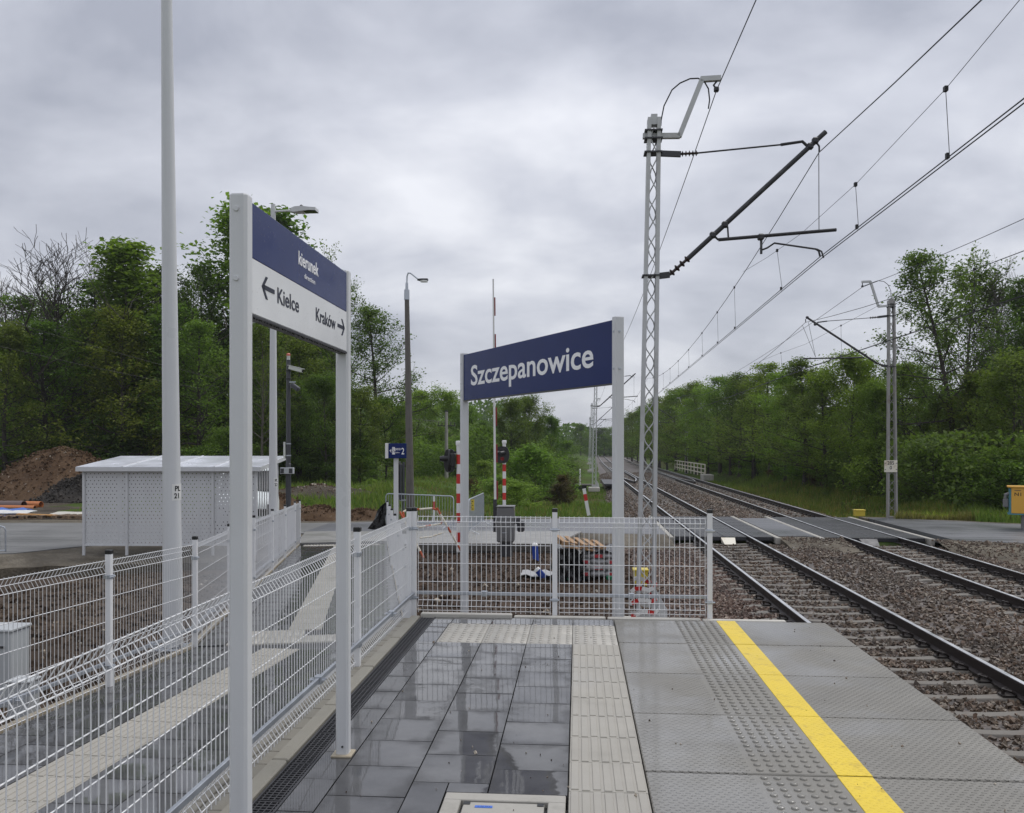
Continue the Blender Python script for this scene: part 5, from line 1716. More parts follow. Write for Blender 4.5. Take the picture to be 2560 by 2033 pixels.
# yellow grit bucket
c = W(1601, 1452, 17.2); c.z = -1.06
t = thing('yellow_bin', 'yellow plastic bin standing behind the near lattice mast', 'bin', tuple(c))
MB().loft([[(c.x + a * (.115 + .025 * k), c.y + b * (.115 + .025 * k), c.z + .30 * k) for a, b in ((-1, -1), (1, -1), (1, 1), (-1, 1))] for k in (0, 1)]).build('tub', M['yellow_plastic'], t, smooth=0)
MB().box((c.x, c.y, c.z + .315), (.31, .31, .04), ch=.008).build('rim', M['yellow_plastic'], t)
# cabinets by the ramp at the left
c = W(20, 1740, 8.2); 
t = thing('service_cabinet', 'pale grey service cabinet behind the ramp fence at the left edge', 'cabinet', (c.x - .1, c.y, -.75))
zc = W(20, 1572, 8.2).z
MB().box((c.x - .12, c.y, (zc - .75) / 2), (.48, .30, zc + .75), ch=.012).build('body', M['grey_plastic'], t)
MB().box((c.x - .12, c.y, zc + .012), (.51, .33, .03), ch=.008).build('lid', M['grey_plastic'], t)
MB().box((c.x - .12, c.y - .155, zc - .14), (.38, .012, .02)).build('vent', M['steel_dark'], t)
c = W(59, 1740, 7.75)
z1_ = W(59, 1702, 7.75).z
t = thing('junction_box', 'small low grey junction box in front of the service cabinet', 'cabinet', (c.x, c.y, -.75))
MB().box((c.x, c.y, (z1_ - .75) / 2), (.20, .18, z1_ + .75), ch=.012).build('body', M['grey_plastic'], t)
MB().box((c.x, c.y, z1_ + .01), (.22, .20, .025), ch=.008).build('lid', M['grey_plastic'], t)

# ================================================================== yard at the left: heaps, pipes, pallets
def heap(name, cx, cy, rx, ry, h, mat, label, cat, seed, z=-1.0, skew=.0):
    r = np.random.default_rng(seed)
    na, nr_ = 56, 22
    vs = [(cx, cy, 0)]
    fs = []
    V = []
    for i in range(nr_ + 1):
        q = i / nr_
        for j in range(na):
            a = 2 * math.pi * j / na
            rad = q * (1 + .10 * math.sin(2 * a + seed) + .07 * math.sin(5 * a + seed * 2))
            x = cx + rx * rad * math.cos(a) + skew * (1 - q) * rx; y = cy + ry * rad * math.sin(a)
            zq = h * (1 - q) ** .95 if q > .22 else h * ((1 - .22) ** .95 + (.22 - q) * .45)
            V.append((x, y, zq))
    V = np.array(V)
    V[:, 2] += z - .05 + (bumps(V[:, 0], V[:, 1], 1.6, seed) * .16 + bumps(V[:, 0], V[:, 1], 5.0, seed + 1) * .06) * np.clip(V[:, 2] / h * 3, 0, 1)
    F = []
    for i in range(nr_):
        for j in range(na):
            j2 = (j + 1) % na
            F.append((i * na + j, (i + 1) * na + j, (i + 1) * na + j2, i * na + j2))
    o = obj(name, npmesh(name, V, F, mat, True))
    return tag(o, label, cat), V
hm = W(150, 1250, 45.0)
_, HV = heap('soil_heap', hm.x, hm.y, 5.6, 4.2, 3.05, M['mound_soil'], 'tall brown soil heap beyond the yard road, left of the shelter', 'heap', 3, -1.05, .02)
hm2 = W(250, 1245, 42.0)
_, HV2 = heap('gravel_heap', hm2.x, hm2.y, 4.0, 2.6, 1.75, M['gravel_dark'], 'dark grey gravel heap at the foot of the brown soil heap', 'heap', 9, -1.05)
hd1 = W(800, 1300, 31.6)
_, HV3 = heap('dug_soil_heap', hd1.x, hd1.y, 1.9, 1.3, .62, M['mound_soil'], 'low brown dug soil heap beyond the road between the direction sign posts', 'heap', 13, -1.0)
hd2 = W(905, 1300, 31.8)
_, HV4 = heap('dug_soil_heap', hd2.x, hd2.y, 1.4, 1.1, .50, M['mound_soil'], 'low brown dug soil heap beyond the road, right of the far direction sign post', 'heap', 15, -1.0)
hd3 = W(790, 1232, 41.0)
_, HV5 = heap('rubble_heap', hd3.x, hd3.y, 4.2, 2.4, .75, M['yard_soil'], 'flat stony rubble bank below the wood behind the surveillance mast', 'heap', 19, -.75)
hd4 = W(690, 1290, 33.0)
_, HV6 = heap('dug_soil_heap', hd4.x, hd4.y, 1.8, 1.6, 1.1, M['mound_soil'], 'brown soil heap at the foot of the surveillance mast', 'heap', 23, -1.0)
r = np.random.default_rng(8)
def heap_stones(name, V, n, mat, s0, s1, seed):
    idx = r.integers(0, len(V), n)
    P = V[idx] + r.normal(0, .12, (n, 3)) * np.array([1, 1, .1])
    return kind(obj(name, rocks(name, P, r.uniform(s0, s1, n), mat, .7, seed)), 'stuff')
heap_stones('heap_clods', HV, 2600, M['mound_soil'], .05, .16, 31)
heap_stones('heap_pebbles', HV, 260, M['pebble'], .04, .09, 33)
for hv in (HV3, HV4, HV5, HV6): heap_stones('heap_clods', hv, 420, M['mound_soil'], .03, .10, 35)
heap_stones('heap_pebbles', HV5, 200, M['pebble'], .05, .12, 36)
heap_stones('heap_clods', HV2, 2600, M['gravel_dark'], .05, .15, 32)
def big_pipe(a, b, r_, mat, label):
    a = Vector(a); b = Vector(b)
    t = thing('drain_pipe', label, 'pipe', tuple(a), group='large pipes in the yard')
    d = (b - a).normalized()
    n_ = 22
    x = d.cross(Vector((0, 0, 1))).normalized(); y = x.cross(d)
    def rg(p, rad): return [p + (x * math.cos(2 * math.pi * k / n_) + y * math.sin(2 * math.pi * k / n_)) * rad for k in range(n_)]
    MB().loft([rg(a, r_ * .9), rg(a, r_), rg(b, r_), rg(b, r_ * .9), rg(b - d * 1.5, r_ * .9)], False).build('shell', mat, t, smooth=.7)
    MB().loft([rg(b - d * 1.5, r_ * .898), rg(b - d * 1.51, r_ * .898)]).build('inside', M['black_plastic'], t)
    return t
e = W(60, 1264, 37.0)
big_pipe((e.x - 5.5, e.y + .5, e.z - .02), (e.x, e.y, e.z), .20, M['pipe_brown'], 'thick brown pipe lying in the yard, dark open end to the right')
e = W(103, 1262, 37.4)
big_pipe((e.x - 4.5, e.y + .8, e.z - .02), (e.x, e.y, e.z), .145, M['pipe_orange'], 'upper pale orange pipe lying behind the brown pipe')
e = W(88, 1271, 36.6)
big_pipe((e.x - 3.5, e.y + .4, e.z - .02), (e.x, e.y, e.z), .12, M['pipe_orange'], 'lower darker orange pipe tucked against the brown pipe')
for i, (u, v, d, rz, lab, mt) in enumerate(((75, 1301, 31.5, .1, 'wooden pallet in the yard beneath the orange plank', M['wood_old']), (185, 1300, 31.5, -.15, 'weathered wooden pallet touching the shelter corner in the yard', M['wood_old']), (20, 1305, 31.2, .3, 'dark wooden pallet at the left edge of the yard', M['wood_old']))):
    p = W(u, v, d)
    pallet((p.x, p.y, -.94), (0, 0, rz), lab, mt)
    
p = W(98, 1284, 31.6)
tag(MB().bar((p.x - .75, p.y - .1, p.z - .02), (p.x + .75, p.y + .05, p.z - .08), .25, .05, ch=.006).build('plank', M['wood_orange'], None), 'orange-brown plank laid across the yard pallet', 'plank')
for (u, v, d, w, mt, lab) in ((25, 1277, 32.5, 1.5, 'tarp_blue', 'crumpled blue tarpaulin strip below the brown pipe'), (40, 1290, 31.8, .9, 'tarp_blue', 'small blue sheet scrap in front of the yard pallet'), (30, 1281, 32.0, 1.6, 'white_gloss', 'white board lying among the yard debris at the left'), (190, 1285, 32.3, 1.8, 'concrete_light', 'pale boards stacked on the pallet next to the shelter')):
    p = W(u, v, d)
    m_ = MB()
    vs = []
    for i in range(8):
        for j in range(4):
            vs.append((p.x - w / 2 + w * i / 7, p.y - .3 + .2 * j, p.z + .05 * math.sin(i * 1.7 + j * 2) * (1 if 'tarp' in mt else .15) + .02 * j))
    fs = [(i * 4 + j, (i + 1) * 4 + j, (i + 1) * 4 + j + 1, i * 4 + j + 1) for i in range(7) for j in range(3)]
    m_.add(vs + [(x, y, z - .03) for x, y, z in vs], fs + [tuple(32 + q for q in f[::-1]) for f in fs] + [(j, j + 1, 33 + j, 32 + j) for j in range(3)] + [(i * 4, 32 + i * 4, 36 + i * 4, i * 4 + 4) for i in range(7)])
    tag(m_.build('debris_sheet', M[mt], None, smooth=1.0), lab, 'debris')

# ================================================================== right-hand side: yellow box, bin, railing
c = W(2550, 1310, 27.5)
t = thing('relay_box', 'yellow lidded relay box marked N1 with blue-green side at the right edge', 'cabinet', (c.x, c.y, -1.0), -.40)
z0_ = W(2545, 1283, 27.5).z; z1_ = W(2545, 1218, 27.5).z
w_ = .78
MB().box((c.x + .14, c.y, (z0_ + z1_) / 2), (w_, .5, z1_ - z0_), ch=.012).build('door', M['yellow_box'], t)
MB().box((c.x - .27, c.y + .02, (z0_ + z1_) / 2 - .03), (.07, .48, z1_ - z0_ - .04), ch=.008).build('side_panel', M['teal_paint'], t)
MB().box((c.x + .10, c.y, z0_ - .02), (w_ + .1, .54, .035)).build('bottom_plate', M['teal_paint'], t)
MB().box((c.x + .10, c.y, z1_ + .015), (w_ + .14, .60, .05), ch=.012).build('lid', M['yellow_box'], t)
MB().box((c.x - .40, c.y - .05, (z0_ + z1_) / 2 - .10), (.16, .2, .26), ch=.02).build('cable_box', M['machine_grey'], t)
MB().tube([(c.x - .40, c.y - .05, (z0_ + z1_) / 2 + .04), (c.x - .40, c.y - .05, (z0_ + z1_) / 2 + .16), (c.x - .30, c.y - .05, (z0_ + z1_) / 2 + .20)], .06, 10).build('cable_elbow', M['machine_grey'], t)
MB().box((c.x + .2, c.y, -.93 + (z0_ + .93) / 2 - .02), (.34, .3, z0_ + .90), ch=.01).build('foot', M['machine_grey'], t)
letter(t, 'N1', .155, (c.x - .165, c.y - .252, z1_ - .27), (1, 0, 0), (0, 0, 1), M['black_ink'], .95, .002, fit=.185)
MB().box((c.x - .075, c.y - .252, z1_ - .10), (.18, .004, .022)).build('slot', M['wood_old'], t)
c = W(2148, 1289, 33.0)
t = thing('yellow_bin', 'small yellow lidded grit box on the grass left of the kilometre mast', 'bin', (c.x, c.y, -1.0))
MB().box((c.x, c.y, -.88), (.36, .30, .22), ch=.02).build('tub', M['yellow_plastic'], t)
MB().box((c.x, c.y, -.755), (.40, .34, .04), ch=.012).build('lid', M['yellow_plastic'], t)
# white bridge railing
t = thing('bridge_railing', 'white slatted bridge railing along the far track before the wood', 'railing', (11.2, 78, -1.2))
ra = Vector((11.35, 78.5, -1.12)); rb_ = Vector((11.5, 104, -1.2))
nP = 11
for i in range(nP):
    p = ra.lerp(rb_, i / (nP - 1))
    MB().box(p + Vector((0, 0, .55)), (.10, .10, 1.12)).build('upright', M['cream'], t)
for z in (.30, .68, 1.08):
    MB().bar(ra + Vector((0, 0, z)), rb_ + Vector((0, 0, z)), .06, .09).build('rail', M['cream'], t)
MB().box((11.35, 77.3, -1.15), (.9, 2.0, .55), ch=.05).build('abutment', M['concrete'], t)
# culvert mouth and deck by the second left-hand mast
t = thing('culvert', 'dark square culvert mouth with steel deck left of the track', 'culvert', (.6, 60.5, -1.6))
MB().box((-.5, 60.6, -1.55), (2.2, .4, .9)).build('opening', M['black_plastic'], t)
MB().box((-.1, 61.0, -1.08), (3.0, .9, .10), ch=.02).build('lintel', M['concrete_old'], t)
MB().box((2.35, 64.5, -1.05), (1.1, 8.0, .12)).build('deck_plate', M['steel_dark'], t)

# ================================================================== overhead line
def mast_body(t, base, top, w0, w1, mat, depth=.17, n=26):
    base = Vector(base); top = Vector(top)
    for sd in (-1, 1):
        a = base + Vector((sd * (w0 / 2 - .03), 0, 0)); b = top + Vector((sd * (w1 / 2 - .03), 0, 0))
        MB().bar(a, b, .055, depth, (0, 1, 0)).build('leg', mat, t, smooth=0)
    for fc, yo in enumerate((-depth / 2 + .012, depth / 2 - .012)):
        pts = []
        m = n * 4
        for i in range(m + 1):
            q = i / m
            hw = (w0 + (w1 - w0) * q) / 2 - .055
            c = base.lerp(top, .015 + q * .965)
            pts.append(c + Vector((math.sin(q * n * math.pi + fc * math.pi) * hw, yo, 0)))
        MB().tube(pts, .010, 5).build('lacing', mat, t)
    for q in (.0, .985):
        c = base.lerp(top, q); w = w0 + (w1 - w0) * q - .11
        MB().box(c + Vector((0, 0, .09)), (w, depth * .8, .16)).build('batten_plate', mat, t)
def insulator(parent, a, b, r=.035, n=4):
    a = Vector(a); b = Vector(b); d = (b - a)
    mb = MB()
    pts = []; rs = []
    for i in range(n):
        for q, rr in ((.0, .4), (.25, .42), (.45, 1.0), (.55, 1.0), (.75, .42)):
            pts.append(a + d * ((i + q) / n)); rs.append(r * rr)
    pts.append(b); rs.append(r * .4)
    mb.tube(pts, rs, 9)
    return mb.build('insulator', M['porcelain'], parent, smooth=.5)
def clampbox(parent, p, s=.07, mat='arm_steel', name='clamp'):
    return MB().box(p, (s, s, s), ch=s * .2).build(name, M[mat], parent)
# ---- near mast
YN = 13.42
Q = lambda u, v: WY(u, v, YN)
mb0 = Q(1614, 1540); mb0.z = -1.02; mt0 = Q(1635, 298)
near = thing('catenary_mast', 'near white lattice overhead line mast rising behind the end fence', 'mast', tuple(mb0), group='left row of lattice masts')
MB().box(mb0 + Vector((0, 0, -.10)), (.75, .75, .30), ch=.04).build('foundation', M['concrete_light'], near)
mast_body(near, mb0 + Vector((0, 0, .02)), mt0, .30, .205, M['mast_paint'], .19, 26)
for sx in (1,):
    p = mb0 + Vector((sx * .16, 0, .05))
    MB().add([p + Vector((0, -.012, 0)), p + Vector((sx * .17, -.012, 0)), p + Vector((sx * .17, -.012, .18)), p + Vector((0, -.012, .48)), p + Vector((0, .012, 0)), p + Vector((sx * .17, .012, 0)), p + Vector((sx * .17, .012, .18)), p + Vector((0, .012, .48))], [(0, 1, 2, 3), (7, 6, 5, 4), (1, 5, 6, 2), (2, 6, 7, 3), (0, 4, 5, 1)]).build('gusset', M['mast_paint'], near, smooth=0)
def bracket_set(t, Q, K):
    # K: frame positions of the assembly
    tube = lambda pts, r, nm, m='arm_steel', n=8: MB().tube([Q(*p) for p in pts], r, n).build(nm, M[m], t)
    can = tube(K['cant'], .038, 'cantilever_tube', n=10)
    insulator(t, Q(*K['ins_low'][0]), Q(*K['ins_low'][1]), .058, 4)
    MB().bar(Q(*K['root'][0]), Q(*K['root'][1]), .06, .09).build('hinge', M['steel_dark'], t)
    tube(K['tie'], .013, 'tie_rod', 'wire', 6)
    insulator(t, Q(*K['ins_up'][0]), Q(*K['ins_up'][1]), .045, 5)
    tube(K['tie_end'], .024, 'tie_end')
    MB().bar(Q(*K['tie_root'][0]), Q(*K['tie_root'][1]), .06, .08).build('hinge', M['steel_dark'], t)
    tube(K['reg'], .027, 'registration_tube', n=8)
    for p in K['clamps']:
        clampbox(t, Q(*p), .095)
    for pts, r in K['links']:
        tube(pts, r, 'link', n=6)
    for p in K['bands']:
        c = Q(*p)
        MB().box(c, (.27, .225, .022)).build('band', M['steel_dark'], t)
    for a, b in K['channel']:
        MB().bar(Q(*a), Q(*b), .075, .075, (0, 1, 0)).build('earth_wire_bracket', M['mast_paint'], t)
    tube(K['loop'], .011, 'bonding_cable', 'wire', 6)
    tube(K['shackle'], .016, 'shackle', 'steel_dark', 6)
    clampbox(t, Q(*K['shackle'][-1]), .075, 'steel_dark', 'wire_clamp')
bracket_set(near, Q, dict(
    cant=[(1719, 647.6), (2064, 330)], ins_low=[(1674, 687), (1724, 643)], root=[(1642, 691), (1674, 687)],
    tie=[(1742, 383), (1952, 362)], ins_up=[(1702, 385), (1745, 383)], tie_end=[(1952, 362), (2006, 354), (2020, 367)], tie_root=[(1650, 384), (1702, 386)],
    reg=[(1796, 599.6), (2090.6, 574.7)], clamps=[(1782, 588), (1812, 562), (2025, 366), (2038, 352), (1902, 593)],
    links=[([(1819, 567), (1821, 597)], .014), ([(1785, 590), (1796, 600)], .016), ([(2038, 352), (2048, 366), (2048, 380)], .014), ([(2047, 381), (2047.5, 574)], .006), ([(1903, 592), (1903, 635)], .020),
           ([(1905, 625), (1918, 620), (1936, 608), (2040, 623), (2047, 628), (2050, 641)], .015), ([(2042, 623), (2054, 629), (2059, 645)], .013)],
    bands=[(1633, 330), (1633, 350), (1632, 384), (1627, 691)],
    channel=[((1607, 341), (1700, 340)), ((1698, 342), (1754, 201)), ((1751, 199), (1802, 196))],
    loop=[(1652, 315), (1653, 300), (1660, 265), (1680, 225), (1700, 208), (1725, 197), (1745, 196), (1760, 203), (1771, 222), (1774, 250), (1771, 272)],
    shackle=[(1791, 190), (1791, 205), (1784, 213), (1791, 224)]))
def far_copy(t, loc, label, group):
    c = copy_tree(t)
    c.location = loc; c['label'] = label; c['group'] = group
    return c
ys_m = [(57.0, 'second lattice mast of the left row, under the name board beside the culvert'), (101.0, 'third lattice mast of the left row, close behind the second'), (146.0, 'distant thin lattice mast, fourth of the left row'), (190.0, 'farthest lattice mast of the left row')]
for y, lab in ys_m:
    far_copy(near, (mb0.x + curve(y) + (-.05 if y < 80 else .15), y, tz(y) - .11), lab, 'left row of lattice masts')
# ---- right-hand mast with kilometre plate
YR = 32.6
Q2 = lambda u, v: WY(u, v, YR)
rb0 = Q2(2230, 1288); rb0.z = -1.05; rt0 = Q2(2228, 752)
rm = thing('catenary_mast', 'grey lattice overhead line mast with kilometre plate past the road', 'mast', tuple(rb0), group='right row of lattice masts')
mast_body(rm, rb0, rt0, .36, .24, M['old_galv'], .2, 24)
MB().box(rb0 + Vector((0, 0, -.1)), (.7, .7, .3), ch=.04).build('foundation', M['concrete_old'], rm)
bracket_set(rm, Q2, dict(
    cant=[(2191, 907.5), (2017.5, 794)], ins_low=[(2206, 914), (2189, 906)], root=[(2218, 916), (2205, 914)],
    tie=[(2174, 795), (2068, 803)], ins_up=[(2196, 793), (2174, 795)], tie_end=[(2068, 803), (2045, 806), (2038, 811)], tie_root=[(2220, 790), (2196, 793)],
    reg=[(2160, 894), (2008, 896.7)], clamps=[(2163, 888), (2018, 794), (2038, 811)],
    links=[([(2014, 798), (2014, 806)], .016), ([(2006, 813), (2039, 893)], .007), ([(2021, 806), (2039, 893)], .007), ([(2076, 897), (2074, 902), (2015, 921)], .018)],
    bands=[(2228, 762), (2228, 768), (2228, 790), (2229, 917)],
    channel=[((2236, 763), (2195, 767)), ((2196, 766), (2176, 704)), ((2177, 704), (2154, 705))],
    loop=[(2228, 748), (2227, 727), (2220, 712), (2210, 704), (2195, 702), (2180, 707), (2160, 715)],
    shackle=[(2156, 704), (2156, 716)]))
far_copy(rm, (rb0.x + .9, 100.0, tz(100) - .55), 'slim lattice mast of the right row behind the bridge railing', 'right row of lattice masts')
far_copy(rm, (rb0.x + 1.3, 168.0, tz(168) - .8), 'farthest mast of the right row against the wood', 'right row of lattice masts')
# kilometre plate
c = WY(2227, 1166, 32.47)
kp = tag(MB().box((c.x, c.y - .0, c.z), (.46, .02, .43), ch=.006).build('kilometre_plate', M['cream'], None), 'cream kilometre plate 285 0 fixed on the right-hand mast', 'plate')
letter(kp, '285', .185, (c.x - .13, c.y - .0115, c.z + .06), (1, 0, 0), (0, 0, 1), M['black_ink'], .9, .002)
letter(kp, '0', .185, (c.x - .045, c.y - .0115, c.z - .11), (1, 0, 0), (0, 0, 1), M['black_ink'], .9, .002)
for sx in (-1, 1):
    for dz in (.11, -.12):
        MB().box((c.x + sx * .195, c.y - .012, c.z + dz), (.05, .008, .02)).build('fixing', M['steel_dark'], kp)
# warning tape wound round the near mast foot
tp = []
for i in range(40):
    a = i * .55; q = i / 39
    tp.append(mb0 + Vector((math.cos(a) * (.20 - .02 * math.sin(i)) - .02, math.sin(a) * .15, .06 + .62 * q + .03 * math.sin(i * 1.7))))
wt = thing('warning_tape', 'red and white warning tape wound round the near mast foot', 'tape', tuple(mb0))
for i in range(39):
    MB().bar(tp[i], tp[i + 1], .006, .06, (0, 0, 1)).build('tape_section', M['red_paint'] if i % 3 == 0 else M['white_gloss'], wt)
# ---- wires
def sagline(sup, sag, n=14):
    pts = []
    for (x0, y0, z0), (x1, y1, z1) in zip(sup[:-1], sup[1:]):
        for i in range(n):
            q = i / n
            pts.append((x0 + (x1 - x0) * q, y0 + (y1 - y0) * q, z0 + (z1 - z0) * q - 4 * sag * q * (1 - q)))
    pts.append(sup[-1])
    return pts
def interp(pts, y):
    for a, b in zip(pts[:-1], pts[1:]):
        if a[1] <= y <= b[1]:
            q = (y - a[1]) / (b[1] - a[1])
            return Vector(a).lerp(Vector(b), q)
    return Vector(pts[-1])
def wires(tag_, sup_m, con, stitch, label_m, label_c, label_s, drops, r=.0075):
    cat_pts = sagline(sup_m, .95)
    mw = tag(MB().tube(cat_pts, r, 5).build('messenger_wire', M['wire'], None), label_m, 'wire')
    cw = thing('contact_wire', label_c, 'wire', tuple(con[0]))
    for dx in (-.025, .025):
        MB().tube([(x + dx, y, z) for x, y, z in con], r * .9, 5).build('strand', M['wire'], cw)
    sw = None
    if stitch:
        sw = thing('stitch_wire', label_s, 'wire', tuple(stitch[0]))
        MB().tube(stitch, r * .55, 4).build('strand', M['wire'], sw)
    for y, on in drops:
        top = interp(stitch if on else cat_pts, y); bot = interp(con, y)
        p = sw if on else mw
        MB().tube([top, bot], r * .5, 4).build('dropper', M['wire'], p)
        MB().box(top, (.035, .05, .05)).build('dropper_clip', M['wire'], p)
        MB().box(bot + Vector((-.025, 0, .02)), (.025, .04, .06)).build('dropper_clip', M['wire'], p)
m1 = Q(2048, 381); c1 = Q(2054.5, 642)
zs = m1.z
def mz(y): return tz(y) + .91
sup = [(m1.x, -30, zs)] + [(m1.x, YN, zs)] + [(tx1(y) + (.3 if i % 2 == 0 else -.3), y, zs + mz(y)) for i, y in enumerate((57, 101, 146, 190, 240))]
con = [(c1.x, -30, c1.z), (c1.x, YN, c1.z)] + [(tx1(y) + (.3 if i % 2 == 0 else -.3), y, c1.z + mz(y)) for i, y in enumerate((57, 101, 146, 190, 240))]
st = [(m1.x, 4.6, zs - .55), (m1.x, 7.2, 5.45), (m1.x, 8.9, 5.28), (m1.x, 11.7, 5.17), (m1.x, 14.5, 5.20), (m1.x, 17, 5.36), (m1.x + .1, 20.0, zs - .50)]
wires('near', sup, con, st, 'thick messenger wire of the near track running up to the top edge', 'double contact wire above the near track', 'thin stitch wire below the messenger at the near mast arm',
      [(8.9, 1), (11.7, 1), (16.2, 1)] + [(y, 0) for y in (21.5, 24.5, 28, 32, 36, 40, 44, 48, 52, 61, 66, 71, 76, 81, 86, 91, 96)])
m2 = Q2(2014, 806); c2 = Q2(2015, 921)
sup = [(m2.x, -12, m2.z), (m2.x, YR, m2.z)] + [(tx2(y) + (.3 if i % 2 == 0 else -.3), y, m2.z + mz(y)) for i, y in enumerate((77, 121, 168, 215))]
con = [(c2.x, -12, c2.z), (c2.x, YR, c2.z)] + [(tx2(y) + (.3 if i % 2 == 0 else -.3), y, c2.z + mz(y)) for i, y in enumerate((77, 121, 168, 215))]
st2 = [(m2.x, 24.5, m2.z - .62), (m2.x, 28, 5.55), (m2.x, YR, 5.45), (m2.x, 37, 5.55), (m2.x, 41.5, m2.z - .66)]
wires('far', sup, con, st2, 'messenger wire of the far track passing in front of the right-hand mast', 'double contact wire above the far track', 'thin stitch wire below the messenger at the right-hand mast arm',
      [(19.0, 0), (22.5, 0), (28.3, 1), (36.5, 1), (44, 0), (48, 0), (52, 0), (57, 0), (62, 0), (67, 0), (72, 0), (82, 0), (88, 0), (94, 0), (100, 0)], .009)
e1 = Q(1791, 227)
tag(MB().tube(sagline([(e1.x, -30, e1.z), (e1.x, YN, e1.z)] + [(mb0.x + 1.05 + curve(y), y, e1.z + mz(y)) for y in (57, 101, 146, 190)], .5), .0075, 5).build('earth_wire', M['wire'], None), 'single earth wire over the top of the near lattice mast', 'wire')
e2 = Q2(2156, 718)
tag(MB().tube(sagline([(e2.x, -12, e2.z), (e2.x, YR, e2.z), (e2.x + .8, 100, e2.z - .5), (e2.x + 1.2, 168, e2.z - .8)], .65), .009, 5).build('earth_wire', M['wire'], None), 'single earth wire over the top of the right-hand kilometre mast', 'wire')
# ---- rural power line at the left
ub = W(1116, 1242, 58.8); ut = W(1116, 1030, 58.8)
t = thing('utility_pole', 'pale concrete power pole with crossarm in the meadow', 'pole', tuple(ub))
ub.z -= .4
MB().tube([ub, ut], [.15, .10], 8).build('pole', M['concrete'], t)
for dz in (.35, 1.05):
    ca = ut - Vector((0, 0, dz)) if dz < 1 else ut - Vector((0, 0, .95))
    if dz > 1:
        MB().bar(ca - Vector((.62, 0, 0)), ca + Vector((.62, 0, 0)), .07, .07).build('crossarm', M['steel_dark'], t)
        for k in (-.55, -.3, .3, .55):
            insulator(t, ca + Vector((k, 0, .04)), ca + Vector((k, 0, .24)), .055, 2)
MB().box(ut + Vector((0, 0, .05)), (.2, .1, .1)).build('pole_head', M['steel_dark'], t)
for k, (va, lab) in enumerate(((770, 'upper thin power line crossing in front of the left trees'), (845, 'lower thin power line crossing in front of the left trees'))):
    a = W(-90, va, 36); b = ut + Vector((-.5 + k, 0, -.7))
    pts = []
    for i in range(15):
        q = i / 14
        p = a.lerp(b, q); p.z -= 1.0 * 4 * q * (1 - q) * .55
        pts.append(p)
    tag(MB().tube(pts, .007, 4).build('power_line', M['wire'], None), lab, 'wire')

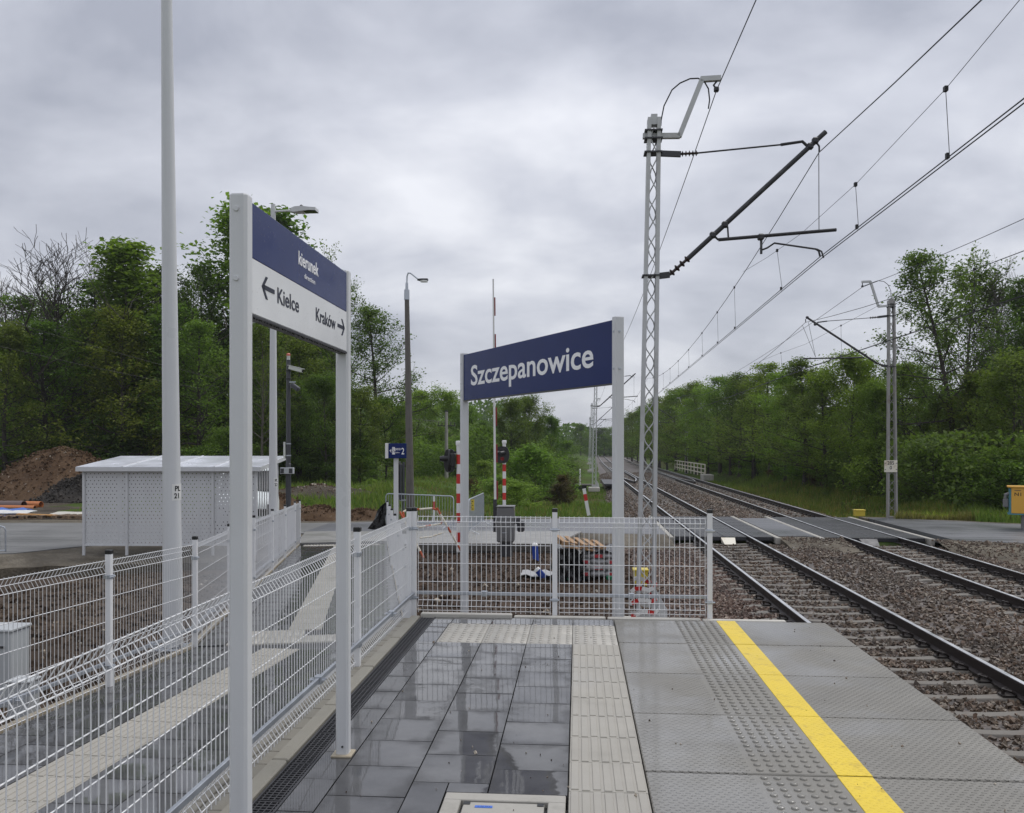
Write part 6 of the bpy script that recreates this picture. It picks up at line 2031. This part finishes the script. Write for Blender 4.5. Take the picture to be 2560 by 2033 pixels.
# ================================================================== trees and plants
def leaves_np(C, size, r, up=1.0, aspect=.62):
    n = len(C)
    N = r.normal(size=(n, 3)); N[:, 2] = np.abs(N[:, 2]) + up
    N /= np.linalg.norm(N, axis=1, keepdims=True)
    A = r.normal(size=(n, 3)); A -= N * (A * N).sum(1, keepdims=True); A /= np.linalg.norm(A, axis=1, keepdims=True)
    B = np.cross(N, A)
    s = size * r.uniform(.6, 1.35, (n, 1))
    a = A * s * .5; b = B * s * .5 * aspect
    droop = np.array([0, 0, -1.0]) * s * .12
    V = np.stack([C - a + droop, C - b, C + a + droop, C + b], 1)
    F = np.arange(n * 4).reshape(n, 4)
    return V.reshape(-1, 3), F
def gen_tree(name, seed, H=10.0, r0=.15, c0=.22, prof=None, nb=30, nsub=5, nleaf=34, lsize=.26, lmat='leaf', bmat='bark', elev=(15, 60), spread=.33, lean=(0, 0), levels=2, sig=.34, twig=.012, wob=.25):
    R = random.Random(seed); r = np.random.default_rng(seed)
    mb = MB()
    tp = []
    for i in range(9):
        q = i / 8
        tp.append(Vector((lean[0] * q * H + wob * math.sin(q * 4 + seed) * q, lean[1] * q * H + wob * math.cos(q * 3.3 + seed * 2) * q, H * .97 * q - .1)))
    mb.tube(tp, [r0 * (1.25 if i == 0 else 1) * (1 - .92 * i / 8) + .012 for i in range(9)], 8)
    C = []
    def at(q):
        q = min(.999, max(0, q)) * 8; i = int(q)
        return tp[i].lerp(tp[i + 1], q - i)
    def limb(p, d, L, rad, lev):
        pts = [p]; k = 4 if lev == 0 else 3
        dd = d.copy()
        for i in range(k):
            dd = (dd + Vector((R.uniform(-.18, .18), R.uniform(-.18, .18), R.uniform(-.05, .22)))).normalized()
            pts.append(pts[-1] + dd * L / k)
        mb.tube(pts, [max(twig * .5, rad * (1 - .85 * i / k)) for i in range(k + 1)], 5 if lev == 0 else 3, False)
        return pts, dd
    for i in range(nb):
        q = c0 + (1 - c0) * ((i + R.uniform(.2, .8)) / nb)
        az = i * 2.39996 + R.uniform(-.4, .4)
        t = (q - c0) / (1 - c0)
        L = prof(t) * H * R.uniform(.72, 1.18)
        el = math.radians(elev[0] + (elev[1] - elev[0]) * t + R.uniform(-12, 12))
        d = Vector((math.cos(az) * math.cos(el), math.sin(az) * math.cos(el), math.sin(el)))
        rad = max(twig * 1.5, r0 * (1 - .9 * q) * .50)
        pts, dd = limb(at(q), d, L, rad, 0)
        ends = []
        for k in range(nsub):
            s = .25 + .75 * (k + R.uniform(0, 1)) / nsub
            j = min(3, int(s * 4)); p = pts[j].lerp(pts[j + 1], s * 4 - j)
            d2 = (dd + Vector((R.uniform(-1, 1), R.uniform(-1, 1), R.uniform(-.45, .75)))).normalized()
            p2, d3 = limb(p, d2, L * R.uniform(.28, .5) * (1.1 - .3 * s), rad * .45, 1)
            ends.append(p2)
            if levels > 2:
                for m in range(3):
                    d4 = (d3 + Vector((R.uniform(-.8, .8), R.uniform(-.8, .8), R.uniform(-.2, .8)))).normalized()
                    p3, _ = limb(p2[1 + (m % 2)], d4, L * R.uniform(.16, .30), rad * .25, 2)
                    ends.append(p3)
        for e_ in ends:
            for _ in range(nleaf):
                a = e_[R.randint(1, len(e_) - 1)]
                C.append((a.x + R.gauss(0, sig), a.y + R.gauss(0, sig), a.z + R.gauss(0, sig * .45)))
    zmax = max(p[2] for p in mb.v)
    if C: zmax = max(zmax, float(np.quantile(np.array(C)[:, 2], .9995)))
    fit = H / zmax
    mb.v = [(a * fit, b * fit, c * fit) for a, b, c in mb.v]
    C = [(a * fit, b * fit, c * fit) for a, b, c in C]
    tme = mb.mesh(name + '_trunk', M[bmat], 1.0)
    cme = None
    if C:
        C = np.array(C)
        V, F = leaves_np(C, lsize, r)
        cme = npmesh(name + '_crown', V, F, M[lmat])
    return tme, cme
cone = lambda t: .28 * (1 - t) ** .8 + .05
egg = lambda t: .36 * math.sin(math.pi * (.18 + .80 * t)) ** .8 + .04
colm = lambda t: .15 * math.sin(math.pi * (.2 + .78 * t)) ** .6 + .04
fan = lambda t: .42 * (1 - .55 * t) + .08
TREES = {
    'broad1': gen_tree('broad', 11, prof=egg, nb=30, nsub=6, nleaf=105, lsize=.165, lmat='leaf', elev=(5, 65), c0=.12),
    'broad2': gen_tree('broad', 12, prof=egg, nb=28, nsub=6, nleaf=105, lsize=.165, lmat='leaf_bright', elev=(0, 65), c0=.10),
    'broad3': gen_tree('broad', 13, prof=egg, nb=30, nsub=6, nleaf=100, lsize=.165, lmat='leaf_dark', elev=(0, 60), c0=.10),
    'broad4': gen_tree('broad', 14, prof=egg, nb=28, nsub=6, nleaf=90, lsize=.165, lmat='leaf_olive', elev=(5, 60), c0=.08),
    'alder1': gen_tree('alder', 21, prof=cone, nb=40, nsub=5, nleaf=36, lsize=.145, lmat='leaf', elev=(0, 45), c0=.22, sig=.24),
    'alder2': gen_tree('alder', 22, prof=cone, nb=40, nsub=5, nleaf=56, lsize=.15, lmat='leaf_olive', elev=(0, 50), c0=.15, sig=.28),
    'sparse1': gen_tree('sparse', 31, prof=egg, nb=26, nsub=5, nleaf=13, lsize=.13, lmat='leaf_dark', elev=(25, 65), c0=.30, levels=3, sig=.22, bmat='bark_pale'),
    'sparse2': gen_tree('sparse', 32, prof=cone, nb=36, nsub=5, nleaf=14, lsize=.13, lmat='leaf_dark', elev=(-5, 50), c0=.25, levels=3, sig=.24),
    'poplar1': gen_tree('poplar', 41, prof=colm, nb=44, nsub=5, nleaf=54, lsize=.165, lmat='leaf', elev=(45, 75), c0=.10, sig=.26),
    'poplar2': gen_tree('poplar', 42, prof=colm, nb=40, nsub=5, nleaf=46, lsize=.17, lmat='leaf_bright', elev=(40, 75), c0=.22, sig=.28),
    'bare1': gen_tree('bare', 51, prof=lambda t: .50 * (1 - .6 * t) + .08, nb=30, nsub=9, nleaf=0, elev=(32, 80), c0=.20, levels=3, twig=.013, r0=.17, bmat='bark'),
    'bare2': gen_tree('bare', 52, prof=fan, nb=28, nsub=8, nleaf=0, elev=(45, 80), c0=.28, levels=3, twig=.012, r0=.13, lmat='leaf_olive', bmat='bark_pale'),
    'shrub1': gen_tree('shrub', 61, H=3.0, r0=.05, prof=lambda t: .52 * math.sin(math.pi * (.25 + .7 * t)) + .1, nb=30, nsub=5, nleaf=48, lsize=.105, lmat='leaf', elev=(-12, 70), c0=.03, sig=.22),
    'shrub2': gen_tree('shrub', 62, H=3.0, r0=.05, prof=lambda t: .52 * math.sin(math.pi * (.25 + .7 * t)) + .1, nb=30, nsub=5, nleaf=48, lsize=.105, lmat='leaf_bright', elev=(-12, 70), c0=.03, sig=.22),
    'shrub3': gen_tree('shrub', 63, H=3.0, r0=.05, prof=lambda t: .52 * math.sin(math.pi * (.25 + .7 * t)) + .1, nb=22, nsub=5, nleaf=46, lsize=.105, lmat='leaf_dark', elev=(-12, 70), c0=.03, sig=.22),
    'shrub4': gen_tree('shrub', 64, H=3.0, r0=.05, prof=lambda t: .50 * math.sin(math.pi * (.25 + .7 * t)) + .1, nb=20, nsub=6, nleaf=8, lsize=.13, lmat='leaf_brown', elev=(20, 80), c0=.02, sig=.16, levels=3),
}
def gz(x, y): return float(ground_z(np.array([x]), np.array([y]))[0])
def plant(kind_, u, vtop, d, label, group=None, wide=1.0, rz=None, tilt=0.0, name='tree', cat='tree'):
    p = W(u, vtop, d)
    z0 = gz(p.x, p.y) - .05
    H = p.z - z0
    base = 10.0 if not kind_.startswith('shrub') else 3.0
    s = H / base
    tme, cme = TREES[kind_]
    t = thing(name, label, cat, (p.x, p.y, z0), group=group)
    t.rotation_euler = (0, tilt, rz if rz is not None else rng.uniform(0, 6.28))
    t.scale = (s * wide, s * wide, s)
    obj('trunk' if name == 'tree' else 'stems', tme, t)
    if cme: obj('crown' if name == 'tree' else 'foliage', cme, t)
    return t
LW_ = 'left wood beyond the yard'
plant('bare1', 165, 575, 56, 'bare wide-branching tree standing highest over the brown soil heap', LW_, 2.1, .6)
plant('bare2', 35, 655, 60, 'bare tree at the far left edge of the wood', LW_, 1.6)
plant('bare2', 262, 578, 60, 'bare tree just left of the leafy poplar over the shelter', LW_, 1.5)
plant('poplar1', 335, 600, 53, 'leafy narrow poplar left of the big lamp post', LW_, 1.45)
plant('alder2', 385, 660, 56, 'leafy conical tree directly behind the big lamp post', LW_, 1.0)
plant('sparse1', 455, 660, 56, 'thin half-bare tree right of the big lamp post', LW_, .75)
plant('sparse2', 512, 655, 58, 'thin half-bare tree left of the near direction sign post', LW_, .8)
plant('poplar2', 600, 500, 60, 'tallest leafy tree behind the near direction sign post', LW_, 1.1)
plant('poplar1', 700, 515, 61, 'tall leafy tree rising above the direction sign panel', LW_, 1.3)
plant('sparse1', 770, 600, 63, 'half-bare tree showing past the direction sign panel corner', LW_, .7)
plant('sparse1', 845, 640, 62, 'slim half-bare tree right of the far direction sign post', LW_, .7)
plant('sparse2', 935, 765, 56, 'open-crowned dark alder left of the concrete lamp post', LW_, 1.1, .4)
plant('alder1', 430, 760, 52, 'leafy alder above the shelter roof by the big lamp post', LW_, 1.1)
plant('alder1', 120, 800, 50, 'leafy alder behind the brown soil heap', LW_, 1.25)
plant('alder2', 15, 800, 48, 'dark dense tree at the left picture edge', LW_, 1.0)
plant('alder1', 215, 770, 54, 'leafy tree between soil heap and shelter', LW_, 1.0)
plant('alder2', 300, 760, 50, 'conical leafy tree above the left shelter corner', LW_, 1.1)
plant('alder1', 500, 800, 50, 'leafy tree above the shelter roof, left of the sign post', LW_, 1.1)
plant('sparse1', 655, 760, 47, 'thin forked tree right behind the surveillance mast', LW_, .7)
plant('broad3', 680, 900, 51, 'dense green tree behind the surveillance mast', LW_, .9)
plant('alder2', 745, 820, 52, 'olive conical tree seen under the direction sign panel', LW_, 1.1)
plant('broad3', 815, 930, 49, 'dense green tree right of the surveillance mast', LW_, .95)
plant('broad4', 900, 960, 50, 'olive leafy tree right of the far direction sign post', LW_, 1.0)
plant('broad1', 965, 985, 55, 'dense green tree behind the small platform sign', LW_, 1.0)
plant('alder2', 1000, 1015, 57, 'conical tree behind the concrete lamp post', LW_, .9)
plant('alder1', 60, 735, 57, 'open leafy tree at the left edge below the bare crowns', LW_, 1.2)
plant('sparse1', 130, 690, 60, 'half-bare tree in front of the wide bare tree', LW_, .9)
plant('alder1', 235, 700, 56, 'leafy tree between the bare tree and the poplar', LW_, 1.1)
plant('alder2', 455, 740, 57, 'olive leafy tree right of the big lamp post', LW_, 1.1)
ML_ = 'trees across the meadow'
plant('broad2', 1050, 962, 84, 'bright green rounded tree above the small platform sign', ML_, 1.0)
plant('broad2', 1115, 962, 82, 'bright green rounded tree behind the power pole', ML_, 1.0)
plant('broad2', 1165, 1000, 80, 'bright green tree left of the name board post', ML_, .9)
plant('broad1', 1205, 1050, 78, 'lower green tree just right of the name board post', ML_, .8)
plant('broad3', 1275, 992, 75, 'dark green round tree under the name board, left half', ML_, .95)
plant('broad3', 1325, 985, 77, 'dark green round tree under the middle of the name board', ML_, .9)
plant('broad1', 1375, 1035, 80, 'dark green tree at the right end of the meadow clump', ML_, .8)
plant('broad3', 1452, 1058, 215, 'distant bluish round tree near the track vanishing point', ML_, 1.0)
plant('broad3', 1510, 1068, 240, 'distant tree group beyond the far masts', ML_, 1.6)
plant('broad1', 1545, 1062, 230, 'distant tree right of the name board post above the rails', ML_, 1.4)
plant('shrub2', 1330, 1106, 48, 'rounded bright willow bush in the meadow beside the track bank', 'meadow bushes', 1.3, name='bush', cat='bush')
plant('shrub1', 1375, 1140, 55, 'green bush right of the willow bush in the meadow', 'meadow bushes', 1.4, name='bush', cat='bush')
plant('shrub4', 1412, 1182, 46, 'brown leafless scrub on the track bank', 'meadow bushes', 1.2, name='bush', cat='bush')
plant('shrub4', 1400, 1205, 42, 'low brown scrub in front of the willow bush', 'meadow bushes', 1.4, name='bush', cat='bush')
plant('shrub1', 1410, 1100, 110, 'green bush on the slope left of the far masts', 'meadow bushes', 1.4, name='bush', cat='bush')
for (u, v, d, k, w, lab) in ((1215, 1150, 62, 'shrub1', 1.5, 'low green bush left of the farther crossing signal'), (1250, 1185, 44, 'shrub2', 1.6, 'small bright bush behind the barrier motor'), (1180, 1195, 50, 'shrub4', 1.6, 'low dry scrub left of the name board post'),
                             (1060, 1190, 52, 'shrub1', 1.5, 'low green bush between concrete lamp post and power pole'), (1425, 1150, 70, 'shrub3', 1.3, 'dark bush on the bank left of the second mast'), (930, 1195, 46, 'shrub2', 1.4, 'small bright bush left of the platform sign'), (1290, 1200, 39, 'shrub2', 1.8, 'low leafy clump at the road edge right of the barrier motor')):
    plant(k, u, v, d, lab, 'meadow bushes', w, name='bush', cat='bush')
RW_ = 'right wood along the track'
plant('sparse2', 2405, 615, 42, 'tall dark leaning tree with open crown behind the kilometre mast', RW_, .95, 0.0, -.155)
plant('sparse1', 2425, 600, 47, 'half-bare tall tree right of the leaning dark tree', RW_, .85)
plant('bare2', 2490, 635, 46, 'bare-topped tree at the right of the kilometre mast', RW_, .75)
plant('bare2', 2570, 660, 45, 'bare-topped tree at the right picture edge', RW_, .8)
plant('sparse1', 2500, 640, 47, 'half-bare tall tree between the leaning tree and the right edge', RW_, .95)
plant('sparse2', 2575, 690, 44, 'half-bare tall tree cut by the right picture edge', RW_, .9)
plant('sparse1', 2555, 760, 41, 'half-bare tree above the yellow relay box', RW_, .8)
for (u, v, d, k, lab, w) in ((2530, 870, 37, 'broad4', 'olive leafy tree behind the yellow relay box', 1.0), (2445, 925, 41, 'alder2', 'olive tree left of the relay box tree', 1.3),
                          (2350, 985, 43, 'broad4', 'dense tree behind the foot of the leaning dark tree', .9), (2262, 905, 46, 'alder1', 'leafy tree directly behind the kilometre mast', 1.25), (2195, 945, 44, 'broad1', 'low dense tree just left of the kilometre mast', .8),
                          (2128, 872, 47, 'broad1', 'dense round-shouldered tree left of the kilometre mast', .92), (2062, 925, 50, 'alder2', 'conical tree second left of the kilometre mast', 1.3),
                          (2012, 893, 55, 'alder2', 'pointed tree third left of the kilometre mast', 1.3), (1962, 915, 60, 'broad2', 'bright tree above the bridge railing side of the wood', .85),
                          (1925, 905, 66, 'alder1', 'pointed tree standing out above the middle of the right wood', 1.3), (1885, 930, 70, 'alder2', 'conical tree left of the pointed tree in the right wood', 1.3)):
    plant(k, u, v, d, lab, RW_, w)
for i, (u, v, d, k) in enumerate(((1850, 928, 76, 'alder2'), (1826, 938, 80, 'broad1'), (1800, 940, 84, 'alder1'), (1770, 955, 90, 'broad2'), (1742, 952, 95, 'alder2'), (1715, 966, 101, 'broad1'), (1690, 968, 107, 'alder2'), (1668, 985, 114, 'broad4'), (1648, 990, 121, 'alder2'), (1628, 1006, 131, 'broad1'), (1612, 1012, 141, 'alder2'), (1594, 1024, 154, 'broad3'), (1580, 1030, 168, 'alder2'), (1568, 1042, 195, 'broad3'))):
    plant(k, u, v, d, 'leafy tree in the right wood receding beyond the bridge railing', 'receding trees of the right wood', 1.25 if k.startswith('alder') else .95)
for i in range(26):
    d = 38 + i * 4.2
    x = 19.5 + rng.uniform(-1, 4) + (2 if d < 50 else 0)
    t = TREES[('broad1', 'broad3', 'alder2', 'broad4')[i % 4]]
    z0 = gz(x, d)
    o = thing('tree', 'leafy tree deep in the right wood behind the front trees', 'tree', (x, d, z0), group='back trees of the right wood')
    s = rng.uniform(.60, .84); o.scale = (s * 1.1, s * 1.1, s); o.rotation_euler = (0, 0, rng.uniform(0, 6))
    obj('trunk', t[0], o); obj('crown', t[1], o)
for i in range(22):
    u = -60 + i * 44
    d = 66 + rng.uniform(-3, 8)
    p = W(u, 1100, d)
    k = ('broad3', 'sparse1', 'broad1', 'alder2', 'broad3', 'sparse2')[i % 6]
    t = TREES[k]
    o = thing('tree', 'leafy tree deep in the left wood behind the front trees', 'tree', (p.x, p.y, gz(p.x, p.y)), group='back trees of the left wood')
    s = rng.uniform(1.0, 1.25) if u < 850 else rng.uniform(.6, .75); o.scale = (s * .95, s * .95, s); o.rotation_euler = (0, 0, rng.uniform(0, 6))
    obj('trunk', t[0], o); obj('crown', t[1], o)
# shrubs at the wood edges
for i in range(24):
    u = -40 + i * 41 + rng.uniform(-12, 12)
    if 640 < u < 960: d = rng.uniform(49, 53)
    else: d = rng.uniform(47, 52)
    plant(('shrub3', 'shrub1', 'shrub3', 'shrub1')[i % 4], u, rng.uniform(1060, 1135) if u < 1000 else rng.uniform(1120, 1150), d, 'leafy shrub in the undergrowth row along the left wood edge', 'undergrowth shrubs of the left wood', rng.uniform(1.0, 1.5), name='shrub', cat='shrub')
for i in range(34):
    y = 33.8 + i * 1.9 + .03 * i * i
    x = 14.7 + rng.uniform(-.3, 1.2) + curve(y) + (1.4 if y < 37 else 0)
    k = ('shrub1', 'shrub2', 'shrub3', 'shrub1', 'shrub4')[i % 5]
    t = TREES[k]
    o = thing('shrub', 'leafy shrub in the row at the foot of the right wood', 'shrub', (x, y, gz(x, y) - .05), group='undergrowth shrubs of the right wood')
    s = rng.uniform(.65, 1.15); o.scale = (s * 1.25, s * 1.25, s); o.rotation_euler = (0, 0, rng.uniform(0, 6))
    obj('stems', t[0], o); obj('foliage', t[1], o)
for (x, y, s) in ((18.0, 34.2, 1.1), (19.4, 33.0, 1.1), (17.0, 35.6, .9), (21.0, 32.2, 1.15), (16.0, 36.6, .8)):
    t = TREES['shrub1' if s < 1.22 else 'shrub2']
    o = thing('shrub', 'leafy shrub in the row behind the yellow relay box', 'shrub', (x, y, -1.05), group='shrubs behind the relay box')
    o.scale = (s * 1.3, s * 1.3, s); o.rotation_euler = (0, 0, rng.uniform(0, 6))
    obj('stems', t[0], o); obj('foliage', t[1], o)
# undergrowth that reads as one mass
r = np.random.default_rng(77)
def mass(name, n, fx, fy, fz, size, mat):
    x = fx(n); y = fy(n); z = fz(x, y, n)
    V, F = leaves_np(np.stack([x, y, z], -1), size, r, .5)
    return kind(obj(name, npmesh(name, V, F, M[mat])), 'stuff')
mass('undergrowth', 52000, lambda n: r.uniform(14.2, 22, n), lambda n: 34 + 110 * r.uniform(0, 1, n) ** 1.4, lambda x, y, n: -1.1 + 3.4 * r.uniform(0, 1, n) ** 1.4, .20, 'leaf_dark')
mass('undergrowth', 52000, lambda n: r.uniform(-46, -14.5, n), lambda n: r.uniform(52, 74, n), lambda x, y, n: -1.0 + 4.6 * r.uniform(0, 1, n) ** 1.4, .21, 'leaf_dark')
mass('undergrowth', 36000, lambda n: r.uniform(-16, -2.6, n), lambda n: r.uniform(70, 90, n), lambda x, y, n: ground_z(x, y) + 3.6 * r.uniform(0, 1, n) ** 1.2 * (1 - .25 * np.sin(x * .9)), .24, 'leaf')
# far wooded ridge
mass('far_wood', 26000, lambda n: r.uniform(-240, 30, n), lambda n: r.uniform(235, 330, n), lambda x, y, n: ground_z(x, y) + r.uniform(0, 9, n) * (1 - .35 * np.sin(x * .13) ** 2), 1.5, 'leaf_dark')
mass('far_wood', 22000, lambda n: r.uniform(22, 240, n), lambda n: r.uniform(70, 320, n), lambda x, y, n: ground_z(x, y) + r.uniform(0, 9, n), 1.3, 'leaf_dark')
M['grass_bright'] = m_leaf('grass_bright', (.10, .16, .03), (.19, .26, .055), (.30, .33, .10))
# grass
def grass(name, n, fx, fy, h0, h1, mat, w=.012, zf=None, patch=None):
    x = fx(n); y = fy(n); z = (zf or ground_z)(x, y) - .02
    pt = bumps(x, y, 1.1, 55) + .6 * bumps(x, y, 3.1, 56)
    if patch: 
        ok = pt + r.normal(0, .12, n) > patch
        x = x[ok]; y = y[ok]; z = z[ok]; pt = pt[ok]; n = len(x)
    h = r.uniform(h0, h1, n) * np.clip(1 + .9 * pt, .5, 1.8); a = r.uniform(0, 6.283, n)
    lean = r.normal(0, .28, (n, 2)) * h[:, None]
    ww = w * r.uniform(.7, 1.5, n)
    b0 = np.stack([x - np.cos(a) * ww, y - np.sin(a) * ww, z], -1); b1 = np.stack([x + np.cos(a) * ww, y + np.sin(a) * ww, z], -1)
    m = np.stack([x + lean[:, 0] * .35, y + lean[:, 1] * .35, z + h * .6], -1)
    t = np.stack([x + lean[:, 0], y + lean[:, 1], z + h], -1)
    off = np.stack([np.cos(a) * ww * .7, np.sin(a) * ww * .7, np.zeros(n)], -1)
    V = np.stack([b0, b1, m + off, t, m - off], 1)
    q = np.arange(n)[:, None] * 5
    F = np.concatenate([q + np.array([[0, 1, 2, 4]]), q + np.array([[4, 2, 3, 3]])])
    me = bpy.data.meshes.new(name)
    F1 = (q + np.array([[0, 1, 2]])); F2 = (q + np.array([[0, 2, 4]])); F3 = (q + np.array([[4, 2, 3]]))
    return kind(obj(name, npmesh(name, V.reshape(-1, 3), np.concatenate([F1, F2, F3]), M[mat])), 'stuff')
def patchy(fx, fy, n, k, seed):
    def go(m):
        pass
grass('verge_grass', 16000, lambda n: 11.2 + r.uniform(0, 1, n) ** .8 * 4.2, lambda n: 32.9 + 42 * r.uniform(0, 1, n) ** 1.8, .15, .5, 'grass', .012)
grass('verge_grass', 5000, lambda n: 11.0 + r.uniform(0, 1, n) * 3.6, lambda n: 32.8 + 30 * r.uniform(0, 1, n) ** 2, .2, .55, 'grass_dry', .010)
grass('verge_grass', 9000, lambda n: r.uniform(14, 24, n), lambda n: np.interp(r.uniform(0, 1, n), [0, 1], [28.5, 34]), .2, .55, 'grass', .013, lambda x, y: np.full_like(x, -1.0) - np.where(y < 31 - .38 * (x - 14.8), .6, 0))
grass('verge_grass', 2500, lambda n: r.uniform(11.4, 20, n), lambda n: 32.3 - .30 * np.maximum(0, r.uniform(0, 1, n)) + 0 * r.uniform(0, 1, n), .15, .4, 'grass_dry', .012, lambda x, y: np.full_like(x, -1.0))
grass('meadow_grass', 34000, lambda n: r.uniform(-12, 1.9, n), lambda n: 31.8 + 34 * r.uniform(0, 1, n) ** 1.5, .06, .26, 'grass', .018, None, -.12)
grass('meadow_grass', 5000, lambda n: r.uniform(-10, 1.2, n), lambda n: 31.8 + 30 * r.uniform(0, 1, n) ** 1.5, .08, .32, 'grass_dry', .014)
grass('bank_grass', 12000, lambda n: r.uniform(-20, -8, n), lambda n: 31.0 + 20 * r.uniform(0, 1, n), .10, .40, 'grass', .018, None, -.05)
grass('heap_grass', 900, lambda n: hm.x + 2.6 + r.normal(0, .9, n), lambda n: hm.y + r.normal(0, .8, n), .2, .7, 'grass_dry', .014, lambda x, y: -1.0 + np.clip(2.9 - .75 * np.hypot(x - hm.x, (y - hm.y) * 1.2), 0, 3))

# ================================================================== damp air
if True:
    hz = obj('haze', MB().box((0, 700, 26), (1700, 1760, 60)).mesh('haze', None, 0))
    hm_ = bpy.data.materials.new('haze'); hm_.use_nodes = True
    tt = hm_.node_tree; tt.nodes.clear()
    oo = tt.nodes.new('ShaderNodeOutputMaterial'); pv_ = tt.nodes.new('ShaderNodeVolumePrincipled')
    pv_.inputs['Color'].default_value = (.86, .90, .96, 1); pv_.inputs['Density'].default_value = .0003
    tt.links.new(pv_.outputs[0], oo.inputs['Volume'])
    hz.data.materials.append(hm_)
    kind(hz, 'stuff')

grass('verge_grass', 7000, lambda n: r.uniform(10.9, 12.3, n), lambda n: 32.9 + 50 * r.uniform(0, 1, n) ** 1.6, .08, .30, 'grass_bright', .016, None, -.10)
grass('verge_grass', 4000, lambda n: r.uniform(12.0, 21.0, n), lambda n: r.uniform(-.2, .9, n) + 32.6, .12, .40, 'grass_bright', .014, lambda x, y: np.full_like(x, -1.0))
